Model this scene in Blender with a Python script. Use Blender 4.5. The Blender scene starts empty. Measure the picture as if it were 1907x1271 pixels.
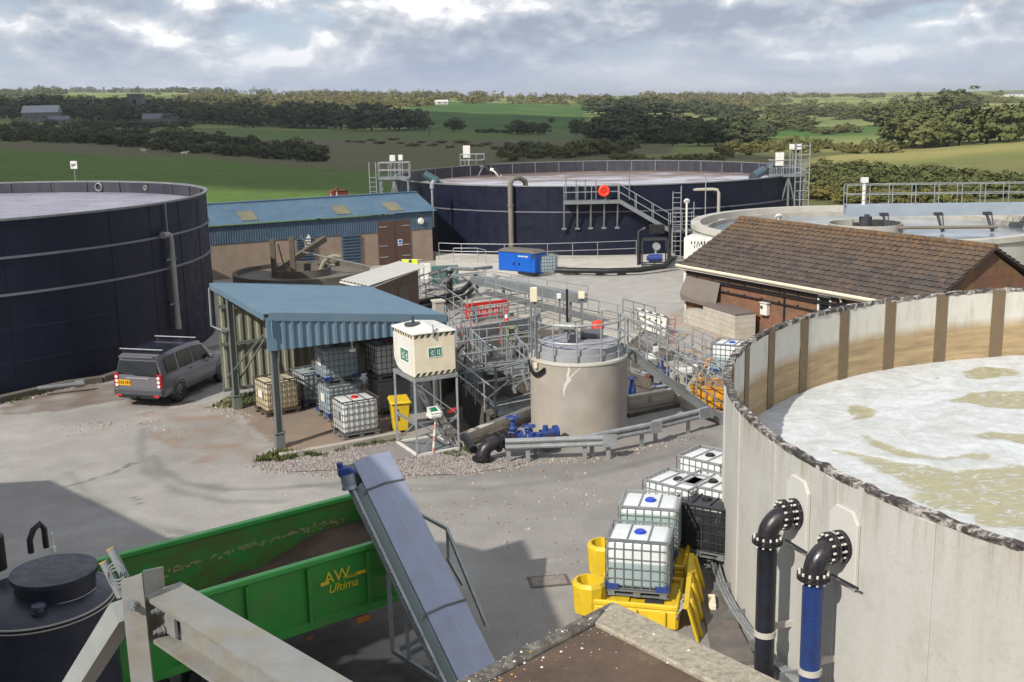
import bpy, bmesh, math, random
from mathutils import Vector, Matrix, noise
random.seed(7)
SC = bpy.context.scene
COL = SC.collection
pi = math.pi
# ------------------------------------------------------------------ camera model
F = 2080.0; PT = math.radians(12.0); RL = math.radians(1.2); H = 9.8
_cp, _sp, _cr, _sr = math.cos(PT), math.sin(PT), math.cos(RL), math.sin(RL)
FW = Vector((0, _cp, -_sp)); U0 = Vector((0, _sp, _cp)); R0 = Vector((1, 0, 0))
RR = R0 * _cr - U0 * _sr
UU = R0 * _sr + U0 * _cr
def ray(u, v): return FW + RR * ((u - 953.5) / F) - UU * ((v - 635.5) / F)
def P(u, v, z=0.0):
    d = ray(u, v); t = (z - H) / d.z
    return Vector((d.x * t, d.y * t, z))
def D(u, v, y):
    d = ray(u, v); t = y / d.y
    return Vector((d.x * t, y, H + d.z * t))
# ------------------------------------------------------------------ mesh builder
class MB:
    def __init__(s): s.v = []; s.f = []; s.mi = []; s.cur = 0
    def add(s, vs, fs):
        n = len(s.v); s.v += [tuple(q) for q in vs]
        for f in fs: s.f.append(tuple(n + i for i in f)); s.mi.append(s.cur)
        return s
    def quad(s, a, b, c, d): return s.add([a, b, c, d], [(0, 1, 2, 3)])
    def box(s, cx, cy, cz, sx, sy, sz, rz=0.0):
        c, q = math.cos(rz), math.sin(rz); vs = []
        for z in (-.5, .5):
            for x, y in ((-.5, -.5), (.5, -.5), (.5, .5), (-.5, .5)):
                X, Y = x * sx, y * sy
                vs.append((cx + X * c - Y * q, cy + X * q + Y * c, cz + z * sz))
        return s.add(vs, [(3, 2, 1, 0), (4, 5, 6, 7), (0, 1, 5, 4), (1, 2, 6, 5), (2, 3, 7, 6), (3, 0, 4, 7)])
    def bar(s, a, b, w, h=None, up=(0, 0, 1)):
        a, b = Vector(a), Vector(b); h = h or w
        d = (b - a)
        if d.length < 1e-6: return s
        d.normalize(); up = Vector(up)
        if abs(d.dot(up)) > .98: up = Vector((1, 0, 0)) if abs(d.x) < .9 else Vector((0, 1, 0))
        x = d.cross(up).normalized(); y = x.cross(d).normalized()
        vs = []
        for p in (a, b):
            for i, j in ((-.5, -.5), (.5, -.5), (.5, .5), (-.5, .5)): vs.append(p + x * (i * w) + y * (j * h))
        return s.add(vs, [(3, 2, 1, 0), (4, 5, 6, 7), (0, 1, 5, 4), (1, 2, 6, 5), (2, 3, 7, 6), (3, 0, 4, 7)])
    def tube(s, pts, r, n=8, caps=True, closed=False):
        pts = [Vector(p) for p in pts]; N = len(pts)
        rs = r if isinstance(r, (list, tuple)) else [r] * N
        vs = []; px = None
        for i, p in enumerate(pts):
            if closed: d = pts[(i + 1) % N] - pts[i - 1]
            else: d = pts[min(i + 1, N - 1)] - pts[max(i - 1, 0)]
            d = d.normalized()
            if px is None:
                up = Vector((0, 0, 1)) if abs(d.z) < .9 else Vector((1, 0, 0))
                px = d.cross(up).normalized()
            px = (px - d * px.dot(d))
            px = px.normalized() if px.length > 1e-6 else d.cross(Vector((0, 1, 0))).normalized()
            py = d.cross(px)
            for k in range(n):
                a = 2 * pi * k / n
                vs.append(p + (px * math.cos(a) + py * math.sin(a)) * rs[i])
        fs = []
        M = N if closed else N - 1
        for i in range(M):
            j = (i + 1) % N
            for k in range(n):
                l = (k + 1) % n
                fs.append((i * n + k, i * n + l, j * n + l, j * n + k))
        if caps and not closed:
            fs.append(tuple(range(n))[::-1]); fs.append(tuple((N - 1) * n + k for k in range(n)))
        return s.add(vs, fs)
    def lathe(s, c, prof, n=48, a0=0.0, a1=2 * pi):
        full = abs(a1 - a0 - 2 * pi) < 1e-6; m = n if full else n + 1; k = len(prof); vs = []
        for i in range(m):
            a = a0 + (a1 - a0) * i / n
            for r, z in prof: vs.append((c[0] + r * math.cos(a), c[1] + r * math.sin(a), (c[2] if len(c) > 2 else 0) + z))
        fs = []
        for i in range(n):
            j = (i + 1) % m
            for q in range(k - 1): fs.append((i * k + q, j * k + q, j * k + q + 1, i * k + q + 1))
        return s.add(vs, fs)
    def cyl(s, c, r, h, n=24, r2=None):
        r2 = r if r2 is None else r2
        n0 = len(s.v); s.lathe(c, [(r, 0), (r2, h)], n)
        s.f.append(tuple(n0 + 2 * i for i in range(n))[::-1]); s.mi.append(s.cur)
        s.f.append(tuple(n0 + 2 * i + 1 for i in range(n))); s.mi.append(s.cur)
        return s
    def disc(s, c, r, n=32):
        return s.add([(c[0] + r * math.cos(2 * pi * i / n), c[1] + r * math.sin(2 * pi * i / n), c[2]) for i in range(n)], [tuple(range(n))])
    def ocyl(s, a, b, r, n=12): return s.tube([a, b], r, n)
    def prism(s, poly, z0, z1):
        n = len(poly)
        vs = [(p[0], p[1], z0) for p in poly] + [(p[0], p[1], z1) for p in poly]
        fs = [tuple(range(n))[::-1], tuple(range(n, 2 * n))] + [(i, (i + 1) % n, n + (i + 1) % n, n + i) for i in range(n)]
        return s.add(vs, fs)
    def ext(s, pts, d):
        """extrude a planar 3D polygon by vector d"""
        n = len(pts); d = Vector(d); vs = [Vector(p) for p in pts] + [Vector(p) + d for p in pts]
        fs = [tuple(range(n))[::-1], tuple(range(n, 2 * n))] + [(i, (i + 1) % n, n + (i + 1) % n, n + i) for i in range(n)]
        return s.add(vs, fs)
    def xf(s, M, i0=0):
        s.v = s.v[:i0] + [tuple(M @ Vector(q)) for q in s.v[i0:]]; return s
    def build(s, name, mats, parent=None, smooth=False, bev=0.0, ang=35, sub=None):
        me = bpy.data.meshes.new(name)
        vs = s.v
        if parent is not None:
            b = base_of(parent)
            if b is not None: vs = [(x - b[0], y - b[1], z - b[2]) for x, y, z in vs]
        me.from_pydata(vs, [], s.f)
        if not isinstance(mats, (list, tuple)): mats = [mats]
        for m in mats: me.materials.append(m)
        me.polygons.foreach_set('material_index', s.mi)
        bm = bmesh.new(); bm.from_mesh(me); bmesh.ops.recalc_face_normals(bm, faces=bm.faces)
        if bev > 0:
            es = [e for e in bm.edges if len(e.link_faces) == 2 and e.calc_face_angle(0) > math.radians(ang)]
            bmesh.ops.bevel(bm, geom=es, offset=bev, segments=1, affect='EDGES', clamp_overlap=True)
        bm.to_mesh(me); bm.free()
        if smooth:
            me.polygons.foreach_set('use_smooth', [True] * len(me.polygons))
            try: me.set_sharp_from_angle(angle=math.radians(ang))
            except Exception: pass
        o = bpy.data.objects.new(name, me); COL.objects.link(o)
        if parent is not None: o.parent = parent
        return o
WBASE = {}
def base_of(o):
    while o.parent is not None: o = o.parent
    return WBASE.get(o.name)
def tag(o, label=None, cat=None, group=None, kind=None):
    if label: o['label'] = label
    if cat: o['category'] = cat
    if group: o['group'] = group
    if kind: o['kind'] = kind
    return o
def thing(name, label, cat, loc=(0, 0, 0), rz=0.0, group=None, world=True):
    o = bpy.data.objects.new(name, None); COL.objects.link(o); o.empty_display_size = .3
    o.location = loc
    if not world: o.rotation_euler = (0, 0, rz)
    else: WBASE[o.name] = tuple(loc)
    return tag(o, label, cat, group)
def kids(o): return [c for c in bpy.data.objects if c.parent == o]
def dup(root, loc, rz=0.0, label=None, group=None, sc=None):
    def cp(o, par):
        c = o.copy(); COL.objects.link(c)
        if par is not None: c.parent = par
        for ch in KIDS[o.name]: cp(ch, c)
        return c
    def reg(o):
        KIDS[o.name] = kids(o)
        for ch in KIDS[o.name]: reg(ch)
    if root.name not in KIDS: reg(root)
    r = cp(root, None); r.location = loc; r.rotation_euler = (0, 0, rz)
    if sc is not None: r.scale = sc if isinstance(sc, tuple) else (sc, sc, sc)
    return tag(r, label, None, group)
KIDS = {}
# ------------------------------------------------------------------ materials
def lin(r, g=None, b=None):
    if g is None: r, g, b = r
    f = lambda x: (x / 255 / 12.92) if x / 255 <= .04045 else ((x / 255 + .055) / 1.055) ** 2.4
    return (f(r), f(g), f(b), 1)
class NT:
    def __init__(s, name):
        s.m = bpy.data.materials.new(name); s.m.use_nodes = True; s.t = s.m.node_tree; s.n = s.t.nodes; s.l = s.t.links
        s.bs = s.n['Principled BSDF']; s.co = None
    def N(s, typ, **k):
        n = s.n.new(typ)
        for a, b in k.items():
            if a.startswith('i_'):
                key = a[2:]; key = int(key) if key.isdigit() else key.replace('_', ' ')
                n.inputs[key].default_value = b
            else: setattr(n, a, b)
        return n
    def L(s, a, b): s.l.new(a, b)
    def coord(s, kind='Object', scale=None):
        t = s.n.new('ShaderNodeTexCoord'); o = t.outputs[kind]
        if scale:
            mp = s.n.new('ShaderNodeMapping'); mp.inputs['Scale'].default_value = scale; s.L(o, mp.inputs['Vector']); o = mp.outputs[0]
        return o
    def noise(s, scale, detail=4, rough=.55, vec=None, dist=0.0, stretch=None):
        n = s.n.new('ShaderNodeTexNoise'); n.inputs['Scale'].default_value = scale; n.inputs['Detail'].default_value = detail
        n.inputs['Roughness'].default_value = rough; n.inputs['Distortion'].default_value = dist
        s.L(vec if vec is not None else s.coord(scale=stretch), n.inputs['Vector'])
        return n.outputs['Fac']
    def ramp(s, fac, stops, interp='LINEAR'):
        r = s.n.new('ShaderNodeValToRGB'); r.color_ramp.interpolation = interp; e = r.color_ramp.elements
        while len(e) < len(stops): e.new(.5)
        for q, (p, c) in zip(e, stops):
            q.position = p; q.color = c if isinstance(c, (tuple, list)) else (c, c, c, 1)
        s.L(fac, r.inputs[0]); return r.outputs[0]
    def mix(s, fac, a, b, mode='MIX'):
        n = s.n.new('ShaderNodeMix'); n.data_type = 'RGBA'; n.blend_type = mode
        if isinstance(fac, (int, float)): n.inputs[0].default_value = fac
        else: s.L(fac, n.inputs[0])
        for k, x in ((6, a), (7, b)):
            if isinstance(x, (tuple, list)): n.inputs[k].default_value = x
            else: s.L(x, n.inputs[k])
        return n.outputs[2]
    def math(s, op, a, b=None, c=None):
        n = s.n.new('ShaderNodeMath'); n.operation = op
        for k, x in enumerate((a, b, c)):
            if x is None: continue
            if isinstance(x, (int, float)): n.inputs[k].default_value = x
            else: s.L(x, n.inputs[k])
        return n.outputs[0]
    def bump(s, h, strength=.3, dist=.02):
        b = s.n.new('ShaderNodeBump'); b.inputs['Strength'].default_value = strength; b.inputs['Distance'].default_value = dist
        s.L(h, b.inputs['Height']); s.L(b.outputs[0], s.bs.inputs['Normal'])
    def base(s, c):
        if isinstance(c, (tuple, list)): s.bs.inputs['Base Color'].default_value = c
        else: s.L(c, s.bs.inputs['Base Color'])
    def set(s, **k):
        for a, b in k.items():
            s.bs.inputs[a.replace('_', ' ')].default_value = b
        return s.m
def sc(c, k): return (min(1, c[0] * k), min(1, c[1] * k), min(1, c[2] * k), 1)
def mat(name, col, rough=.6, metal=0.0, var=.18, vs=1.5, dirt=None, dirt_amt=.5, dirt_scale=2.0, bump=.15, bs=30, fine=.10, streak=False):
    """weathered single colour: broad tone variation, fine grain, optional dirt patches/streaks"""
    t = NT(name); 
    a = t.noise(vs, 3)
    c = t.mix(a, sc(col, 1 - var * 1.6), sc(col, 1 + var))
    f = t.noise(60, 3, .7)
    c = t.mix(f, t.mix(1.0, c, (1 - fine * 2,) * 3 + (1,), 'MULTIPLY'), c)
    if dirt:
        d = t.noise(dirt_scale, 6, .65, stretch=(3, 3, .35) if streak else None)
        fac = t.ramp(d, [(.45, 0), (.72, dirt_amt)])
        c = t.mix(fac, c, dirt)
    t.base(c); t.set(Roughness=rough, Metallic=metal)
    r = t.ramp(t.noise(vs * 4, 3), [(.3, max(0, rough - .12)), (.7, min(1, rough + .12))]); t.L(r, t.bs.inputs['Roughness'])
    if bump: t.bump(t.noise(bs, 4, .6), bump, .01)
    return t.m
def plain(name, col, rough=.5, metal=0.0): 
    return mat(name, col, rough, metal, var=.08, fine=.05, bump=.05)
M = {}
M['galv'] = mat('galvanised_steel', lin(172, 176, 178), .5, .45, var=.2, vs=3, dirt=lin(110, 100, 85), dirt_amt=.4, dirt_scale=5)
M['galvdull'] = mat('dull_galvanised_steel', lin(132, 137, 138), .65, .2, var=.25, vs=2, dirt=lin(88, 80, 66), dirt_amt=.6, dirt_scale=4)
M['navy'] = mat('navy_enamel_steel', (.005, .007, .024, 1), .5, 0, var=.25, vs=.5, dirt=(.010, .012, .02, 1), dirt_amt=.4, dirt_scale=1.2, bump=.03, streak=True)
M['navyin'] = mat('navy_enamel_inside', (.034, .034, .05, 1), .5, 0, var=.35, vs=.7, dirt=(.07, .06, .06, 1), dirt_amt=.6, dirt_scale=1.2, bump=.05, streak=True)
M['hoop'] = mat('hoop_steel', lin(120, 120, 130), .55, .3)
M['conc'] = mat('weathered_concrete', lin(176, 171, 160), .9, 0, var=.16, vs=.9, dirt=lin(120, 108, 88), dirt_amt=.5, dirt_scale=1.6, bump=.3, bs=25)
M['concpale'] = mat('pale_concrete', lin(192, 188, 178), .9, 0, var=.1, vs=.7, dirt=lin(150, 138, 114), dirt_amt=.45, dirt_scale=1.1, bump=.25, bs=25)
M['concdark'] = mat('dark_damp_concrete', lin(105, 98, 88), .9, 0, var=.3, vs=1.2, dirt=lin(60, 52, 40), dirt_amt=.7, dirt_scale=2, bump=.4)
M['navy'].node_tree.nodes['Principled BSDF'].inputs['Specular IOR Level'].default_value = .3
M['black'] = mat('black_rubber', (.012, .012, .014, 1), .5, 0, var=.3, bump=.1)
M['blackpipe'] = mat('black_pipe_paint', (.02, .02, .026, 1), .35, .1, var=.4, vs=4, dirt=(.1, .06, .05, 1), dirt_amt=.4, dirt_scale=7)
M['white'] = mat('white_paint', lin(226, 224, 216), .5, 0, var=.06, dirt=lin(170, 160, 140), dirt_amt=.35, dirt_scale=3, bump=.05)
M['cream'] = mat('cream_plastic', lin(236, 224, 196), .5, 0, var=.07, dirt=lin(180, 150, 110), dirt_amt=.3, dirt_scale=2.5, bump=.05)
M['yellow'] = mat('yellow_plastic', lin(224, 190, 36), .5, 0, var=.1, dirt=lin(150, 120, 50), dirt_amt=.4, dirt_scale=4, bump=.05)
M['red'] = plain('red_plastic', lin(200, 30, 34), .45)
M['orange'] = plain('orange_plastic', lin(230, 60, 30), .5)
M['bluepaint'] = mat('blue_valve_paint', lin(44, 70, 142), .5, .1, var=.25, vs=8, dirt=lin(70, 74, 90), dirt_amt=.4, dirt_scale=9)
M['bluegen'] = mat('blue_canopy_paint', lin(14, 92, 190), .4, 0, var=.1, vs=1)
M['rust'] = mat('rusty_steel', lin(110, 70, 46), .85, .1, var=.3, vs=6)
M['wood'] = mat('grey_timber', lin(96, 87, 72), .85, 0, var=.3, vs=6, dirt=lin(70, 58, 44), dirt_amt=.5)
M['glass'] = plain('dark_glass', (.012, .014, .016, 1), .08)
M['darkgrey'] = plain('dark_grey_paint', lin(60, 62, 66), .5, .1)
M['green_sign'] = plain('green_sign_face', lin(20, 110, 80), .5)
M['sign_white'] = plain('white_sign_ink', lin(232, 234, 230), .5)
M['hazblack'] = plain('stripe_dark_paint', lin(62, 66, 48), .6)
# ------------------------------------------------------------------ camera / light / sky
cam = bpy.data.cameras.new('camera'); co = bpy.data.objects.new('camera', cam); COL.objects.link(co)
cam.sensor_width = 36; cam.lens = 36 * F / 1907; cam.clip_start = .05; cam.clip_end = 20000
co.matrix_world = Matrix(((RR.x, UU.x, -FW.x, 0), (RR.y, UU.y, -FW.y, 0), (RR.z, UU.z, -FW.z, H), (0, 0, 0, 1)))
SC.camera = co
SC.view_settings.view_transform = 'Standard'; SC.view_settings.look = 'None'; SC.view_settings.exposure = EXPO = 0.35; SC.view_settings.gamma = 1
SUN = Vector((-.62, -.78, 0)).normalized() * math.cos(math.radians(38)); SUN.z = math.sin(math.radians(38))
sl = bpy.data.lights.new('sun', 'SUN'); sl.energy = 4.0; sl.angle = math.radians(.5); sl.color = (1, .95, .87)
so = bpy.data.objects.new('sun', sl); COL.objects.link(so); so.rotation_euler = (-SUN).to_track_quat('-Z', 'Y').to_euler(); so.location = (-30, -30, 40)
w = bpy.data.worlds.new('World'); SC.world = w; w.use_nodes = True
def world():
    t = w.node_tree; n = t.nodes; l = t.links; bg = n['Background']; bg.inputs[1].default_value = .1
    def N(typ, **k):
        q = n.new(typ)
        for a, b in k.items(): setattr(q, a, b)
        return q
    sky = N('ShaderNodeTexSky', sky_type='NISHITA'); sky.sun_disc = False
    sky.sun_elevation = math.radians(38); sky.sun_rotation = math.atan2(SUN.x, SUN.y)
    def mth(op, a, b=None):
        q = N('ShaderNodeMath', operation=op)
        for i, x in enumerate((a, b)):
            if x is None: continue
            if isinstance(x, (int, float)): q.inputs[i].default_value = x
            else: l.new(x, q.inputs[i])
        return q.outputs[0]
    tc = N('ShaderNodeTexCoord'); sp = N('ShaderNodeSeparateXYZ'); l.new(tc.outputs['Generated'], sp.inputs[0])
    def nz(scale, det, rough, loc, dist=0.0, sx=1.0, sz=3.0):
        mp = N('ShaderNodeMapping'); mp.inputs['Location'].default_value = loc; mp.inputs['Scale'].default_value = (sx, sx, sz); l.new(tc.outputs['Generated'], mp.inputs[0])
        q = N('ShaderNodeTexNoise'); q.inputs['Scale'].default_value = scale; q.inputs['Detail'].default_value = det; q.inputs['Roughness'].default_value = rough; q.inputs['Distortion'].default_value = dist
        l.new(mp.outputs[0], q.inputs['Vector']); return q.outputs['Fac']
    def rp(f, st):
        r = N('ShaderNodeValToRGB'); e = r.color_ramp.elements
        while len(e) < len(st): e.new(.5)
        for q, (p, c) in zip(e, st): q.position = p; q.color = (*c[:3], 1)
        l.new(f, r.inputs[0]); return r.outputs[0]
    def mx(f, a, b, mode='MIX'):
        q = N('ShaderNodeMix', data_type='RGBA', blend_type=mode)
        if isinstance(f, (int, float)): q.inputs[0].default_value = f
        else: l.new(f, q.inputs[0])
        for i, x in ((6, a), (7, b)):
            if isinstance(x, tuple): q.inputs[i].default_value = x
            else: l.new(x, q.inputs[i])
        return q.outputs[2]
    K = 10.0 * SKYK
    g = lambda *c: tuple(x * K for x in lin(*c)[:3])
    big = nz(5.0, 3, .5, (3.1, 1.7, .4), .2, 1.0, 3.2)
    sm = nz(13, 9, .58, (.3, 5.2, 1), .15, 1.0, 2.0)
    both = mth('ADD', mth('MULTIPLY', big, .5), mth('MULTIPLY', sm, .5))
    # the same field sampled a little higher gives the sunlit tops against grey bases
    sm2 = nz(13, 9, .58, (.3, 5.2, 1.03), .15, 1.0, 2.0); big2 = nz(5.0, 3, .5, (3.1, 1.7, .44), .2, 1.0, 3.2)
    up_ = mth('ADD', mth('MULTIPLY', big2, .5), mth('MULTIPLY', sm2, .5)); edge = mth('SUBTRACT', both, up_)
    sh = mth('ADD', mth('MULTIPLY', edge, 4.1), mth('MULTIPLY', mth('SUBTRACT', both, .5), -.9))
    cloud = rp(mth('ADD', sh, .5), [(.2, g(152, 161, 178)), (.42, g(174, 182, 194)), (.6, g(204, 207, 213)), (.76, g(244, 245, 247))])
    blue = mx(.6, mx(1.0, sky.outputs[0], (1.25 * SKYK, 1.25 * SKYK, 1.25 * SKYK, 1), 'MULTIPLY'), (*g(156, 174, 204), 1))
    c = mx(rp(both, [(.40, (.75,) * 3), (.48, (0, 0, 0))]), cloud, blue)
    veil = rp(mth('MAXIMUM', sp.outputs[2], 0.0), [(0.0, (.9,) * 3), (.022, (.75,) * 3), (.06, (0,) * 3)])
    low = rp(nz(7, 6, .6, (1.2, 9.1, 5), .2, 1, 6), [(.35, g(196, 201, 212)), (.65, g(160, 172, 196))])
    c = mx(veil, c, low)
    l.new(c, bg.inputs[0])
SKYK = 1.0
world()
# ------------------------------------------------------------------ terrain
US = [-700, 0, 350, 600, 800, 1100, 1400, 1600, 1907, 2600]
TT = {  # distance: target row of the surface for each column above
 150: [285, 283, 294, 312, 345, 345, 340, 318, 285, 262],
 185: [292, 290, 300, 318, 330, 322, 306, 290, 262, 245],
 250: [266, 264, 270, 285, 295, 290, 282, 276, 262, 246],
 350: [250, 247, 252, 262, 262, 262, 258, 256, 246, 238],
 500: [236, 233, 236, 240, 238, 238, 236, 233, 222, 214],
 700: [212, 211, 206, 212, 201, 212, 214, 206, 199, 195],
 1000: [188, 187, 183, 190, 187, 192, 194, 188, 184, 182],
 1500: [172, 172, 172, 178, 180, 181, 180, 175, 168, 166],
 2600: [172, 173, 174, 178, 181, 180, 178, 174, 169, 168]}
TD = sorted(TT)
RT = [95] + TD
def smooth(a): return a * a * (3 - 2 * a)
def tz(x, y):
    """terrain height at a plan position"""
    if y < 95: return 0.0
    u = 953.5 + F * (x / y) * .98
    u = max(US[0], min(US[-1] - 1e-3, u)); i = max(k for k in range(len(US) - 1) if US[k] <= u); a = smooth((u - US[i]) / (US[i + 1] - US[i]))
    def h(k, d):
        if d == 95: return 0.0
        return D(max(-700, min(2600, US[k])), TT[d][k], d).z
    yy = min(y, 2599.9); j = max(k for k in range(len(RT) - 1) if RT[k] <= yy)
    b = (math.log(yy) - math.log(RT[j])) / (math.log(RT[j + 1]) - math.log(RT[j])); b = smooth(b) * .6 + b * .4
    z = 0
    for k, wk in ((i, 1 - a), (i + 1, a)): z += wk * (h(k, RT[j]) * (1 - b) + h(k, RT[j + 1]) * b)
    return z + (noise.noise(Vector((x, y, 0)) * .02)) * min(1, (y - 95) / 60) * .6
def field_col(x, y):
    """real cover of the land: pasture, rough grass, ploughed strip (linear colour)"""
    u = 953.5 + F * (x / max(y, 1)) * .98
    n = noise.noise(Vector((x * .008, y * .008, 3)))
    past = (.1, .165, .04); rough = (.125, .13, .055); dry = (.33, .29, .11); brn = (.145, .135, .08); hay = (.27, .28, .1); dk = (.03, .05, .016)
    n2 = noise.noise(Vector((x * .03, y * .03, 9)))
    def mx(a, b, t): t = max(0, min(1, t)); return tuple(p + (q - p) * t for p, q in zip(a, b))
    if y < 100: return mx(past, rough, .2 + n2)
    if u < 780 and y < 190: return mx(past, rough, .12 + n2 * .5)
    if u > 1490 and y < 200: return mx(mx(dry, (.17, .2, .06), .3 + n2), rough, (170 - y) / 60)
    if y < 240: return mx(rough, brn if u < 1150 else dry, .4 + n2 * 1.5)
    if y < 360:
        return mx(rough, brn, .5 + n2) if u < 1250 else mx(past, hay, .3 + n)
    if y < 480: return mx(past, rough, .4 + n2) if u < 1250 else mx((.07, .14, .03), hay, .2 + n)
    if 780 < u < 1100 and y < 900: return mx((.05, .115, .03), past, .3 + n2)
    if u > 1250: return mx(hay, (.16, .2, .07), .5 + n * 2)
    return mx(hay, past, .4 + n * 2)
def terrain():
    m = MB(); thetas = [math.radians(-72 + 144 * i / 260) for i in range(261)]
    rs = [95 * (2800 / 95) ** (k / 150) for k in range(151)] + [5000, 9000]
    cols = []
    for r in rs:
        for th in thetas:
            y = r; x = math.tan(th * .96) * r
            m.v.append((x, y, tz(x, y) if r < 2900 else tz(x * 2600 / r, 2600) * 1.0 - (r - 2600) * .004)); cols.append(field_col(x, y))
    K = len(thetas)
    for i in range(len(rs) - 1):
        for j in range(K - 1): m.f.append((i * K + j, i * K + j + 1, (i + 1) * K + j + 1, (i + 1) * K + j)); m.mi.append(0)
    t = NT('field_grass'); at = t.N('ShaderNodeAttribute', attribute_name='Col')
    a = t.noise(.35, 6, .7); b = t.noise(3.0, 4, .7)
    c = t.mix(a, t.mix(1.0, at.outputs['Color'], (.6, .62, .6, 1), 'MULTIPLY'), t.mix(1.0, at.outputs['Color'], (1.35, 1.3, 1.3, 1), 'MULTIPLY'))
    c = t.mix(t.ramp(b, [(.4, 0), (.7, .5)]), c, t.mix(1.0, c, (.6, .6, .5, 1), 'MULTIPLY'))
    t.base(c); t.set(Roughness=.95); t.bs.inputs['Specular IOR Level'].default_value = .1
    t.bump(b, .6, .25)
    o = m.build('terrain', t.m, smooth=True, ang=80)
    ca = o.data.color_attributes.new('Col', 'FLOAT_COLOR', 'POINT')
    ca.data.foreach_set('color', [q for c in cols for q in (*c, 1)])
    tag(o, 'rolling green fields and valley beyond the works', kind='structure')
terrain()
# ------------------------------------------------------------------ yard
PIT = [(-1.45, 31.35), (.55, 34.15), (3.6, 34.2), (6.2, 35.9), (7.0, 40.5), (4.6, 46.5), (-1.4, 48.6), (-3.3, 40.0), (-2.6, 34.6)]
def inpoly(x, y, poly):
    c = False; j = len(poly) - 1
    for i in range(len(poly)):
        xi, yi = poly[i][:2]; xj, yj = poly[j][:2]
        if (yi > y) != (yj > y) and x < (xj - xi) * (y - yi) / (yj - yi) + xi: c = not c
        j = i
    return c
def segd(x, y, a, b):
    dx, dy = b[0] - a[0], b[1] - a[1]; t = max(0, min(1, ((x - a[0]) * dx + (y - a[1]) * dy) / (dx * dx + dy * dy + 1e-9)))
    return math.hypot(x - a[0] - t * dx, y - a[1] - t * dy)
def pld(x, y, pl): return min(segd(x, y, pl[i], pl[i + 1]) for i in range(len(pl) - 1))
def px(*uv): return [tuple(P(u, v)[:2]) for u, v in uv]
TRK = [(px((285, 850), (300, 875), (345, 900), (420, 912), (520, 910), (640, 900)), .22, .66),
       (px((268, 800), (262, 840), (275, 880), (330, 915), (420, 935), (520, 935)), .2, .74),
       (px((130, 880), (170, 930), (240, 965), (320, 990), (400, 1000)), .2, .74),
       (px((750, 880), (860, 885), (1000, 880), (1120, 866), (1300, 820)), .8, .8),
       (px((760, 905), (900, 910), (1080, 890), (1330, 830)), .25, .78),
       (px((900, 925), (1000, 950), (1100, 960), (1200, 935)), .5, .92),
       (px((560, 905), (700, 912), (820, 915)), .15, .8),
       (px((640, 960), (800, 945), (950, 930)), .5, .93)]
CRK = [px((128, 905), (170, 893), (215, 880), (235, 870), (250, 864)), px((235, 870), (246, 862)), px((310, 1000), (330, 1010), (345, 1030)), px((250, 955), (265, 940), (250, 925))]
G_ASPH = (.27, .255, .24); G_DUST = (.37, .355, .33); G_BRN = (.17, .13, .105); G_SLAB = (.31, .225, .16); G_PALE = (.36, .345, .32); G_GRASS = (.05, .075, .02)
BRNSTRIP = px((0, 745), (0, 775), (100, 768), (210, 748), (330, 760), (430, 690), (400, 640), (200, 700))
SLAB = px((440, 760), (430, 742), (620, 700), (760, 740), (760, 812), (610, 843), (530, 850))
BROWN2 = px((250, 770), (420, 745), (520, 850), (420, 870), (300, 810))
SHADE_STAIN = [px((300, 1300), (480, 1190), (600, 1130), (740, 1090), (800, 1130), (784, 1171), (727, 1189), (677, 1207), (617, 1239), (560, 1300)), px((590, 1290), (624, 1242), (655, 1230), (699, 1226), (784, 1239), (830, 1262), (860, 1290))]  # sludge-dark ground with shade painted in: under the trailer, and a round tank shadow
FARAP = px((830, 560), (880, 500), (1290, 486), (1290, 560), (1200, 620), (1000, 560))
KPALE = px((1250, 580), (1240, 650), (1330, 740), (1420, 700), (1400, 625))
GRS1 = [px((460, 862), (520, 843), (560, 843), (600, 850), (530, 862)), px((600, 850), (640, 832), (740, 818), (742, 824), (650, 838), (600, 856)),
        px((815, 846), (870, 832), (890, 845), (850, 853)), px((395, 757), (430, 737), (500, 725), (560, 735), (480, 752), (420, 762)),
        px((770, 560), (880, 553), (890, 575), (800, 590)), px((0, 745), (130, 712), (215, 690), (215, 700), (130, 722), (0, 756))]
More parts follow.
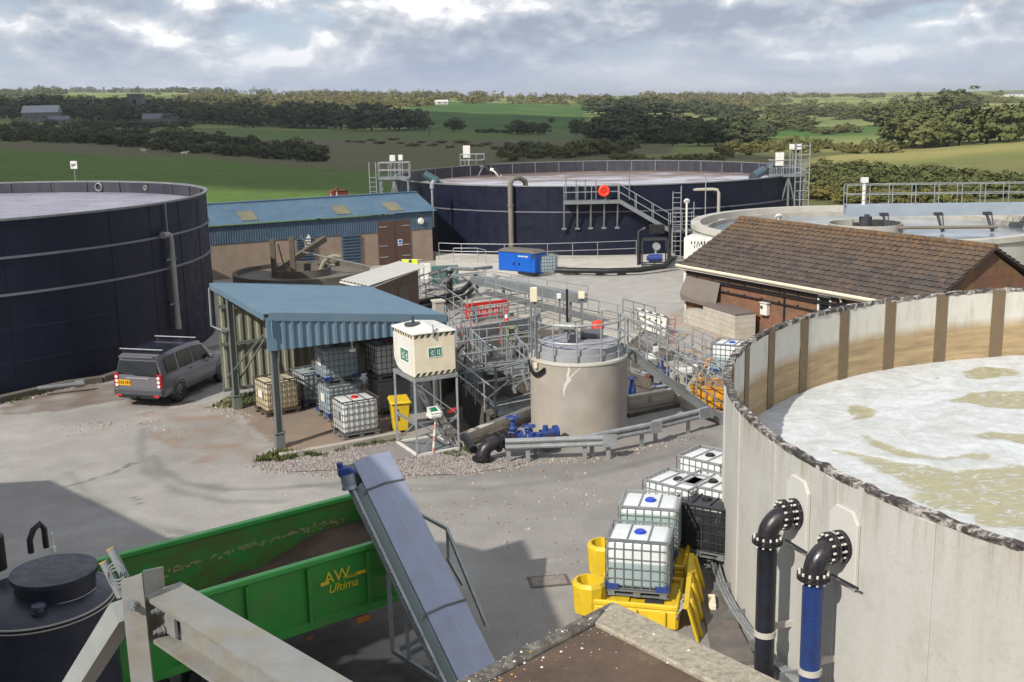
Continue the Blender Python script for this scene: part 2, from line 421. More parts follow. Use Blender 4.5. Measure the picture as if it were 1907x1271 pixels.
def ycol(x, y):
    v3 = Vector((x, y, 0)); n = noise.noise(v3 * .35); n2 = noise.noise(v3 * 1.3 + Vector((9, 0, 0))); n3 = noise.noise(v3 * 4)
    def mx(a, b, t): t = max(0, min(1, t)); return tuple(p + (q - p) * t for p, q in zip(a, b))
    c = mx(G_ASPH, G_DUST, .5 + n * .8 - max(0, min(.8, (x + 6) * .09)))
    if y > 50: c = mx(c, G_PALE, .6 + n)
    wob = n2 * .25
    if inpoly(x + wob, y + wob, FARAP): c = mx(G_PALE, G_DUST, .3 + n2)
    if inpoly(x + wob, y + wob, KPALE): c = mx(G_PALE, (.36, .25, .15), .35 + n2 * 1.2 + n * .5)
    if x < 0 and y < 50:
        wob = n2 * .9
        if inpoly(x + wob, y + wob, BRNSTRIP): c = mx(G_BRN, G_ASPH, .3 + n2)
        if inpoly(x + wob, y + wob, BROWN2): c = mx(c, (.26, .2, .16), .45 + n2)
        if inpoly(x + wob * .2, y + wob * .2, SLAB): c = mx(G_SLAB, (.22, .18, .15), .35 + n2 * .9 + n * .6)
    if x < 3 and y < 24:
        for g in SHADE_STAIN:
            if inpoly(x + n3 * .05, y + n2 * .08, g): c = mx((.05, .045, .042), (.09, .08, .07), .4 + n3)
    for g in GRS1:
        if inpoly(x + n3 * .35, y + n2 * .35 + n3 * .2, g): c = mx((.06, .085, .02), (.12, .1, .05), .3 + n3)
    if y < 45:
        for pl, wd, k in TRK:
            d = pld(x, y, pl) + n2 * .08
            if d < wd: c = mx(tuple(q * k for q in c), c, (d / wd) ** 2)
        for pl in CRK:
            if pld(x, y, pl) < .045 + n3 * .03: c = tuple(q * .5 for q in c)
    c = tuple(q * (1 + .1 * n2 + .06 * n3) for q in c)
    if x < -38 or x > 45 or y > 88 + n * 2 or (x < -19 and y > 62) or (x > 26 and y < 90) or (y > 72 and abs(x - 6.7) > 17): c = field_col(x, max(y, 97) if y > 60 else 50)
    return c
def frange(a, b, s):
    r = []; x = a
    while x < b - 1e-9: r.append(x); x += s
    return r
def yard():
    xs = frange(-140, -40, 10) + frange(-40, -18, .8) + frange(-18, 12, .15) + frange(12, 40, 1) + frange(40, 151, 10)
    ys = frange(-60, 8, 4) + frange(8, 16, .6) + frange(16, 44, .15) + frange(44, 72, .4) + frange(72, 95, 1) + [95, 96.5]
    m = MB(); cols = []
    for y in ys:
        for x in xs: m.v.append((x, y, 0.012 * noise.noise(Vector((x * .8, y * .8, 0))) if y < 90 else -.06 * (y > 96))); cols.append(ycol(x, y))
    K = len(xs)
    for i in range(len(ys) - 1):
        for j in range(K - 1):
            cx, cy = (xs[j] + xs[j + 1]) / 2, (ys[i] + ys[i + 1]) / 2
            if 31 < cy < 49 and -4 < cx < 8 and inpoly(cx, cy, PIT): continue
            m.f.append((i * K + j, i * K + j + 1, (i + 1) * K + j + 1, (i + 1) * K + j)); m.mi.append(0)
    t = NT('yard_surface'); at = t.N('ShaderNodeAttribute', attribute_name='Col')
    a = t.noise(1.1, 8, .7); b = t.noise(22, 5, .75); f = t.noise(90, 3, .8)
    c = t.mix(a, t.mix(1.0, at.outputs['Color'], (.74, .73, .71, 1), 'MULTIPLY'), t.mix(1.0, at.outputs['Color'], (1.22, 1.22, 1.22, 1), 'MULTIPLY'))
    c = t.mix(t.ramp(b, [(.35, .0), (.7, .8)]), t.mix(1.0, c, (.84, .84, .84, 1), 'MULTIPLY'), t.mix(1.0, c, (1.3, 1.28, 1.25, 1), 'MULTIPLY'))
    v = t.N('ShaderNodeTexVoronoi'); v.inputs['Scale'].default_value = 5; t.L(t.coord(), v.inputs['Vector'])
    c = t.mix(t.ramp(v.outputs['Distance'], [(.03, .7), (.09, 0)]), c, t.mix(1.0, c, (.45, .42, .4, 1), 'MULTIPLY'))
    c = t.mix(t.ramp(f, [(.34, .45), (.5, 0)]), c, (.06, .055, .05, 1))
    t.base(c); t.set(Roughness=.93); t.bump(b, .5, .03)
    o = m.build('yard_ground', t.m, smooth=True, ang=80)
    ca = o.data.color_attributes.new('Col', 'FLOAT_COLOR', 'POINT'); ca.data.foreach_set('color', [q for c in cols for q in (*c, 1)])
    tag(o, 'grey gravelly concrete yard between the tanks', kind='structure')
yard()
# sunken pit
m = MB(); n = len(PIT)
for i in range(n):
    a, b = Vector(PIT[i]), Vector(PIT[(i + 1) % n])
    m.bar((a.x, a.y, -.62), (b.x, b.y, -.62), .34, 1.5)
tag(m.build('pit_walls', M['concdark']), 'damp concrete walls lining the sunken works pit', kind='structure')
m = MB(); m.add([(x, y, -1.34) for x, y in PIT], [tuple(range(n))])
tag(m.build('pit_floor', M['concdark']), 'damp concrete floor of the sunken works pit', kind='structure')
# gravel bed with loose stones
def gravel():
    poly = px((466, 864), (545, 856), (640, 836), (742, 822), (760, 846), (860, 838), (890, 856), (958, 852), (985, 862), (930, 874), (860, 884), (780, 886), (700, 884), (620, 876), (540, 880), (480, 872))
    m = MB(); m.add([(x, y, .02) for x, y in poly], [tuple(range(len(poly)))])
    rnd = random.Random(3)
    xs = [p[0] for p in poly]; ys = [p[1] for p in poly]; c = 0
    while c < 7500:
        x, y = rnd.uniform(min(xs) - .2, max(xs) + .2), rnd.uniform(min(ys) - .2, max(ys) + .2)
        if not inpoly(x, y, poly):
            if rnd.random() > .04 or not inpoly(x + rnd.uniform(-.3, .3), y + .3, poly): continue
        s = rnd.uniform(.018, .042); a = rnd.uniform(0, 6.3); z = .02 + s * .3
        vs = [(x + math.cos(a + k * pi / 2) * s * rnd.uniform(.7, 1.2), y + math.sin(a + k * pi / 2) * s * rnd.uniform(.7, 1.2), z - s * .4) for k in range(4)] + [(x + rnd.uniform(-.3, .3) * s, y + rnd.uniform(-.3, .3) * s, z + s * rnd.uniform(.5, .9))]
        m.cur = rnd.randrange(4); m.add(vs, [(0, 1, 4), (1, 2, 4), (2, 3, 4), (3, 0, 4)]); c += 1
    m.mi[0] = 1
    mats = [plain('stone_pale', lin(166, 161, 156), .9), plain('stone_grey', lin(138, 132, 129), .9), plain('stone_pink', lin(146, 132, 125), .9), plain('stone_dark', lin(112, 104, 98), .9)]
    tag(m.build('gravel', mats), 'pale pinkish loose gravel bed beside the canopy', kind='stuff')
gravel()
# weeds
def weeds():
    m = MB(); rnd = random.Random(5)
    for g, n_, h in zip(GRS1, (900, 500, 500, 500, 400, 500), (.1, .05, .045, .085, .08, .06)):
        xs = [p[0] for p in g]; ys = [p[1] for p in g]; c = 0; tr = 0
        while c < n_ and tr < 20000:
            tr += 1; x, y = rnd.uniform(min(xs), max(xs)), rnd.uniform(min(ys), max(ys))
            if not inpoly(x, y, g) or noise.noise(Vector((x * 2.2, y * 2.2, 1))) < -.15: continue
            a = rnd.uniform(0, 6.3); hh = h * rnd.uniform(.4, 1.6); w_ = rnd.uniform(.015, .04); dx, dy = math.cos(a), math.sin(a); ln = rnd.uniform(-.6, .6) * hh
            m.cur = rnd.randrange(3)
            m.add([(x - dx * w_, y - dy * w_, .0), (x + dx * w_, y + dy * w_, .0), (x + dx * w_ * .6 + dy * ln, y + dy * w_ * .6 - dx * ln, hh), (x + dy * ln * 1.3, y - dx * ln * 1.3, hh * 1.2)], [(0, 1, 2, 3)]); c += 1
    tag(m.build('weeds', [plain('weed_green', (.06, .11, .018, 1), .8), plain('weed_dark', (.035, .06, .012, 1), .8), plain('weed_dry', (.16, .14, .05, 1), .8)]), 'straggly grass and weeds along the yard edges', kind='stuff')
weeds()

def stones():
    m = MB(); rnd = random.Random(17)
    lines = [(px((0, 752), (130, 722), (215, 702)), .35, 260), (px((395, 757), (440, 772), (500, 778)), .35, 160), (px((930, 868), (1000, 862), (1090, 858), (1200, 838), (1300, 812)), .3, 420), (px((470, 870), (600, 884), (720, 890), (900, 880)), .3, 420),
             (px((120, 800), (220, 790), (330, 800)), .8, 160), (px((880, 868), (960, 872)), .3, 120), (px((1050, 1000), (1100, 1200)), 1.2, 60), (px((1262, 600), (1370, 640)), .2, 80), (px((500, 960), (900, 950), (1150, 900)), 2.0, 200)]
    for pl, sp, n in lines:
        for _ in range(n):
            k = rnd.randrange(len(pl) - 1); f = rnd.random(); x = pl[k][0] + (pl[k + 1][0] - pl[k][0]) * f + rnd.gauss(0, sp * .5); y = pl[k][1] + (pl[k + 1][1] - pl[k][1]) * f + rnd.gauss(0, sp * .5)
            s = rnd.uniform(.012, .04) * (1.8 if rnd.random() < .06 else 1); a = rnd.uniform(0, 6.3); m.cur = rnd.randrange(3)
            vs = [(x + math.cos(a + q * pi / 2) * s * rnd.uniform(.7, 1.2), y + math.sin(a + q * pi / 2) * s * rnd.uniform(.7, 1.2), .0) for q in range(4)] + [(x, y, s * rnd.uniform(.5, .9) + .012)]
            m.add(vs, [(0, 1, 4), (1, 2, 4), (2, 3, 4), (3, 0, 4)])
    tag(m.build('loose_stones', [plain('grit_pale', lin(176, 168, 158), .9), plain('grit_grey', lin(140, 134, 128), .9), plain('grit_brown', lin(128, 108, 90), .9)]), 'loose stones and grit scattered over the yard edges', kind='stuff')
stones()
# ------------------------------------------------------------------ helpers for buildings
def V(*a): return Vector(a)
def corr(m, p0, u, L, v, Hh, nrm, pitch=.2, dep=.035, round_=False, Hend=None):
    """profiled sheet: starts at p0, runs L along u; sheet height along v (Hh at start, Hend at end)"""
    p0, u, v, nrm = Vector(p0), Vector(u).normalized(), Vector(v).normalized(), Vector(nrm).normalized()
    Hend = Hh if Hend is None else Hend
    pr = [(0, 0), (.3, 0), (.42, 1), (.72, 1), (.84, 0)] if not round_ else [(i / 6, .5 + .5 * math.sin(2 * pi * i / 6)) for i in range(6)]
    n = int(L / pitch); vs = []
    for k in range(n + 1):
        for a, d in pr:
            s = (k + a) * pitch
            if s > L: s = L
            hh = Hh + (Hend - Hh) * s / L
            q = p0 + u * s + nrm * (d * dep); vs += [q, q + v * hh]
            if s >= L: break
    f = [(2 * i, 2 * i + 2, 2 * i + 3, 2 * i + 1) for i in range(len(vs) // 2 - 1)]
    return m.add(vs, f)
def rail(m, pts, h=1.05, r=.022, post=1.4, mid=True, posts=True, toe=False):
    """tubular guard rail along a polyline of foot points"""
    pts = [Vector(p) for p in pts]
    for hh in ([h, h * .52] if mid else [h]): m.tube([p + V(0, 0, hh) for p in pts], r, 6)
    if toe:
        for a, b in zip(pts[:-1], pts[1:]): m.bar(a + V(0, 0, .08), b + V(0, 0, .08), .01, .14)
    if posts:
        for i, (a, b) in enumerate(zip(pts[:-1], pts[1:])):
            n = max(1, round((b - a).length / post))
            for k in range(n + (1 if i == len(pts) - 2 else 0)):
                p = a.lerp(b, k / n); m.tube([p, p + V(0, 0, h)], r * 1.05, 6)
def prail(par, pts, name='guard_rail', mt=None, **k):
    m = MB(); rail(m, pts, **k); return m.build(name, mt or M['galv'], par, smooth=True)
def arc(c, r, z, a0, a1, n=24): return [V(c[0] + r * math.cos(a0 + (a1 - a0) * i / n), c[1] + r * math.sin(a0 + (a1 - a0) * i / n), z) for i in range(n + 1)]
def az(c, p): return math.atan2(p[1] - c[1], p[0] - c[0])
# ------------------------------------------------------------------ left dark tank
def text(s, loc, size, rot, m, par=None, ext=.002, name='lettering', align='CENTER'):
    """flat lettering; rot = matrix 3x3 columns (right, up, out)"""
    cu = bpy.data.curves.new('t', 'FONT'); cu.body = s; cu.size = size; cu.extrude = ext; cu.align_x = align; cu.align_y = 'CENTER'
    o = bpy.data.objects.new('t', cu); COL.objects.link(o); dg = bpy.context.evaluated_depsgraph_get(); me = bpy.data.meshes.new_from_object(o.evaluated_get(dg))
    bpy.data.objects.remove(o); 
    r, u, n = [Vector(x).normalized() for x in rot]
    b = base_of(par) if par is not None else None
    off = Vector(loc) - (Vector(b) if b else Vector((0, 0, 0)))
    for q in me.vertices: c = q.co.copy(); q.co = off + r * c.x + u * c.y + n * c.z
    me.materials.clear(); me.materials.append(m)
    ob = bpy.data.objects.new(name, me); COL.objects.link(ob)
    if par is not None: ob.parent = par
    return ob
PIPA = -.272
CL = (-25.4, 47.8); RLt = 12.1
liqm = NT('grey_liquid_crust'); _a = liqm.noise(.5, 8, .7, stretch=(1, 3, 1)); _b = liqm.noise(6, 5, .7, stretch=(1, 4, 1))
_c = liqm.ramp(_a, [(.3, lin(96, 92, 106)), (.5, lin(124, 120, 134)), (.7, lin(156, 152, 162))])
_c = liqm.mix(liqm.ramp(_b, [(.5, 0), (.62, .6)]), _c, lin(196, 192, 200)); _c = liqm.mix(liqm.ramp(liqm.noise(1.2, 6, .7), [(.56, 0), (.7, .6)]), _c, lin(96, 80, 76))
liqm.base(_c); liqm.set(Roughness=.45); liqm.bump(_b, .3, .05)
def dark_tank():
    t = thing('storage_tank', 'big dark navy steel tank with two grey hoops at the left of the yard', 'storage tank', (*CL, 0))
    m = MB(); m.lathe(CL, [(RLt, 0), (RLt, 6.2)], 160)
    for k in range(36):
        a = 2 * pi * k / 36; m.box(CL[0] + (RLt + .006) * math.cos(a), CL[1] + (RLt + .006) * math.sin(a), 3.1, .012, .05, 6.18, a)
    for z in (1.15, 2.35): m.lathe(CL, [(RLt, z), (RLt + .008, z), (RLt + .008, z + .04), (RLt, z + .07)], 160)
    m.build('tank_wall', M['navy'], t, smooth=True)
    m = MB(); m.lathe(CL, [(RLt - .03, 4.5), (RLt - .03, 6.2)], 160)
    for k in range(36):
        a = 2 * pi * (k + .5) / 36; m.box(CL[0] + (RLt - .05) * math.cos(a), CL[1] + (RLt - .05) * math.sin(a), 5.6, .04, .08, 1.2, a)
    m.build('inner_wall', M['navyin'], t, smooth=True)
    m = MB(); m.lathe(CL, [(RLt - .05, 6.2), (RLt - .05, 6.28), (RLt + .07, 6.28), (RLt + .07, 6.2)], 160); m.build('rim', M['galvdull'], t, smooth=True)
    for z in (4.92, 3.62):
        m = MB(); m.lathe(CL, [(RLt, z - .04), (RLt + .06, z - .04), (RLt + .06, z + .04), (RLt, z + .04)], 160); m.build('hoop', M['hoop'], t, smooth=True)
    m = MB(); m.disc((*CL, 5.68), RLt - .04, 96); m.build('liquid_surface', liqm.m, t)
    # outside down pipe with swan neck at the top
    a = PIPA; o = RLt + .24
    def q(rr, z, da=0): return V(CL[0] + rr * math.cos(a + da), CL[1] + rr * math.sin(a + da), z)
    m = MB(); m.tube([q(o, 1.2), q(o, 4.75), q(o, 4.95, -.005), q(o, 5.0, -.014), q(o, 5.0, -.04)], .11, 12)
    m.tube([q(o, 1.15), q(o, 1.5)], .13, 12); m.tube([q(o, 5.0, -.038), q(o, 5.0, -.045)], .14, 12)
    p = m.build('down_pipe', mat('pale_pipe', lin(150, 150, 146), .6, .2, var=.2), t, smooth=True)
    for z in (2.2, 4.0):
        m = MB(); m.bar(q(RLt, z), q(o + .15, z), .05, .08); m.bar(q(o, z, -.035), q(o, z, .005), .04, .05); m.build('bracket', M['galvdull'], p)
    m = MB(); m.tube([q(RLt + .1, 5.05), q(RLt + .1, 6.2)], .035, 6); m.build('conduit', M['galvdull'], t)
    # small ring and bracket inside the rim
    for u_, rr in ((207, .2), (320, .1)):
        b = az(CL, P(u_, 348, 5.9)); c0 = V(CL[0] + (RLt - .08) * math.cos(b), CL[1] + (RLt - .08) * math.sin(b), 5.95)
        m = MB(); tx = V(-math.sin(b), math.cos(b), 0); m.tube([c0 + tx * rr * math.cos(x) + V(0, 0, rr * math.sin(x)) for x in [i * pi / 8 for i in range(16)]], .05, 6, closed=True); m.build('inlet_ring', M['galvdull'], t)
dark_tank()
def tank_sign():
    p = P(166, 334, 6.28); a = az(CL, p); p = V(CL[0] + RLt * math.cos(a), CL[1] + RLt * math.sin(a), 6.28)
    t = thing('post_sign', 'small square white sign on a thin post on the left tank rim', 'sign', p)
    s = p.y / F
    m = MB(); m.tube([p, p + V(0, 0, s * 24)], .03, 6); m.build('post', M['galvdull'], t)
    m = MB(); m.box(p.x, p.y - .04, p.z + s * 29, s * 12, .03, s * 14); m.build('sign_board', M['white'], t)
    m = MB(); z = p.z + s * 29; w_ = s * 12
    m.bar((p.x - w_ * .3, p.y - .06, z + w_ * .15), (p.x + w_ * .25, p.y - .06, z - w_ * .1), .01, w_ * .12); m.bar((p.x - w_ * .2, p.y - .06, z - w_ * .25), (p.x + w_ * .3, p.y - .06, z + w_ * .25), .01, w_ * .1); m.bar((p.x - w_ * .3, p.y - .06, z + w_ * .15), (p.x - w_ * .28, p.y - .06, z - w_ * .3), .01, w_ * .1)
    m.build('pictogram', M['darkgrey'], t)
tank_sign()
# low kerb and fallen pipe along the base of the left tank
def kerb_left():
    pts = [P(u, v, .0) for u, v in ((-120, 790), (0, 750), (60, 736), (120, 722), (190, 712), (228, 700))]
    m = MB()
    for a, b in zip(pts[:-1], pts[1:]): m.bar(a + V(0, 0, .1), b + V(0, 0, .1), .3, .26)
    tag(m.build('low_kerb_wall', M['concdark'], bev=.02), 'low crumbling concrete kerb along the foot of the dark left tank', 'kerb')
    m = MB(); a, b = P(70, 724, .3), P(140, 716, .3); m.tube([a, b], .08, 8); m.tube([b, b + (b - a).normalized() * .3], .13, 8)
    tag(m.build('loose_pipe', M['galvdull'], smooth=True), 'short grey pipe lying on the kerb beside the dark left tank', 'pipe')
kerb_left()
# ------------------------------------------------------------------ far dark tank
CF = (6.68, 85.8); RF = 15.25; ZF = 4.6
liq2 = NT('brown_white_scum'); _a = liq2.noise(.22, 7, .65, stretch=(1, 2.6, 1), dist=.8); _b = liq2.noise(1.5, 6, .7, stretch=(1, 3, 1))
at = liq2.coord(); sp = liq2.N('ShaderNodeSeparateXYZ'); liq2.L(at, sp.inputs[0])
_g = liq2.math('ADD', _a, liq2.math('MULTIPLY', sp.outputs[1], .014))
_c = liq2.ramp(_g, [(.44, lin(182, 182, 192)), (.54, lin(160, 154, 160)), (.6, lin(118, 100, 92)), (.7, lin(98, 80, 68))])
_c = liq2.mix(liq2.ramp(_b, [(.48, 0), (.68, .5)]), _c, lin(140, 126, 118)); liq2.base(_c); liq2.set(Roughness=.4)
def far_tank():
    t = thing('storage_tank', 'very wide dark navy tank with scum and foam on top, behind the blue generator', 'storage tank', (*CF, 0))
    m = MB(); m.lathe(CF, [(RF, 0), (RF, ZF)], 160)
    for k in range(44):
        a = 2 * pi * k / 44; m.box(CF[0] + (RF + .006) * math.cos(a), CF[1] + (RF + .006) * math.sin(a), ZF / 2, .02, .1, ZF - .02, a)
    m.build('tank_wall', M['navy'], t, smooth=True)
    m = MB(); m.lathe(CF, [(RF - .03, 3.2), (RF - .03, ZF)], 160)
    m.build('inner_wall', M['navyin'], t, smooth=True)
    m = MB()
    for k in range(44):
        a = 2 * pi * k / 44; m.box(CF[0] + (RF - .06) * math.cos(a), CF[1] + (RF - .06) * math.sin(a), ZF - .45, .06, .07, .85, a)
    m.lathe(CF, [(RF - .06, ZF), (RF - .06, ZF + .07), (RF + .07, ZF + .07), (RF + .07, ZF)], 160); m.build('rim', M['galvdull'], t, smooth=True)
    m = MB(); z = 3.0; m.lathe(CF, [(RF, z - .04), (RF + .06, z - .04), (RF + .06, z + .04), (RF, z + .04)], 160); m.build('hoop', M['hoop'], t, smooth=True)
    m = MB(); m.disc((*CF, 3.75), RF - .04, 96); m.build('liquid_surface', liq2.m, t)
    # brown pipe over the rim
    def q(u_, rr, z): 
        a = az(CF, D(u_, 420, 71)); return V(CF[0] + rr * math.cos(a), CF[1] + rr * math.sin(a), z)
    m = MB(); A = q(942, RF + .3, 0); B = q(942, RF + .3, ZF + .25); C_ = q(945, RF + .1, ZF + .5); E = q(952, RF - .4, ZF + .55); G = q(960, RF - .9, ZF + .3); G2 = q(962, RF - 1.0, ZF - .5)
    m.tube([A, B, C_, E, G, G2], .17, 12); m.tube([q(942, RF + .3, 3.35), q(942, RF + .3, 3.5)], .21, 12); m.build('overflow_pipe', mat('brown_pipe', lin(120, 112, 102), .7), t, smooth=True)
    m = MB(); A = D(808, 455, 73.2); A.z = 2.0; B = V(A.x, A.y, ZF - .1); m.tube([A, B], .07, 8); m.tube([B, B + V(0, 0, .25), B + V(.1, .2, .45)], .14, 8); m.build('vent_pipe', M['galv'], t)
    a = D(1338, 400, 71.5); 
    m = MB(); m.tube([V(a.x, a.y, 0), V(a.x, a.y, 3.95), V(a.x - .1, a.y, 4.15), V(a.x - .4, a.y, 4.2), V(a.x - 2.3, a.y, 4.2)], .1, 8); m.build('feed_pipe', mat('cream_pipe', lin(180, 176, 160), .6), t)
far_tank()
def platform_things():
    # front access platform with stairs
    yp = 70.1
    A = D(1050, 376, yp); B = D(1152, 376, yp); zt = A.z
    base = V(A.x, yp, 0)
    t = thing('access_platform', 'long grey access platform with stairs on the front of the far navy tank', 'access platform', base)
    m = MB(); m.box((A.x + B.x) / 2, yp + .1, zt, B.x - A.x, .9, .1); m.bar((A.x, yp - .36, zt - .05), (B.x, yp - .36, zt - .05), .06, .2); m.build('deck', M['galvdull'], t)
    for k in range(5):
        x = A.x + (B.x - A.x) * (k / 4) * .98
        m = MB(); m.bar((x, yp - .2, zt - .05), (x + .02, yp + .5, zt - 1.75), .1, .1); m.bar((x, yp - .3, zt - .1), (x, yp + .5, zt - .1), .07, .07); m.box(x + .02, yp + .45, zt - 1.75, .3, .08, .12); m.build('bracket', M['galvdull'], t)
    prail(t, [V(A.x, yp - .34, zt + .05), V(B.x, yp - .34, zt + .05)], h=1.05, post=.95)
    m = MB()
    for u_ in (1054, 1073, 1090, 1110, 1172):
        p = D(u_, 350, yp + .2); m.tube([V(p.x, p.y, zt), V(p.x, p.y, zt + 1.35 + (.3 if u_ in (1054, 1172) else 0))], .035, 6)
    m.build('stanchion', M['galvdull'], t)
    # stair
    S = V(B.x, yp - .1, zt); E_ = D(1248, 430, yp - .4); E_.y = yp - .1
    m = MB()
    for dy in (-.36, .36): m.bar(S + V(0, dy, 0), E_ + V(0, dy, 0), .06, .24)
    n = 13
    for k in range(n): p = S.lerp(E_, (k + .5) / n); m.box(p.x, p.y, p.z, .25, .7, .04)
    m.build('stair_flight', M['galvdull'], t)
    prail(t, [S + V(0, -.36, .05), E_ + V(0, -.36, .05)], h=1.0, post=1.2)
    prail(t, [S + V(0, .36, .05), E_ + V(0, .36, .05)], h=1.0, post=1.2)
    L = V(E_.x, E_.y, E_.z)
    m = MB(); m.box(L.x + .75, L.y, L.z, 1.5, 1.0, .1)
    for dx in (.1, 1.4): 
        for dy in (-.4, .4): m.bar((L.x + dx, L.y + dy, 0), (L.x + dx, L.y + dy, L.z), .1, .1)
    m.build('landing', M['galvdull'], t); prail(t, [L + V(0, -.45, .05), L + V(1.45, -.45, .05), L + V(1.45, .45, .05)], post=.8)
    # caged ladder on the right
    m = MB(); x0 = D(1253, 400, yp - .8).x
    for dx in (0, .5): m.tube([V(x0 + dx, yp - .8, 0), V(x0 + dx, yp - .8, 4.3)], .03, 6)
    for k in range(14): m.tube([V(x0, yp - .8, .3 + k * .3), V(x0 + .5, yp - .8, .3 + k * .3)], .02, 5)
    m.build('ladder', M['galv'], t)
    m = MB()
    for u_, h in ((1268, 4.6), (1292, 3.6), (1313, 5.4), (1258, 3)): p = D(u_, 420, yp - .5); m.tube([V(p.x, p.y, 0), V(p.x, p.y, h)], .035, 6)
    for z in (1.2, 1.7, 2.2, 2.7, 3.2): m.tube([D(1253, 420, yp - .5).xy.to_3d() + V(0, 0, z), D(1305, 420, yp - .5).xy.to_3d() + V(0, 0, z)], .025, 5)
    m.build('scaffold_frame', M['galv'], t)
    # life buoy hangs on the rail
    c = D(1125, 356, yp - .42)
    m = MB(); m.tube([c + V(.27 * math.cos(i * pi / 12), 0, .27 * math.sin(i * pi / 12)) for i in range(24)], .1, 8, closed=True)
    b = thing('lifebuoy_case', 'round orange life buoy hanging on the platform rail of the far navy tank', 'life buoy', c)
    m.build('buoy_ring', M['orange'], b, smooth=True)
    m = MB(); m.lathe((0, 0, 0), [(0, .06), (.15, .05), (.2, 0)], 20); m.xf(Matrix.Translation(c) @ Matrix.Rotation(pi / 2, 4, 'X')); m.build('case_lid', M['orange'], b, smooth=True)
    m = MB(); m.box(c.x - .07, c.y - .09, c.z + .02, .03, .02, .2); m.box(c.x + .07, c.y - .09, c.z + .02, .03, .02, .2); m.build('strap', M['darkgrey'], b)
platform_things()
def gantry(u, ytop, vtop, yy, boxes, label, wpx=55, legs=True, mixer=True, face=0):
    """steel tower standing at the rim carrying control boxes"""
    c = D(u, vtop, yy); zt = c.z; s = yy / F; w = wpx * s
    t = thing('mixer_platform', label, 'platform', (c.x, yy, 0))
    m = MB(); m.box(c.x, yy, zt, w, 1.3, .14); m.build('deck', M['galvdull'], t)
    m = MB()
    if legs:
        for dx in (-w / 2 + .1, 0, w / 2 - .1):
            for dy in (-.5, .5): m.bar((c.x + dx, yy + dy, 0), (c.x + dx, yy + dy, zt), .12, .12)
        m.bar((c.x - w / 2 + .1, yy - .5, .5), (c.x, yy - .5, zt), .08, .08); m.bar((c.x + w / 2 - .1, yy - .5, .5), (c.x, yy - .5, zt), .08, .08)
    else:
        for dx in (-w / 2 + .1, w / 2 - .1): m.bar((c.x + dx, yy - .4, zt), (c.x + dx * .5, yy - 1.3, zt - .9), .1, .1)
    m.build('support_leg', M['galvdull'], t)
    prail(t, [V(c.x - w / 2, yy + .6, zt), V(c.x - w / 2, yy - .6, zt), V(c.x + w / 2, yy - .6, zt), V(c.x + w / 2, yy + .6, zt), V(c.x - w / 2, yy + .6, zt)], post=.7)
    for (bu, bv, bw, bh) in boxes:
        b = D(bu, bv, yy - .45)
        m = MB(); m.box(b.x, b.y, b.z, bw * s, .25, bh * s); k = m.build('control_box', M['white'], t, bev=.02)
        m = MB(); m.bar((b.x - bw * s * .3, b.y + .1, zt), (b.x - bw * s * .3, b.y + .1, b.z), .05); m.bar((b.x + bw * s * .3, b.y + .1, zt), (b.x + bw * s * .3, b.y + .1, b.z), .05); m.build('box_post', M['galv'], t)
    return t, c, w
t, c, w = gantry(735, 0, 332, 76.5, [(731, 295, 10, 11), (746, 294, 8, 10)], 'grey steel gantry with two small white boxes left of the far tank', wpx=56)
m = MB()
for dx in (0, .45): m.tube([V(c.x - w / 2 - .2 - dx, 76.3, 0), V(c.x - w / 2 - .2 - dx, 76.3, c.z + 1.1)], .035, 6)
for k in range(16): m.tube([V(c.x - w / 2 - .2, 76.3, .3 + k * .32), V(c.x - w / 2 - .65, 76.3, .3 + k * .32)], .022, 5)
m.build('ladder', M['galv'], t)
m = MB(); q = D(790, 325, 77.0); m.tube([q, q + V(.9, -.1, -.5)], .28, 10); m.tube([q + V(.9, -.1, -.5), q + V(1.4, -.1, -.8)], .12, 8); m.build('mixer_motor', mat('teal_motor', lin(60, 92, 96), .5), t, smooth=True)
t, c, w = gantry(880, 0, 310, 98.6, [(869, 283, 13, 22)], 'grey railed platform with one tall white box on the far tank back rim', wpx=44, legs=False)
m = MB(); q0 = D(900, 300, 98); m.tube([q0, D(905, 312, 97.5), D(912, 322, 97), D(922, 316, 96.5), D(932, 329, 96)], .12, 8); m.build('discharge_pipe', M['black'], t, smooth=True)
m = MB(); m.tube([D(914, 316, 96.8), D(921, 318, 96.6), D(933, 330, 96)], .15, 8); m.build('pale_nozzle', M['white'], t, smooth=True)
t, c, w = gantry(1465, 0, 327, 76.8, [(1452, 297, 15, 24), (1475, 274, 9, 10), (1487, 274, 9, 10)], 'tall braced steel gantry with three white boxes right of the far tank', wpx=62)
m = MB()
for u_ in (1482, 1492, 1508): p = D(u_, 300, 76.2); m.tube([V(p.x, p.y, 0), V(p.x, p.y, c.z + 2.2)], .04, 6)
for z in range(1, 12): m.tube([D(1482, 300, 76.2).xy.to_3d() + V(0, 0, z * .6), D(1508, 300, 76.2).xy.to_3d() + V(0, 0, z * .6)], .03, 5)
m.build('ladder_cage', M['galv'], t)
m = MB(); q = D(1425, 316, 77.3); m.tube([q, q + V(-.7, -.1, -.4)], .3, 10); m.tube([q + V(.1, 0, .1), q + V(1.0, 0, .4)], .2, 8); m.build('mixer_motor', mat('blue_grey_motor', lin(70, 88, 100), .5), t, smooth=True)
m = MB(); q = D(1408, 332, 76); m.tube([q, q + V(-.45, 0, .05)], .25, 10); m.build('propeller_hub', M['darkgrey'], t, smooth=True)
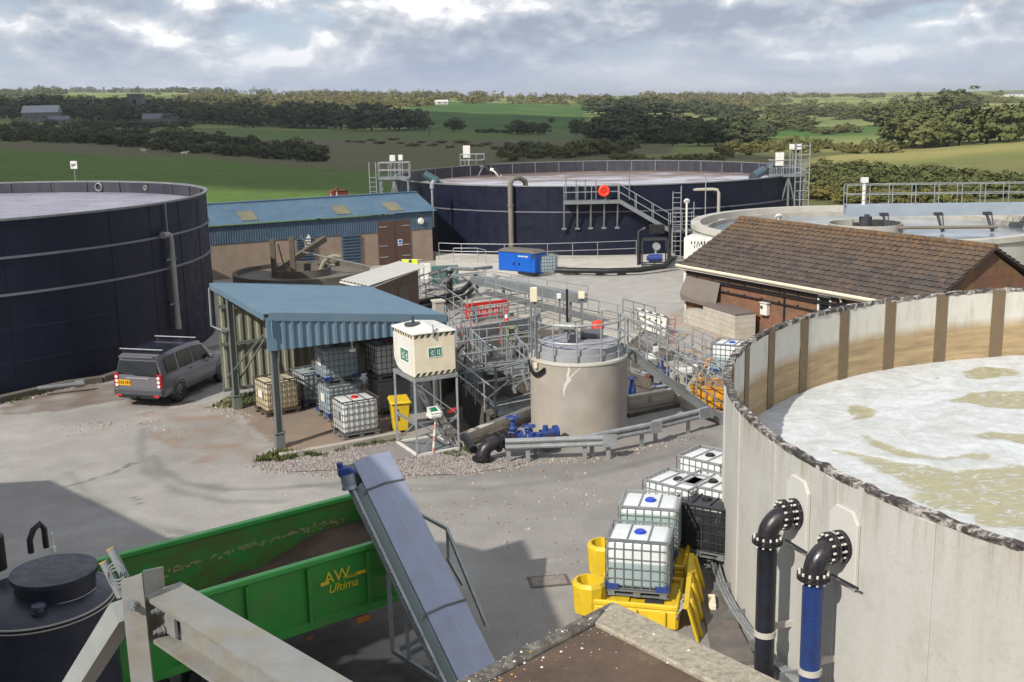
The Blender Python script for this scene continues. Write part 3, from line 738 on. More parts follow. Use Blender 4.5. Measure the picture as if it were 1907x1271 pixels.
# rail and slab in front of the far tank
m = MB(); pts = [P(818, 484), P(940, 488), P(1000, 489), P(1113, 486), P(1180, 483), P(1215, 478)]
SLZ = .25
def far_slab():
    A = [P(812, 510), P(1000, 515), P(1190, 505), P(1250, 497), P(1262, 468), P(1190, 476), P(1100, 480), P(950, 482), P(812, 478)]
    m = MB(); m.prism([(p.x, p.y) for p in A], -.1, SLZ); tag(m.build('concrete_slab', M['concpale'], bev=.02), 'pale raised concrete slab in front of the far navy tank', kind='structure')
far_slab()
t = thing('safety_railing', 'long grey two-rail fence on the slab in front of the far navy tank', 'railing', P(1000, 486, SLZ))
prail(t, [P(u, v, SLZ) for u, v in ((818, 482), (860, 484), (940, 485), (1020, 484), (1113, 481), (1185, 478), (1197, 470), (1215, 468))], post=2.0, h=1.0)
prail(t, [P(u, v, SLZ) for u, v in ((845, 488), (890, 488), (905, 492))], post=1.2, h=.85)
# ------------------------------------------------------------------ blue roofed building
E1 = V(.888, .46, 0).normalized(); E2 = V(-E1.y, E1.x, 0); EZ = V(0, 0, 1)
M['peb'] = mat('pebbledash', lin(150, 132, 116), .95, 0, var=.15, vs=.8, dirt=lin(110, 92, 78), dirt_amt=.5, bump=.5, bs=60)
M['bluesheet'] = mat('blue_sheet', lin(72, 94, 114), .6, .1, var=.15, vs=.8, dirt=lin(96, 110, 118), dirt_amt=.5, dirt_scale=1.2)
M['blueroof'] = mat('blue_roof_sheet', lin(72, 100, 122), .55, .1, var=.12, vs=.6, dirt=lin(96, 118, 130), dirt_amt=.5, dirt_scale=.9)
M['brown'] = mat('brown_door_paint', lin(84, 60, 48), .7, 0, var=.2, vs=2)
def blue_building():
    ER = V(-4.64, 71.5, 0); L = 17.5; HW = 3.25; ze, zr = 3.2, 4.2
    t = thing('pump_house', 'long low building with a blue sheet roof and brown double doors', 'building', ER)
    g = ER - E1 * .25 + E2 * .25
    def q(s, d, z): return g - E1 * s + E2 * d + EZ * z
    m = MB(); m.ext([q(0, 0, 0), q(0, 0, 2.15), q(L, 0, 2.15), q(L, 0, 0)], E2 * .2); m.ext([q(0, .2, 0), q(0, 6, 0), q(0, 6, 2.15), q(0, .2, 2.15)], -E1 * .2); m.ext([q(0, 6, 0), q(0, 6, 2.15), q(L, 6, 2.15), q(L, 6, 0)], E2 * .2); m.build('wall', M['peb'], t)
    m = MB(); corr(m, q(L, -.03, 2.08), E1, L, EZ, ze - 2.08 - .06, -E2, pitch=.15, dep=.03); corr(m, q(-.03, 0, 2.08), E2, 3.1, EZ, ze - 2.1, E1, .15, .03, Hend=zr - 2.15); corr(m, q(-.03, 3.1, 2.08), E2, 3.1, EZ, zr - 2.15, E1, .15, .03, Hend=ze - 2.1); m.build('cladding', M['bluesheet'], t)
    sl = math.hypot(HW, zr - ze); up = (E2 * HW + EZ * (zr - ze)).normalized(); dn = up.cross(E1); nn = -dn if dn.z < 0 else dn
    m = MB(); corr(m, ER - E1 * (L + .2) + EZ * ze, E1, L + .2, up, sl, nn, .15, .035, round_=True)
    up2 = (-E2 * HW + EZ * (zr - ze)).normalized(); corr(m, ER - E1 * (L + .2) + E2 * 2 * HW + EZ * ze, E1, L + .2, up2, sl, V(nn.x, nn.y, nn.z), .15, .035, round_=True)
    r = m.build('roof', M['blueroof'], t)
    m = MB(); a = ER + E2 * HW + EZ * (zr + .03); m.bar(a, a - E1 * (L + .2), .35, .06); m.build('ridge_cap', M['blueroof'], r)
    M['rooflight'] = mat('mossy_rooflight', lin(118, 114, 92), .7, 0, var=.3, vs=2)
    for u_, v_ in ((463, 405), (640, 394), (737, 388)):
        p = P(u_, v_, 3.5); s = (ER - p).dot(E1)
        m = MB(); corr(m, ER - E1 * (s + .5) + up * .35 + EZ * (ze + .035) , E1, 1.0, up, 1.5, nn, .15, .04, round_=True); m.build('rooflight', M['rooflight'], r)
    # doors
    s0 = (ER - P(765, 487, 0)).dot(E1); 
    def fx(u_, v_=480):  # distance along facade for a column of the photo
        d = ray(u_, v_); n = E2; g0 = g; den = Vector((d.x, d.y, 0)).dot(n); k = g0.dot(n) / den; hit = Vector((d.x, d.y, 0)) * k
        return (g - hit).dot(E1)
    a, b = fx(704, 450), fx(764, 450)
    dr = MB(); dr.ext([q(b, -.07, .02), q(b, -.07, 2.75), q(a, -.07, 2.75), q(a, -.07, .02)], E2 * .05)
    do = dr.build('double_door', M['brown'], t, bev=.01)
    m = MB(); mid = (a + b) / 2; m.bar(q(mid, -.08, .05), q(mid, -.08, 2.72), .03, .02); m.build('door_gap', M['darkgrey'], do)
    m = MB()
    for s in (a - .1, ): pass
    for z in (.5, 1.2, 2.4):
        for s_, e_ in ((b + .05, b + .6), (a - .05, a - .6)): m.bar(q(s_, -.09, z), q(e_, -.09, z), .02, .06)
    m.build('hinge_strap', M['galv'], do)
    m = MB(); s = fx(745, 454); m.ext([q(s - .12, -.09, 1.15), q(s + .18, -.09, 1.15), q(s + .18, -.09, 1.55), q(s - .12, -.09, 1.55)], -E2 * .01); sg = m.build('notice', M['white'], do)
    m = MB(); m.box(*q(s + .03, -.105, 1.43), .2, .01, .15, math.atan2(E1.y, E1.x)); m.box(*q(s + .03, -.105, 1.26), .22, .01, .08, math.atan2(E1.y, E1.x)); m.build('notice_print', plain('notice_blue', lin(50, 80, 180)), sg)
    for u0, u1, z0, z1 in ((637, 671, .35, 2.1), (553, 585, .6, 2.1)):
        a, b = fx(u0, 470), fx(u1, 470)
        m = MB(); m.ext([q(a, -.04, z0), q(b, -.04, z0), q(b, -.04, z1), q(a, -.04, z1)], -E2 * .03)
        n = 9
        for k in range(n): z = z0 + (z1 - z0) * (k + .5) / n; m.bar(q(a, -.1, z), q(b, -.1, z), .12, .06)
        m.build('louvre', M['bluesheet'], t)
    m = MB(); s = fx(783, 415); c = q(s, -.1, 2.6); m.lathe((0, 0, 0), [(0, .12), (.17, .1), (.22, 0), (.22, -.03), (0, -.03)], 20); m.xf(Matrix.Translation(c) @ Matrix.Rotation(math.atan2(E1.y, E1.x), 4, 'Z') @ Matrix.Rotation(pi / 2, 4, 'X')); m.build('bulkhead_lamp', M['white'], t, smooth=True)
    m = MB(); s = fx(573, 430); m.ext([q(s, -.12, 2.3), q(s + .3, -.12, 1.9), q(s + .25, -.12, 1.1), q(s - .1, -.12, 1.1), q(s - .12, -.12, 2.1)], -E2 * .02); m.build('hanging_sheet', M['white'], t)
    m = MB(); c = ER - E1 * 5.0 + E2 * HW + EZ * 4.22; m.box(c.x, c.y, c.z + .28, 1.0, .7, .5, .46); m.cyl((c.x, c.y, c.z + .5), .2, .22, 12)
    return t, c
bb, bc = blue_building()
def red_box():
    c = D(630, 362, 75.0); t = thing('roof_ventilator', 'small rusty red box standing on the ridge of the blue roof', 'ventilator', (c.x, c.y, c.z - .2))
    m = MB(); m.box(c.x, c.y, c.z + .02, 1.15, .7, .42, .46); m.build('housing', mat('rusty_red_paint', lin(128, 58, 44), .8, 0, var=.3, vs=4), t, bev=.03)
    m = MB(); m.box(c.x, c.y, c.z + .26, .95, .8, .08, .46); m.cyl((c.x - .1, c.y, c.z + .28), .16, .16, 12); m.build('cowl', M['rust'], t)
    m = MB(); m.box(c.x - .05, c.y - .42, c.z + .02, .06, .06, .4, .46); m.box(c.x - .4, c.y - .5, c.z, .12, .04, .12, .46); m.build('plate', M['white'], t)
red_box()
# ------------------------------------------------------------------ brick building with tiled roof
def brick_mat():
    t = NT('old_brick'); b = t.N('ShaderNodeTexBrick'); b.inputs['Scale'].default_value = 1; b.inputs['Brick Width'].default_value = .225; b.inputs['Row Height'].default_value = .075; b.inputs['Mortar Size'].default_value = .008
    b.inputs['Color1'].default_value = lin(136, 80, 56); b.inputs['Color2'].default_value = lin(108, 68, 50); b.inputs['Mortar'].default_value = lin(130, 112, 92); b.offset = .5
    co = t.coord(); sp = t.N('ShaderNodeSeparateXYZ'); t.L(co, sp.inputs[0]); cb = t.N('ShaderNodeCombineXYZ')
    dt = t.math('ADD', t.math('MULTIPLY', sp.outputs[0], .5), t.math('MULTIPLY', sp.outputs[1], -.866)); t.L(dt, cb.inputs[0]); t.L(sp.outputs[2], cb.inputs[1]); t.L(cb.outputs[0], b.inputs['Vector'])
    c = t.mix(t.ramp(t.noise(.9, 6, .7), [(.42, 0), (.6, .75)]), b.outputs['Color'], lin(96, 78, 62)); c = t.mix(t.ramp(t.noise(2.2, 5, .7, stretch=(1, 1, .4)), [(.5, 0), (.7, .6)]), c, lin(132, 104, 62)); t.base(c); t.set(Roughness=.92); t.bump(b.outputs['Fac'], .3, .01); return t.m
def tile_mat():
    t = NT('clay_roof_tiles'); v = t.N('ShaderNodeTexVoronoi'); v.inputs['Scale'].default_value = 3.2; t.L(t.coord(), v.inputs['Vector'])
    a = t.noise(1.4, 6, .7)
    c = t.ramp(v.outputs['Color'], [(.2, lin(62, 54, 50)), (.5, lin(76, 65, 59)), (.8, lin(92, 76, 66))])
    c = t.mix(t.ramp(a, [(.4, 0), (.65, .8)]), c, lin(80, 74, 68))
    at = t.N('ShaderNodeAttribute', attribute_name='lichen'); k = t.math('MULTIPLY', at.outputs['Fac'], t.ramp(t.noise(7, 5, .7), [(.42, 0), (.6, 1)]))
    c = t.mix(k, c, lin(124, 92, 54)); c = t.mix(t.ramp(t.noise(9, 4, .7), [(.62, 0), (.78, .4)]), c, lin(130, 100, 76)); t.base(c); t.set(Roughness=.95); t.bump(t.noise(30, 4, .7), .4, .01); return t.m
def brick_building():
    E0 = V(7.68, 50.4, 0); d = V(.5, -.866, 0).normalized(); n = V(-d.y, d.x, 0); ze, zr = 2.456, 4.292; HW = 3.56; L = 13.77
    t = thing('brick_house', 'old brick building with a long mossy brown tiled roof behind the foaming concrete tank', 'building', E0)
    g0 = E0 + d * .2 + n * .25; W_ = 2 * HW - .5; LL = L - .4
    def q(s, w_, z): return g0 + d * s + n * w_ + EZ * z
    BM = brick_mat(); m = MB()
    m.ext([q(0, 0, 0), q(LL, 0, 0), q(LL, 0, ze - .1), q(0, 0, ze - .1)], n * .22)
    m.ext([q(0, W_, 0), q(LL, W_, 0), q(LL, W_, ze - .1), q(0, W_, ze - .1)], -n * .22)
    zz = zr - .1
    m.ext([q(LL, .22, 0), q(LL, W_ - .22, 0), q(LL, W_ - .22, ze - .05), q(LL, W_ / 2, zz), q(LL, .22, ze - .05)], -d * .22)
    m.ext([q(0, .22, 0), q(0, W_ - .22, 0), q(0, W_ - .22, ze - .05), q(0, W_ / 2, zz), q(0, .22, ze - .05)], d * .22)
    wall = m.build('wall', BM, t)
    # tiled slopes as real stepped and rolled tiles
    tm = tile_mat()
    def slope(side):
        rows = 13; cols = 44; per = 6; sl = math.hypot(HW, zr - ze); o = E0 if side == 0 else E0 + n * 2 * HW
        up = ((n if side == 0 else -n) * HW + EZ * (zr - ze)).normalized(); nn = (up.cross(d) if side else d.cross(up)).normalized()
        if nn.z < 0: nn = -nn
        vs = []; fs = []; lich = []; rnd = random.Random(side + 2)
        K = cols * per + 1
        for r in range(rows):
            for e in (0, 1):
                v_ = sl * (r + e) / rows; lift = .055 if e == 0 else .008
                for k in range(K):
                    f = (k % per) / per; h = .042 * (.5 + .5 * math.cos(2 * pi * f)) ** 1.5 if e == 0 else .038 * (.5 + .5 * math.cos(2 * pi * f)) ** 1.5
                    jit = noise.noise(Vector((k // per * 1.7, r * 2.3, side))) * .022
                    p = o + d * (L * k / (K - 1)) + up * (v_ - (.02 if e == 0 else 0) + jit * (e == 0)) + nn * (lift + h + jit * .5) + EZ * ze
                    vs.append(p); lich.append(max(0, min(1, (v_ / sl - .45) * 1.6)))
        for r in range(rows):
            for k in range(K - 1):
                a = (2 * r) * K + k; fs.append((a, a + 1, a + K + 1, a + K))
                if r < rows - 1: b = (2 * r + 1) * K + k; fs.append((b, b + 1, b + K + 1, b + K))
        for k in range(K - 1):  # lower lip
            pass
        return vs, fs, lich
    m = MB(); li = []
    for sd in (0, 1): v_, f_, l_ = slope(sd); m.add(v_, f_); li += l_
    n0 = len(m.v)
    # under-boarding
    a, b = E0 + EZ * (ze - .03), E0 + n * HW + EZ * (zr - .02); c_ = E0 + n * 2 * HW + EZ * (ze - .03)
    m.ext([a, b, c_, c_ + EZ * .05, b + EZ * .05, a + EZ * .05], d * L)
    li += [0] * (len(m.v) - n0)
    roof = m.build('roof', tm, t)
    la = roof.data.attributes.new('lichen', 'FLOAT', 'POINT'); la.data.foreach_set('value', li)
    m = MB(); c = E0 + n * HW + EZ * (zr + .05)
    for k in range(30):
        p0, p1 = c + d * (L * k / 30), c + d * (L * (k + 1) / 30 - .015); zz_ = .012 * noise.noise(V(k * 3.3, 0, 0))
        m.tube([p0 + EZ * zz_, p1 + EZ * zz_], .13, 8)
    rc = m.build('ridge_tiles', tm, roof, smooth=True); lb = rc.data.attributes.new('lichen', 'FLOAT', 'POINT'); lb.data.foreach_set('value', [.9] * len(rc.data.vertices))
    # gutter and fascia
    m = MB(); m.bar(E0 - n * .03 + EZ * (ze - .06) - d * .05, E0 - n * .03 + EZ * (ze - .06) + d * L, .03, .2); m.build('fascia_board', M['white'], t)
    m = MB(); m.tube([E0 - n * .11 + EZ * (ze + .0) - d * .05, E0 - n * .11 + EZ * (ze - .02) + d * L], .065, 8); gt = m.build('gutter', M['cream'], t, smooth=True)
    def fx(u_, v_, off=0.0):
        dd = ray(u_, v_); P0 = g0 - n * off - V(0, 0, H); k = P0.dot(n) / dd.dot(n); h = dd * k + V(0, 0, H); return (h - g0).dot(d), h.z
    m = MB(); x, z = fx(1568, 560, .05); m.tube([q(x, -.3, ze - .05), q(x, -.1, ze - .3), q(x, -.08, 0)], .045, 8); m.build('downpipe', M['cream'], t, smooth=True)
    m = MB(); x, z = .05, 1; m.tube([q(x, -.3, ze - .05), q(x, -.06, ze - .3), q(x, -.06, 0)], .05, 8); m.build('downpipe', M['white'], t, smooth=True)
    # window
    x0, z0 = fx(1524, 600); x1, z1 = fx(1548, 555)
    m = MB(); zt, zb = z1, z1 - 1.0; w0, w1 = x0, x1
    for a_, b_ in (((w0, zb), (w1, zb)), ((w1, zb), (w1, zt)), ((w1, zt), (w0, zt)), ((w0, zt), (w0, zb))): m.bar(q(a_[0], -.02, a_[1]), q(b_[0], -.02, b_[1]), .08, .08, up=n)
    wf = m.build('window', M['white'], t)
    m = MB(); m.ext([q(w0, -.01, zb), q(w1, -.01, zb), q(w1, -.01, zt), q(w0, -.01, zt)], n * .02); m.build('pane', M['glass'], wf)
    # conduits on the wall
    for k, (za, zb) in enumerate(((2.12, 2.12), (1.98, 1.98), (1.9, 1.9), (1.6, 1.55))):
        m = MB(); m.tube([q(.1 if k else 0, -.06 - .01 * k, za), q(9.6, -.06 - .01 * k, zb)], .035, 6)
        for s in range(9): m.box(*q(.8 + s * 1.05, -.03, za), .05, .08, .1, math.atan2(d.y, d.x))
        m.build('conduit', M['black'], t, smooth=True)
    x, z = fx(1465, 575); m = MB(); m.box(*q(9.6, -.1, 1.85), .5, .16, .5, math.atan2(d.y, d.x)); m.build('cable_duct', M['black'], t); m = MB(); m.bar(q(x - .1, -.05, 2.1), q(x - .1, -.05, .3), .06); m.build('conduit', M['black'], t)
    x, z = fx(1425, 576, .1)
    mb = thing('meter_box', 'small white electrical meter box on the brick wall', 'meter box', q(x, -.1, z)); m = MB(); m.box(*q(x, -.12, z), .4, .2, .5, math.atan2(d.y, d.x)); m.build('casing', M['white'], mb, bev=.02)
    m = MB(); m.box(*q(x - .08, -.23, z + .08), .13, .02, .12, math.atan2(d.y, d.x)); m.build('dial_window', M['darkgrey'], mb)
    m = MB(); m.box(*q(x + .02, -.14, z + .28), .46, .26, .03, math.atan2(d.y, d.x)); m.build('hood', M['white'], mb)
    # grey sheet hood on the wall at the near left end
    m = MB(); a0, b0 = .15, 2.45
    m.ext([q(a0, -.1, 2.0), q(b0, -.1, 1.95), q(b0 + .1, -.4, 1.1), q(b0 - .05, -.36, .9), q(a0 - .05, -.36, .95), q(a0 - .1, -.4, 1.25)], V(0, 0, -.05))
    m.build('sheet_hood', mat('grey_hood_sheet', lin(128, 118, 110), .7, .1, var=.12), t)
    # block enclosure with chequer plate lid
    k = thing('block_enclosure', 'low pale blockwork enclosure with a steel grating lid beside the brick wall', 'enclosure', P(1330, 605, 0))
    A_, B_, C_ = P(1262, 597, 0), P(1368, 633, 0), P(1397, 630, 0)
    dd = (B_ - A_).normalized(); nn = V(-dd.y, dd.x, 0); A_ = B_ - dd * 4.2
    m = MB(); m.ext([A_, B_, B_ + nn * 1.0, A_ + nn * 1.0], EZ * .62); m.cur = 0
    m.ext([B_ - dd * 2.55 + EZ * .62, B_ + EZ * .62, B_ + nn * 1.0 + EZ * .62, B_ - dd * 2.55 + nn * 1.0 + EZ * .62], EZ * .42)
    bm_ = NT('pale_blockwork'); br = bm_.N('ShaderNodeTexBrick'); br.inputs['Scale'].default_value = 1; br.inputs['Brick Width'].default_value = .45; br.inputs['Row Height'].default_value = .22; br.inputs['Mortar Size'].default_value = .01
    cc = lin(174, 168, 156); br.inputs['Color1'].default_value = cc; br.inputs['Color2'].default_value = lin(184, 178, 166); br.inputs['Mortar'].default_value = lin(150, 140, 120)
    co_ = bm_.coord(); s_ = bm_.N('ShaderNodeSeparateXYZ'); bm_.L(co_, s_.inputs[0]); cb = bm_.N('ShaderNodeCombineXYZ'); bm_.L(bm_.math('ADD', bm_.math('MULTIPLY', s_.outputs[0], dd.x), bm_.math('MULTIPLY', s_.outputs[1], dd.y)), cb.inputs[0]); bm_.L(s_.outputs[2], cb.inputs[1]); bm_.L(cb.outputs[0], br.inputs['Vector'])
    bm_.base(bm_.mix(bm_.ramp(bm_.noise(1.5, 5, .7), [(.45, 0), (.7, .5)]), br.outputs['Color'], lin(140, 126, 100))); bm_.set(Roughness=.92); M['block'] = bm_.m
    m.build('wall', bm_.m, k)
    m = MB(); m.ext([B_ - dd * 2.6 - nn * .04 + EZ * 1.05, B_ + dd * .04 - nn * .04 + EZ * 1.05, B_ + dd * .04 + nn * 1.04 + EZ * 1.05, B_ - dd * 2.6 + nn * 1.04 + EZ * 1.05], EZ * .04)
    ck = NT('chequer_plate'); vv = ck.N('ShaderNodeTexChecker'); vv.inputs['Scale'].default_value = 22; ck.L(ck.coord(), vv.inputs['Vector']); vv.inputs['Color1'].default_value = lin(132, 120, 112); vv.inputs['Color2'].default_value = lin(108, 98, 94); ck.base(vv.outputs['Color']); ck.set(Roughness=.7, Metallic=.2); M['chequer'] = ck.m
    m.build('grating_lid', ck.m, k)
brick_building()
# ------------------------------------------------------------------ foaming concrete tank, right
CR = (17.07, 20.88); RO = 12.75; ZT = 4.0; ZL = 1.9; TH = .12
def zmat(name, lo, hi, z0, z1, wob=.08, dirt=None, rough=.9):
    """wall with a real tide mark: lower colour below z0, upper above z1"""
    t = NT(name); sp = t.N('ShaderNodeSeparateXYZ'); t.L(t.coord(), sp.inputs[0])
    z = t.math('ADD', sp.outputs[2], t.math('MULTIPLY', t.math('SUBTRACT', t.noise(1.2, 4, .6, stretch=(1, 1, .25)), .5), wob * 8))
    k = t.N('ShaderNodeMapRange'); k.inputs[1].default_value = z0; k.inputs[2].default_value = z1; t.L(z, k.inputs[0])
    lo2 = t.mix(t.ramp(t.noise(1.3, 6, .7, stretch=(.5, .5, 6)), [(.35, 0), (.65, 1)]), sc(lo, .74), sc(lo, 1.22)); hi2 = t.mix(t.noise(2.5, 6, .7, stretch=(1, 1, .4)), sc(hi, .85), sc(hi, 1.1))
    c = t.mix(k.outputs[0], lo2, hi2)
    if dirt: c = t.mix(t.ramp(t.noise(3, 6, .7, stretch=(1, 1, .3)), [(.5, 0), (.75, .5)]), c, dirt)
    t.base(c); t.set(Roughness=rough); t.bump(t.noise(25, 4, .6), .25, .01); return t.m
def rim_mat():
    t = NT('lichen_rim'); c = t.ramp(t.noise(2.6, 9, .8, dist=.6), [(.42, lin(52, 48, 46)), (.51, lin(84, 78, 74)), (.55, lin(160, 154, 146)), (.64, lin(206, 200, 190))]); t.base(c); t.set(Roughness=.95); t.bump(t.noise(14, 5, .7), .8, .04); return t.m
def foam_mat():
    t = NT('foam_and_liquor'); at = t.N('ShaderNodeAttribute', attribute_name='olive')
    a = t.noise(2.2, 9, .72, dist=.6); b = t.noise(7, 8, .75); 
    k = t.math('ADD', at.outputs['Fac'], t.math('MULTIPLY', t.math('SUBTRACT', a, .5), .9)); k = t.math('ADD', k, t.math('MULTIPLY', t.math('SUBTRACT', b, .5), .7))
    f = t.ramp(k, [(.42, 0), (.52, .4), (.6, .75), (.72, 1)])
    fl = t.ramp(t.noise(5, 5, .7, dist=.4, stretch=(1, 1.8, 1)), [(.53, 0), (.6, .92)]); f = t.math('MULTIPLY', f, t.math('SUBTRACT', 1.0, fl))
    foam = t.mix(t.ramp(t.noise(.9, 7, .68, dist=1.4), [(.38, 0), (.62, 1)]), lin(200, 202, 203), lin(176, 178, 174))
    foam = t.mix(t.ramp(b, [(.5, 0), (.7, .6)]), foam, lin(222, 223, 225))
    liq = t.mix(t.ramp(a, [(.3, 0), (.7, 1)]), lin(150, 143, 106), lin(172, 166, 132))
    t.base(t.mix(f, foam, liq)); t.L(t.ramp(f, [(0, .8), (1, .35)]), t.bs.inputs['Roughness']); t.bump(t.math('SUBTRACT', b, t.math('MULTIPLY', f, .5)), .5, .05); return t.m
def pol3(*uv, z=ZL): return [tuple(P(u, v, z)[:2]) for u, v in uv]
OLV = [(pol3((1798, 697), (1830, 684), (1880, 684), (1900, 694), (1870, 708), (1815, 710)), 1), (pol3((1765, 742), (1800, 730), (1950, 726), (2050, 735), (2050, 765), (1860, 764), (1800, 752)), 1),
       (pol3((1576, 760), (1580, 752), (1640, 766), (1632, 778), (1585, 778)), 1), (pol3((1820, 812), (1900, 806), (2100, 812), (2100, 840), (1900, 832), (1850, 822)), 1),
       (pol3((1612, 808), (1640, 806), (1650, 822), (1700, 840), (1780, 850), (1850, 845), (1840, 856), (1740, 858), (1660, 846), (1622, 826)), .8),
       (pol3((1556, 840), (1600, 842), (1680, 862), (1760, 880), (1900, 862), (2100, 850), (2100, 1010), (1850, 985), (1740, 950), (1680, 905)), .74),
       (pol3((1742, 703), (1760, 700), (1765, 706), (1745, 708)), .7), (pol3((2000, 690), (2200, 690), (2300, 720), (2100, 715)), .9)]
def spill(x, y):
    r = math.hypot(x - CR[0], y - CR[1]); a = math.atan2(y - CR[1], x - CR[0])
    n = noise.noise(Vector((x * .5, y * .5, 4))) * .5; nx, ny = x + n * .7 + noise.noise(Vector((x * 1.7, y * 1.7, 0))) * .22, y + noise.noise(Vector((x * .5, y * .5, 8))) * .5 + noise.noise(Vector((x * 1.7, y * 1.7, 5))) * .3
    k = .17 + .34 * noise.noise(Vector((math.cos(a + r * .25) * r * .35, math.sin(a + r * .25) * r * .35, 2)))
    for pl, s in OLV:
        dd = pld(nx, ny, pl + pl[:1]); f = .5 + dd / .5 if inpoly(nx, ny, pl) else .5 - dd / .5; k = max(k, s * smooth(max(0, min(1, f))))
    return k
def outer_mat():
    t = NT('tank_outer_concrete'); st = t.noise(1, 7, .7, stretch=(2.2, 2.2, .22)); bl = t.noise(.7, 6, .7); fn = t.noise(16, 6, .75)
    c = t.mix(bl, lin(172, 170, 164), lin(190, 189, 184)); c = t.mix(t.ramp(st, [(.46, 0), (.7, .32)]), c, lin(166, 154, 130)); c = t.mix(t.ramp(t.noise(1.4, 8, .75), [(.52, 0), (.72, .5)]), c, lin(150, 146, 138))
    c = t.mix(t.ramp(fn, [(.5, 0), (.75, .3)]), c, lin(132, 126, 114)); sp = t.N('ShaderNodeSeparateXYZ'); t.L(t.coord(), sp.inputs[0])
    top = t.N('ShaderNodeMapRange'); top.inputs[1].default_value = 3.0; top.inputs[2].default_value = 4.0; t.L(sp.outputs[2], top.inputs[0])
    c = t.mix(t.math('MULTIPLY', top.outputs[0], t.ramp(t.noise(1, 7, .8, stretch=(5, 5, .3)), [(.48, 0), (.66, .8)])), c, lin(140, 128, 106))
    t.base(c); t.set(Roughness=.92); t.bump(fn, .35, .012); return t.m
def aeration():
    t = thing('aeration_tank', 'huge round pale concrete tank full of white foam at the right edge', 'concrete tank', (*CR, 0))
    N_ = 240
    wm = outer_mat() if True else mat('tank_outer_concrete', lin(184, 183, 177), .9, 0, var=.12, vs=.6, dirt=lin(172, 162, 140), dirt_amt=.5, dirt_scale=1.3, bump=.25, bs=22)
    m = MB(); m.lathe(CR, [(RO, -.1), (RO, ZT)], N_)
    m.build('outer_wall', wm, t, smooth=True)
    for k in range(40):
        a = math.radians(100 + 9 * k)
        if not (-1.02 * pi < (a - 2 * pi) < -.1 * pi or 150 < (100 + 9 * k) < 260): continue
        m = MB(); c, s = math.cos(a), math.sin(a)
        m.box(CR[0] + (RO + .0) * c, CR[1] + (RO + .0) * s, ZT / 2 - .03, .05, .34, ZT - .08, a)
        if 150 < 100 + 9 * k < 262: m.build('pilaster', wm, t, bev=.012)
    im = zmat('tank_inner_wall', lin(164, 142, 108), lin(198, 195, 184), 2.85, 3.15, .03, lin(150, 128, 96))
    m = MB(); m.lathe(CR, [(RO - TH, 1.2), (RO - TH, ZT)], N_); m.build('inner_wall', im, t, smooth=True)
    sm = mat('damp_joint', lin(126, 108, 82), .8, 0, var=.3, vs=2, dirt=lin(92, 72, 52), dirt_amt=.6)
    for k in range(14):
        a = math.radians(46 + 9 * k + .5); m = MB(); m.box(CR[0] + (RO - TH) * math.cos(a), CR[1] + (RO - TH) * math.sin(a), 2.85, .05, .42, 2.28, a); m.build('joint_strip', sm, t)
    # crumbling rim
    rnd = random.Random(4); prof = []; vs = []; n = 900; K = 6
    for i in range(n):
        a = 2 * pi * i / n; v0 = Vector((math.cos(a) * 22, math.sin(a) * 22, 0))
        d1 = noise.noise(v0) * .04 + noise.noise(v0 * 3) * .05; d2 = noise.noise(v0 + V(0, 0, 7)) * .03 + noise.noise(v0 * 3 + V(0, 0, 7)) * .04; h = .025 + .05 * noise.noise(v0 * 2.2 + V(0, 0, 3))
        for rr, z in ((RO - TH - .02 + d2, -.08), (RO - TH - .02 + d2, h), (RO - TH * .75, h * .5 + .02 * noise.noise(v0 * 6)), (RO - TH * .25, h * .5 + .02 * noise.noise(v0 * 6 + V(3, 0, 0))), (RO + .015 + d1 * .6, h - .01), (RO + .008 + d1 * .4, -.06)):
            vs.append((CR[0] + rr * math.cos(a), CR[1] + rr * math.sin(a), ZT + z))
    fs = [(i * K + q, ((i + 1) % n) * K + q, ((i + 1) % n) * K + q + 1, i * K + q + 1) for i in range(n) for q in range(K - 1)]
    m = MB(); m.add(vs, fs); m.build('crumbling_rim', rim_mat(), t)
    # foam surface
    m = MB(); ol = []; NR, NA = 130, 420
    for i in range(NR + 1):
        r = (RO - TH) * i / NR
        for j in range(NA):
            a = 2 * pi * j / NA; x, y = CR[0] + r * math.cos(a), CR[1] + r * math.sin(a); k = spill(x, y)
            m.v.append((x, y, ZL + .035 * max(0, .6 - k) + .02 * noise.noise(Vector((x * 3, y * 3, 0))))); ol.append(k)
    for i in range(NR):
        for j in range(NA): m.f.append((i * NA + j, i * NA + (j + 1) % NA, (i + 1) * NA + (j + 1) % NA, (i + 1) * NA + j)); m.mi.append(0)
    o = m.build('foam_surface', foam_mat(), t, smooth=True, ang=80); la = o.data.attributes.new('olive', 'FLOAT', 'POINT'); la.data.foreach_set('value', ol)
    return t, wm
AT, ATM = aeration()
def rpt(a, r, z): return V(CR[0] + r * math.cos(a), CR[1] + r * math.sin(a), z)
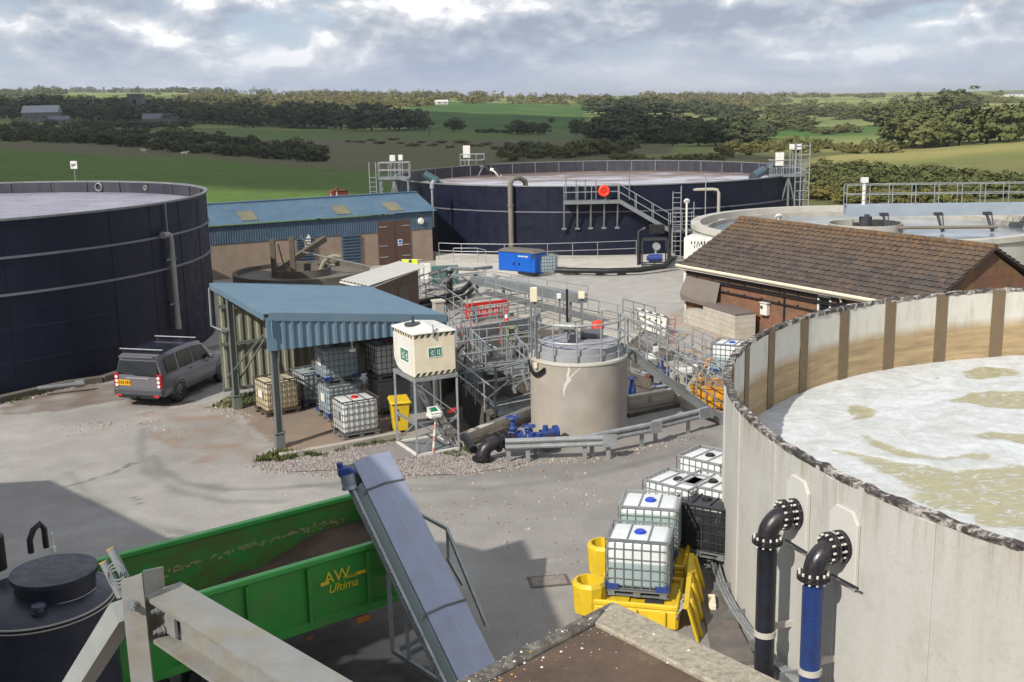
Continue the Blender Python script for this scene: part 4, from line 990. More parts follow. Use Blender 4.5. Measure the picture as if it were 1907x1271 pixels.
def big_pipe(adeg, zc, name_lab, pm_, lowcol, dz=0.0):
    a = math.radians(adeg); out = V(math.cos(a), math.sin(a), 0); tx = V(-math.sin(a), math.cos(a), 0)
    c = rpt(a, RO, zc); t = thing('flanged_pipe', name_lab, 'pipe', rpt(a, RO + .62, 0))
    r = .165
    # blind pad on the wall
    m = MB(); hw, hh = .34, .62; q = lambda x, z, o=.03: c + tx * x + EZ * z + out * o
    m.ext([q(-hw, -hh, 0), q(hw, -hh, 0), q(hw, hh * .72, 0), q(hw * .6, hh, 0), q(-hw * .6, hh, 0), q(-hw, hh * .72, 0)], out * .07); m.build('wall_pad', mat('pale_mortar', lin(204, 202, 195), .9, 0, var=.06), t, bev=.01)
    drop = V(.0, 0, -1)
    el = [c + out * .06, c + out * .22]
    R_ = .36; cc = c + out * .22 - EZ * R_
    for i in range(1, 9): b = pi / 2 * i / 8; el.append(cc + out * (R_ * math.sin(b)) + EZ * (R_ * math.cos(b)))
    top = el[-1] - EZ * .08; el.append(top)
    m = MB(); m.tube(el, r * 1.04, 18); e = m.build('elbow', M['blackpipe'], t, smooth=True)
    m = MB(); m.tube([top - EZ * .06, V(top.x, top.y, -.1)], r, 18); m.build('riser', pm_, t, smooth=True)
    def fl(p, dirn, n=12):
        dirn = dirn.normalized(); u = dirn.cross(EZ) if abs(dirn.z) < .9 else V(1, 0, 0); u.normalize(); w_ = dirn.cross(u)
        m = MB(); m.tube([p - dirn * .045, p - dirn * .008], r * 1.55, 28); m.tube([p + dirn * .008, p + dirn * .045], r * 1.55, 28); f = m.build('flange', M['blackpipe'], t, smooth=True)
        bm_ = MB()
        for k in range(n):
            b = 2 * pi * k / n; o = p + (u * math.cos(b) + w_ * math.sin(b)) * r * 1.34; bm_.tube([o - dirn * .085, o + dirn * .085], .02, 6)
        x = bm_.build('bolts', M['white'], f); tag(x, kind='stuff') if False else None
    fl(c + out * .10, out); fl(c + out * .30, out); fl(top + EZ * .03, V(0, 0, -1))
    m = MB(); p0 = top + EZ * .02 + tx * .05 - out * .3; m.tube([p0, p0 + tx * .5 - out * .12 - EZ * .05], .018, 6); m.build('thin_bar', M['blackpipe'], t)  # thin dark bar running sideways from below the elbow
    # pipe clip
    zc2 = .95
    m = MB(); p = V(top.x, top.y, zc2); m.tube([p - EZ * .05, p + EZ * .05], r * 1.12, 20); m.bar(p - tx * r, p - tx * r - out * (.58 + r * 0), .06, .1); m.build('wall_clip', M['concpale'], t)
    return t
bp = mat('black_blue_riser', (.014, .015, .02, 1), .4, .1, var=.5, vs=4, dirt=(.02, .03, .07, 1), dirt_amt=.5, dirt_scale=3)
bb_ = mat('blue_riser', (.022, .06, .24, 1), .35, .1, var=.5, vs=4, dirt=(.012, .016, .035, 1), dirt_amt=.95, dirt_scale=4)
big_pipe(-165.2, 3.02, 'black flanged pipe down the foaming tank wall, left of the blue riser', bp, None)
big_pipe(-159.3, 2.95, 'pipe with black elbow and bright blue riser on the foaming tank wall', bb_, None)
def tank_foot():
    # conduits running along the foot of the tank and grey covers beside it
    t = thing('cable_tray', 'galvanised conduit tray curving along the foot of the pale foaming tank', 'cable tray', rpt(math.radians(-175), RO + .2, 0))
    for k in range(3):
        m = MB(); m.tube([rpt(a, RO + .10 + .07 * k, .16 + .02 * k) for a in [math.radians(160 + 50 * i / 30) for i in range(31)]], .03, 6); m.build('conduit', M['galv'], t, smooth=True)
    for k in range(9):
        a = math.radians(163 + k * 5.4); m = MB(); m.box(*rpt(a, RO + .17, .12), .34, .05, .22, a); m.build('tray_clip', M['galvdull'], t)
    m = MB(); a = math.radians(182); m.box(*rpt(a, RO + .5, .12), .5, .14, .12, a + 1.4); m.build('junction_box', M['cream'], t, bev=.01)
    g = mat('cover_plate_grey', lin(108, 104, 100), .8, .1, var=.25, vs=2, dirt=lin(140, 120, 112), dirt_amt=.5)
    m = MB()
    ps = [(P(1283, 1066, .1), P(1342, 1066, .1)), (P(1303, 1120, .1), P(1362, 1120, .1)), (P(1318, 1170, .1), P(1378, 1168, .1)), (P(1330, 1235, .1), P(1410, 1230, .1))]
    for i in range(3):
        a, b = ps[i]; c, d = ps[i + 1]; e = (a - c) * .015
        m = MB(); m.ext([a - V(0, 0, .12), b - V(0, 0, .12), d + e - V(0, 0, .12), c + e - V(0, 0, .12)], EZ * .1); o = m.build('cover_plate', g)
        tag(o, ['grey duct cover behind the yellow spill pallets, nearest the black container', 'middle one of the three grey duct covers at the foot of the foaming tank', 'grey duct cover nearest the camera at the foot of the foaming tank'][i], 'duct cover', 'grey covers along the tank foot')
tank_foot()
# ------------------------------------------------------------------ white clarifier
CW = (19.84, 62.2); RW = 9.5; ZW = 3.0
def clarifier():
    t = thing('settling_tank', 'round pale concrete settling tank with a railed bridge behind the brick house', 'settling tank', (*CW, 0))
    m = MB(); m.lathe(CW, [(RW, 0), (RW, ZW - .28), (RW + .12, ZW - .26), (RW + .12, ZW), (RW - .4, ZW), (RW - .4, ZW - .5), (RW - .75, ZW - .5)], 128)
    m.build('tank_wall', M['concpale'], t, smooth=True)
    m = MB(); m.lathe(CW, [(RW - .75, 1.6), (RW - .75, ZW - .32), (RW - .85, ZW - .32), (RW - .85, 1.6)], 128); m.build('weir_wall', M['conc'], t, smooth=True)
    for k in range(16):
        a = 2 * pi * k / 16 + .1; m = MB(); m.box(CW[0] + (RW - .58) * math.cos(a), CW[1] + (RW - .58) * math.sin(a), ZW - .42, .36, .5, .2, a); m.build('launder_bracket', M['conc'], t)
    lq = NT('clear_grey_liquor'); c = lq.ramp(lq.noise(.5, 5, .6), [(.4, lin(112, 124, 134)), (.6, lin(150, 160, 170))]); lq.base(c); lq.set(Roughness=.12); lq.bump(lq.noise(4, 3), .1, .02)
    m = MB(); m.disc((*CW, ZW - .55), RW - .84, 96); m.build('liquid_surface', lq.m, t)
    cx = D(1598, 412, CW[1]).x
    m = MB(); m.lathe((*CW, 0), [(2.0, ZW - .8), (2.0, ZW - .1), (1.93, ZW - .1), (1.93, ZW - .8)], 48); m.build('centre_well', M['conc'], t, smooth=True)
    m = MB(); m.lathe((*CW, 0), [(.35, ZW - .6), (.35, ZW + .4), (0, ZW + .4)], 16); m.build('centre_column', M['darkgrey'], t, smooth=True)
    # rotating bridge
    A = D(1570, 400, CW[1] + .6); B = V(CW[0] + RW + .4, CW[1] - .9, 0); A = V(A.x, CW[1] + .3, 0)
    zb = ZW + .3; dd = (B - A).normalized(); nn = V(-dd.y, dd.x, 0)
    m = MB()
    for s in (-.45, .45): m.bar(A + nn * s + EZ * (zb + .28), B + nn * s + EZ * (zb + .28), .08, .6)
    m.bar(A + EZ * (zb + .58), B + EZ * (zb + .58), .9, .04); br = m.build('bridge', mat('pale_bridge_paint', lin(158, 168, 178), .5, .2, var=.1), t)
    prail(t, [A + nn * .45 + EZ * (zb + .6), B + nn * .45 + EZ * (zb + .6)], h=1.1, post=1.25)
    prail(t, [A - nn * .45 + EZ * (zb + .6), B - nn * .45 + EZ * (zb + .6)], h=1.1, post=1.25)
    m = MB(); p = A + dd * 1.0; m.tube([p + EZ * zb, p + EZ * (zb + 1.9)], .1, 8); m.box(p.x, p.y, zb + 1.95, .36, .3, .28); m.build('slip_ring_post', M['white'], t)
    m = MB(); p = B - dd * .55; m.tube([p + EZ * (zb - .2), p + EZ * (zb + 1.9)], .12, 8); m.tube([p + EZ * zb - nn * .6, p + EZ * (zb + .9) - nn * .6], .22, 12); m.tube([p + EZ * (ZW + .25) - nn * .6 - dd * .12, p + EZ * (ZW + .25) - nn * .6 + dd * .12], .25, 14); m.build('drive_unit', mat('drive_teal', lin(62, 86, 96), .5), t, smooth=True)
    # scraper arm with dark floats
    m = MB(); y = -1.5; m.tube([A + dd * 1.0 - nn * 1.5 + EZ * (ZW - .25), A + dd * 7.8 - nn * 1.5 + EZ * (ZW - .25)], .09, 8); m.build('scum_beam', mat('dun_beam', lin(120, 108, 92), .7), t)
    for s in (2.0, 4.9, 7.5):
        m = MB(); p = A + dd * s; m.bar(p - nn * .4 + EZ * (zb + .1), p - nn * 1.6 + EZ * (ZW - .45), .12, .12); m.box(*(p - nn * .55 + EZ * (zb + .12)), .45, .12, .12); m.bar(p + dd * .25 - nn * .5 + EZ * (zb + .1), p + dd * .12 - nn * 1.5 + EZ * (ZW - .45), .06, .06); m.build('scraper_arm', M['darkgrey'], t)
clarifier()
def lamp(u, v, yy, label, h0=0.0, ph=None):
    c = D(u, v, yy); t = thing('street_lamp', label, 'lamp', (c.x, yy, h0)); 
    m = MB(); m.tube([V(c.x, yy, h0), V(c.x, yy, c.z)], .055, 8); m.build('post', M['white'], t, smooth=True)
    m = MB(); m.lathe((0, 0, 0), [(0, .1), (.13, .08), (.18, 0), (.16, -.06), (0, -.08)], 16); m.xf(Matrix.Translation(c) @ Matrix.Rotation(-.9, 4, 'X')); m.build('lamp_head', M['white'], t, smooth=True)
lamp(1279, 375, 64.0, 'tall white lamp post just left of the brick house end wall', .0)
lamp(1450, 404, 53.5, 'small white lamp peeping over the ridge of the tiled roof', .0)
# ------------------------------------------------------------------ old small filter tank with timber posts
def thickener():
    c = ((-15.39 - 7.79) / 2, 61.5); r = 3.75
    t = thing('filter_tank', 'old low round concrete tank with weathered timber posts in front of the blue roofed building', 'round tank', (*c, 0))
    m = MB(); m.lathe(c, [(r, 0), (r, 1.0), (r - .2, 1.0), (r - .2, .4)], 64); m.build('tank_wall', M['concdark'], t, smooth=True)
    m = MB(); m.disc((*c, .75), r - .19, 48); m.build('sludge_surface', mat('sludge', lin(112, 104, 92), .7, 0, var=.3, vs=1), t)
    m = MB(); m.lathe(c, [(1.6, .6), (1.6, 1.15), (1.5, 1.15), (1.5, .6)], 40); m.build('inner_ring', M['concdark'], t, smooth=True)
    pm_ = M['wood']
    for u_, vt, vb in ((511, 447, 512), (547, 442, 512), (566, 412, 470), (597, 405, 465)):
        p = P(u_, vb, .9); p.z = 0; tp = D(u_, vt, p.y).z; m = MB(); m.bar((p.x, p.y, .1), (p.x, p.y, tp), .26, .26); m.build('timber_post', pm_, t)
    a, b = D(512, 505, 61.2), D(605, 445, 64); m = MB(); m.bar(a, b, .3, .3); m.bar(D(518, 455, 61), D(530, 500, 61), .06); m.bar(D(560, 440, 64), D(585, 475, 63), .06); m.build('timber_beam', pm_, t)
    m = MB(); m.tube([D(565, 470, 62), D(640, 486, 60), D(690, 497, 58)], .04, 6); m.build('handrail', M['galvdull'], t)
    p0 = P(597, 512, .8); m = MB(); R_ = .85; m.tube([V(p0.x + R_ - R_ * math.cos(pi * .62 * i / 8), p0.y, .8 + R_ * 1.2 * math.sin(pi * .62 * i / 8)) for i in range(9)], .12, 8); m.build('goose_neck_pipe', mat('mossy_pipe', lin(140, 140, 116), .8), t, smooth=True)
    prail(t, [P(600, 525, 0.2), P(625, 527, .2)], h=1.0, post=.8)
thickener()
def hut():
    a = P(632, 520, 2.3); b = P(688, 532, 1.95); 
    t = thing('small_hut', 'small brown brick hut with a pale lean-to sheet roof behind the blue canopy', 'hut', V(-5.4, 50.5, 0))
    A = P(632, 522, 2.1); B = P(688, 534, 2.1); C_ = P(783, 497, 2.25); Dd = P(742, 487, 2.35)
    dn = (B - A); 
    m = MB(); corr(m, A, (B - A), (B - A).length, (Dd - A), (Dd - A).length, EZ, .3, .04); m.build('roof', mat('white_roof_sheet', lin(202, 200, 192), .7, 0, var=.08), t)
    m = MB(); m.ext([A - EZ * .06, B - EZ * .06, C_ - EZ * .06, Dd - EZ * .06], -EZ * .07); m.build('roof_edge', M['white'], t)
    s = .93; cen = (A + B + C_ + Dd) / 4
    W = [cen + (p - cen) * s for p in (A, B, C_, Dd)]
    m = MB(); n0 = [V(p.x, p.y, 0) for p in W]; tp = [V(p.x, p.y, p.z - .14) for p in W]
    m.add(n0 + tp, [(0, 1, 5, 4), (1, 2, 6, 5), (2, 3, 7, 6), (3, 0, 4, 7)]); m.build('wall', mat('brown_brick_wall', lin(104, 84, 70), .9, 0, var=.2, bump=.4), t)
    e = (W[2] - W[1]); p = W[1] + e * .55; n_ = V(e.y, -e.x, 0).normalized()
    m = MB(); m.ext([V(p.x, p.y, .1), V((p + e * .2).x, (p + e * .2).y, .1), V((p + e * .2).x, (p + e * .2).y, 1.6), V(p.x, p.y, 1.6)], n_ * .04); m.build('panel', M['concdark'], t)
hut()
RZ1 = math.atan2(E1.y, E1.x)
# ------------------------------------------------------------------ canopy shed
M['fascia'] = mat('blue_grey_fascia', lin(104, 130, 148), .55, .15, var=.1, vs=1, dirt=lin(120, 124, 124), dirt_amt=.4)
M['shedroof'] = mat('blue_grey_roof', lin(100, 128, 148), .55, .1, var=.12, vs=.8, dirt=lin(112, 124, 128), dirt_amt=.5, dirt_scale=1.5)
M['mossysheet'] = mat('mossy_grey_sheet', lin(150, 150, 134), .75, .05, var=.15, vs=2, dirt=lin(96, 100, 66), dirt_amt=.7, dirt_scale=1.2, streak=True)
M['postgrey'] = mat('green_grey_steel', lin(118, 124, 122), .7, .2, var=.2, vs=2, dirt=lin(92, 90, 72), dirt_amt=.6)
def canopy():
    FL = V(-7.0, 31.5, 0); W_ = 5.45; Dp = 6.45; zl, zr = 4.05, 3.42
    t = thing('canopy_shed', 'open sided shelter with a blue grey mono-pitch roof and corrugated back', 'shelter', FL)
    def q(a, b, z): return FL + E1 * a + E2 * b + EZ * z
    zf = lambda a: zl + (zr - zl) * a / W_
    dn = (E1 * W_ + EZ * (zr - zl)).normalized()
    m = MB(); corr(m, q(-.12, -.1, zl + .02), E2, Dp + .2, dn, W_ + .3, EZ, .25, .028); m.build('roof', M['shedroof'], t)
    m = MB(); m.bar(q(0, -.14, zl - .06), q(W_ + .1, -.14, zr - .07), .05, .24); m.bar(q(-.14, -.1, zl - .06), q(-.14, Dp + .1, zl - .06), .05, .2); m.bar(q(W_ + .15, -.1, zr - .1), q(W_ + .15, Dp + .1, zr - .1), .05, .2); m.bar(q(0, Dp + .12, zl - .06), q(W_ + .1, Dp + .12, zr - .07), .05, .22); m.build('roof_trim', M['fascia'], t)
    # front cladding band, deep at the high end
    zb = 2.98
    m = MB(); corr(m, q(0, -.1, zb), E1, W_ + .1, EZ, zl - zb - .14, -E2, .26, .05, Hend=.28); m.build('front_cladding', M['fascia'], t)
    m = MB(); m.bar(q(.1, -.13, zb + .42), q(.1, -.13, zl - .15), .26, .03); m.box(*q(.02, -.1, (zb + zl) / 2 - .05), .2, .1, zl - zb - .1, RZ1); m.build('corner_flashing', M['fascia'], t)
    # back wall and right wall
    m = MB(); corr(m, q(.0, Dp - .05, .42), E1, W_, EZ, zl - .5, -E2, .3, .045, Hend=zr - .5); m.build('back_wall', M['mossysheet'], t)
    m = MB(); corr(m, q(W_ - .02, .9, 1.2), E2, Dp - 1.0, EZ, zr - 1.3, -E1, .3, .045); m.build('side_wall', mat('dark_side_sheet', lin(92, 94, 90), .8), t)
    m = MB(); m.bar(q(0, Dp - .12, .4), q(W_, Dp - .12, .4), .1, .12); m.bar(q(0, Dp - .18, 2.0), q(W_, Dp - .18, 2.0), .07, .12); m.bar(q(0, Dp - .18, 3.3), q(W_, Dp - .18, 3.1), .07, .12); m.build('wall_rail', M['postgrey'], t)
    def hcol(a, b, z1, nm='column'):
        m = MB(); 
        for o in (-.09, .09): m.box(*q(a + o, b, (z1 - .0) / 2), .018, .2, z1, RZ1)
        m.box(*q(a, b, z1 / 2), .18, .014, z1, RZ1); c = m.build(nm, M['postgrey'], t)
        m = MB(); m.box(*q(a, b, .46), .34, .3, .03, RZ1); m.box(*q(a, b, .2), .26, .26, .42, RZ1); m.build('base_plate', M['concdark'] if False else M['postgrey'], c)
    A = V(-9.32, 36.11, 0) - FL; B = V(-6.76, 31.17, 0) - FL
    hcol(.15, .1, zl - .2); hcol(.15, Dp - 1.3, zl - .2); hcol(W_ - .2, .1, zr - .15); hcol(W_ - .2, Dp - .5, zr - .15)
    m = MB(); m.bar(q(0, .05, zb + .02), q(W_, .05, zb + .02), .1, .12); m.bar(q(.15, 0, zl - .2), q(.15, Dp, zl - .2), .1, .16); m.bar(q(W_ - .2, 0, zr - .2), q(W_ - .2, Dp, zr - .2), .1, .16); 
    for b in (1.3, 2.9, 4.5): m.bar(q(0, b, zl - .1), q(W_, b, zr - .1), .08, .12)
    m.build('roof_beam', M['postgrey'], t)
    m = MB(); m.tube([q(.1, Dp - 1.3, .75), q(1.5, Dp - .2, 2.0)], .035, 6); m.tube([q(.1, Dp - .3, .85), q(.15, 1.2, 3.2)], .03, 6); m.build('diagonal_brace', M['postgrey'], t)
    m = MB(); m.tube([q(-.2, Dp, zl - .1), q(-.22, Dp, zl - 1.4), q(0, Dp - .4, zl - 1.5)], .035, 6); m.build('downpipe', M['galv'], t)
    m = MB(); m.box(*q(-.05, Dp - 1.3, 2.72), .3, .14, .1, RZ1); m.build('bracket', M['galv'], t)
    m = MB(); m.tube([q(2.6, .3, 2.9), q(2.6, .3, 2.7)], .02, 6); m.lathe(tuple(q(2.6, .3, 2.62)), [(0, .1), (.12, .02), (.1, -.04), (0, -.06)], 12); m.build('hanging_lamp', M['white'], t)
    # plinth kerb along the front
    m = MB(); m.bar(P(520, 850, .06), P(640, 829, .06), .2, .16); m.bar(P(640, 829, .06), P(745, 808, .06), .2, .16); tag(m.build('kerb', M['conc'], bev=.02), 'low mossy concrete kerb along the front of the blue canopy', 'kerb')
canopy()
# ------------------------------------------------------------------ intermediate bulk containers
def ibc_mat(name, top, liq, lvl, rough=.35):
    t = NT(name); sp = t.N('ShaderNodeSeparateXYZ'); t.L(t.coord(), sp.inputs[0]); k = t.N('ShaderNodeMapRange'); k.inputs[1].default_value = lvl - .012; k.inputs[2].default_value = lvl + .012; t.L(sp.outputs[2], k.inputs[0])
    c = t.mix(k.outputs[0], t.mix(t.noise(3, 3), sc(liq, .9), sc(liq, 1.1)), t.mix(t.noise(4, 4), sc(top, .9), sc(top, 1.06))); c = t.mix(t.ramp(t.noise(5, 6, .7), [(.55, 0), (.8, .35)]), c, lin(150, 146, 130)); t.base(c); t.set(Roughness=rough); return t.m
def make_ibc(top, liq, lvl, cap, guard=None, label=True, wood=False, cage=None, bars=True, white_lbl=True, loc=(0, 0, 0), lab='', nx=7, plates=1):
    t = thing('bulk_container', lab, 'ibc tank', loc, world=False)
    X, Y, Z0, Z1 = 1.2, 1.0, .15, 1.13
    m = MB(); m.box(0, 0, (Z0 + Z1) / 2, X - .05, Y - .05, Z1 - Z0); 
    b = m.build('bottle', ibc_mat('ibc_plastic', top, liq, lvl), t, bev=.07)
    mo = b.modifiers.new('r', 'BEVEL'); mo.width = .03; mo.segments = 3
    for p in b.data.polygons: p.use_smooth = True
    # pillow bulges between the cage wires
    m = MB(); r = .0075; cg = cage or M['galv']
    hs = [Z0 + .02, Z0 + .22, Z0 + .42, Z0 + .62, Z0 + .82, Z1 + .02]
    for z in hs: rr = .018 if z > Z1 else r; m.bar((-X / 2, -Y / 2, z), (X / 2, -Y / 2, z), rr * 2); m.bar((X / 2, -Y / 2, z), (X / 2, Y / 2, z), rr * 2); m.bar((X / 2, Y / 2, z), (-X / 2, Y / 2, z), rr * 2); m.bar((-X / 2, Y / 2, z), (-X / 2, -Y / 2, z), rr * 2)
    for k in range(nx + 1):
        x = -X / 2 + X * k / nx
        for y in (-Y / 2, Y / 2): m.bar((x, y, Z0), (x, y, Z1 + .02), r * 2)
    for k in range(nx):
        y = -Y / 2 + Y * k / (nx - 1)
        for x in (-X / 2, X / 2): m.bar((x, y, Z0), (x, y, Z1 + .02), r * 2)
    if bars:
        for x in (-.2, .2): m.bar((x, -Y / 2, Z1 + .02), (x, Y / 2, Z1 + .02), .022)
    m.build('cage', cg, t)
    m = MB(); m.lathe((0, 0, Z1 - .01), [(.12, 0), (.12, .03), (.095, .035), (.09, .06), (0, .062)], 20); m.build('cap', cap, t, smooth=True)
    m = MB(); m.box(0, 0, .12, X, Y, .03)
    for x in (-.5, 0, .5):
        for y in (-.42, 0, .42): m.box(x, y, .055, .14, .12, .11)
    for y in (-.42, 0, .42): m.box(0, y, .012, X, .1, .02)
    m.build('pallet', M['wood'] if wood else M['galvdull'], t)
    if guard:
        for x, y in ((-.5, -.5), (.5, -.5), (-.5, .5), (.5, .5)):
            sx = 1 if x > 0 else -1; sy = 1 if y > 0 else -1
            m = MB(); m.box(x - .04 * sx, y + .004 * sy, .2, .22, .03, .11); m.box(sx * (X / 2 + .004), y - .06 * sy, .2, .03, .2, .11); m.build('corner_guard', guard, t)
    if label:
        m = MB(); m.box(-X / 2 - .014, -.12, .72, .012, .32, .26); m.build('label_plate', M['white'] if white_lbl else M['galv'], t)
    m = MB(); m.lathe((0, 0, 0), [(0, 0), (.045, 0), (.045, .1), (0, .1)], 10); m.xf(Matrix.Translation((-X / 2 + .02, 0, .22)) @ Matrix.Rotation(-pi / 2, 4, 'Y')); m.build('drain_valve', M['black'], t)
    return t
W_ = lin(212, 215, 214); WG = lin(176, 190, 190)
ibc_w = make_ibc(W_, W_, .1, M['red'], None, True, wood=False, cage=mat('rusted_cage', lin(96, 88, 82), .7, .3), lab='white container with a red cap standing foremost under the blue canopy', loc=(0, 0, 0), white_lbl=False)
def put(o, c, z=0.0, rz=RZ1): o.location = (c[0], c[1], z); o.rotation_euler = (0, 0, rz); return o
# rear-left front corner positions measured along the canopy axes
put(ibc_w, V(-4.72, 32.9) if False else (-4.83, 32.92), .02, RZ1 + .02)
G1 = 'containers stored under the canopy'; tag(ibc_w, None, None, G1)
ibc_y = make_ibc(lin(206, 196, 168), lin(204, 190, 154), .8, M['darkgrey'], None, True, wood=True, cage=mat('brown_cage', lin(104, 88, 76), .7, .2), lab='yellowed container on a wooden pallet, leftmost under the blue canopy')
put(ibc_y, (-7.78, 35.65), .02, RZ1 + .12); tag(ibc_y, None, None, G1)
ibc_g = make_ibc(lin(160, 172, 176), lin(152, 170, 178), .9, M['darkgrey'], M['bluepaint'], True, cage=M['galvdull'], lab='lower container of the stack, blue cornered, behind the white one under the canopy')
put(ibc_g, (-5.62, 35.0), .02, RZ1 + .05); tag(ibc_g, None, None, G1)
dup(ibc_g, (-5.66, 35.03, 1.19), RZ1 + .02, 'upper container of the stack, greyish with blue corners, under the canopy roof', G1)
ibc_t = dup(ibc_g, (-6.75, 36.75, .02), RZ1 + .1, 'pale blue container standing behind, between the yellowed one and the stack', G1)
ibc_d = make_ibc(lin(120, 122, 118), lin(120, 122, 118), .1, M['darkgrey'], None, False, wood=True, cage=M['galvdull'], lab='dull container under the stacked white one, behind the yellow wheelie bin')
put(ibc_d, (-4.05, 35.5), .02, RZ1); tag(ibc_d, None, None, G1)
dup(ibc_w, (-4.05, 35.5, 1.19), RZ1 + .03, 'white container stacked high beside the cream water tank', G1)
# right-hand group on spill pallets
RZ2 = math.radians(-14)
capb = plain('blue_cap', lin(40, 70, 180), .4)
ibc_r = make_ibc(W_, lin(150, 166, 166), .68, capb, M['bluepaint'], True, cage=mat('bright_cage', lin(150, 154, 158), .4, .5), lab='front container on the yellow spill pallet, half full with blue corner guards')
G2 = 'containers beside the concrete tank'; tag(ibc_r, None, None, G2)
c0 = (V(1.7, 20.02, 0) + V(2.89, 19.75, 0)) / 2 + V(.22, .97, 0) * .5
put(ibc_r, c0, .5, RZ2)
c1 = c0 + V(.42, 1.75, 0)
ibc_s = make_ibc(W_, lin(148, 172, 164), 1.0, capb, M['bluepaint'], True, cage=M['galv'], lab='second container on the yellow spill pallet, green tinted with a blue cap')
put(ibc_s, c1, .5, RZ2); tag(ibc_s, None, None, G2)
c2 = c1 + V(.95, 1.35, 0)
ibc_k = make_ibc(lin(40, 42, 46), lin(40, 42, 46), .1, M['black'], None, False, cage=M['darkgrey'], lab='black container standing between the green tinted one and the foaming tank')
put(ibc_k, (c1.x + 1.28, c1.y + .55), .3, RZ2 - .3); tag(ibc_k, None, None, G2)
ibc_v = make_ibc(W_, lin(206, 210, 208), .6, M['black'], None, True, cage=M['galv'], lab='white container with a black cap, behind the black one beside the foaming tank')
put(ibc_v, (4.35, 23.35), .45, RZ2 - .45); tag(ibc_v, None, None, G2)
dup(ibc_v, (3.62, 23.55, .45), RZ2 - .5, 'narrow white container glimpsed left of the black capped one', G2)
dup(ibc_v, (4.62, 25.2, .45), RZ2 - .5, 'farthest white container, just touching the edge of the foaming tank', G2)
# single ones elsewhere
dup(ibc_g, (*P(1016, 512, 0).xy, 0.02), .3, 'caged container standing at the right end of the blue generator')
dup(ibc_r, (*P(1362, 712, 0).xy, .3), -.5, 'half full container peeping out beside the rim of the foaming tank, near yellow skip')
# ------------------------------------------------------------------ yellow spill pallets
def spill_pallet(name, c, rz, L, Wd, Hh, lab, spout=True):
    t = thing(name, lab, 'spill pallet', (*c, 0), rz, world=False); t.rotation_euler = (0, 0, rz)
    m = MB(); m.box(0, 0, Hh / 2, L, Wd, Hh); 
    b = m.build('sump', M['yellow'], t, bev=.05)
    m = MB(); m.box(0, Wd / 2 - .04, Hh + .04, L, .08, .1); m.box(0, -Wd / 2 + .04, Hh + .04, L, .08, .1); m.box(L / 2 - .04, 0, Hh + .041, .08, Wd - .17, .1); m.box(-L / 2 + .04, 0, Hh + .041, .08, Wd - .17, .1); m.build('lip', M['yellow'], t, bev=.02)
    for x in (-L / 3, 0, L / 3):
        for s in (-1, 1):
            m = MB(); m.box(x, s * (Wd / 2 + .02), Hh * .5, .1, .07, Hh * .9); m.build('rib', M['yellow'], t, bev=.015)
    for s in (-1, 1): m = MB(); m.box(s * L * .2, 0, Hh + .015, .35, Wd - .2, .05); m.build('deck_grate', M['yellow'] if s < 0 else M['darkgrey'], t)
    if spout:
        pr = [(.02, .0), (.3, .0), (.34, .55), (.3, .62), (.25, .62), (.22, .15), (0, .15)]
        m = MB(); m.lathe((-L / 2 - .12, -Wd / 2 + .3, .16), pr[1:], 10); m.build('dispensing_bucket', M['yellow'], t)
    return t
sp1 = spill_pallet('spill_pallet', (c0.x - .02, c0.y - .1), RZ2, 1.62, 1.35, .42, 'yellow plastic spill pallet under the front half full container')
sp2 = spill_pallet('spill_pallet', (c1.x - .02, c1.y), RZ2, 1.62, 1.35, .42, 'yellow plastic spill pallet under the green tinted container')
def tilted_yellow():
    A, B = P(1268, 1165, .0), P(1300, 1040, .3)
    t = thing('spill_tray', 'yellow tray standing tilted on its edge right of the front container', 'spill tray', (3.45, 20.4, 0), world=True)
    a, b = V(3.28, 18.95, 0), V(3.78, 21.4, 0); d = (b - a).normalized(); n = V(d.y, -d.x, 0)
    m = MB(); m.ext([a + EZ * .02, b + EZ * .02, b + EZ * .72 + n * -.2, a + EZ * .72 + n * -.2], n * .05)
    for k in range(4): p = a.lerp(b, .1 + k * .27); m.ext([p + n * .05, p + n * .05 + d * .14, p + d * .14 + EZ * .72 - n * .15, p + EZ * .72 - n * .15], n * .06)
    m.build('tray_body', M['yellow'], t, bev=.015)
    m = MB(); m.bar(a + EZ * .7 - n * .2, b + EZ * .7 - n * .2, .09, .06); m.build('tray_edge', M['yellow'], t)
    t2 = thing('torn_sack', 'crumpled pale plastic sack hanging on the yellow tray', 'sack', a.lerp(b, .3))
    rnd = random.Random(2); p = a.lerp(b, .12) - n * .28 + EZ * .62; vs = []; 
    for i in range(9):
        for j in range(7): vs.append(p + d * (i * .06) - EZ * (j * .07 * (1 - .25 * abs(i - 4) / 4)) + n * (.03 * math.sin(i * 2.1 + j) + .02 * rnd.random() - .02 * j))
    m = MB(); m.add(vs, [(i * 7 + j, i * 7 + j + 1, (i + 1) * 7 + j + 1, (i + 1) * 7 + j) for i in range(8) for j in range(6)]); o = m.build('sack_sheet', plain('grey_plastic_sheet', lin(160, 158, 150), .4), t2, smooth=True); mo = o.modifiers.new('s', 'SOLIDIFY'); mo.thickness = .008
tilted_yellow()
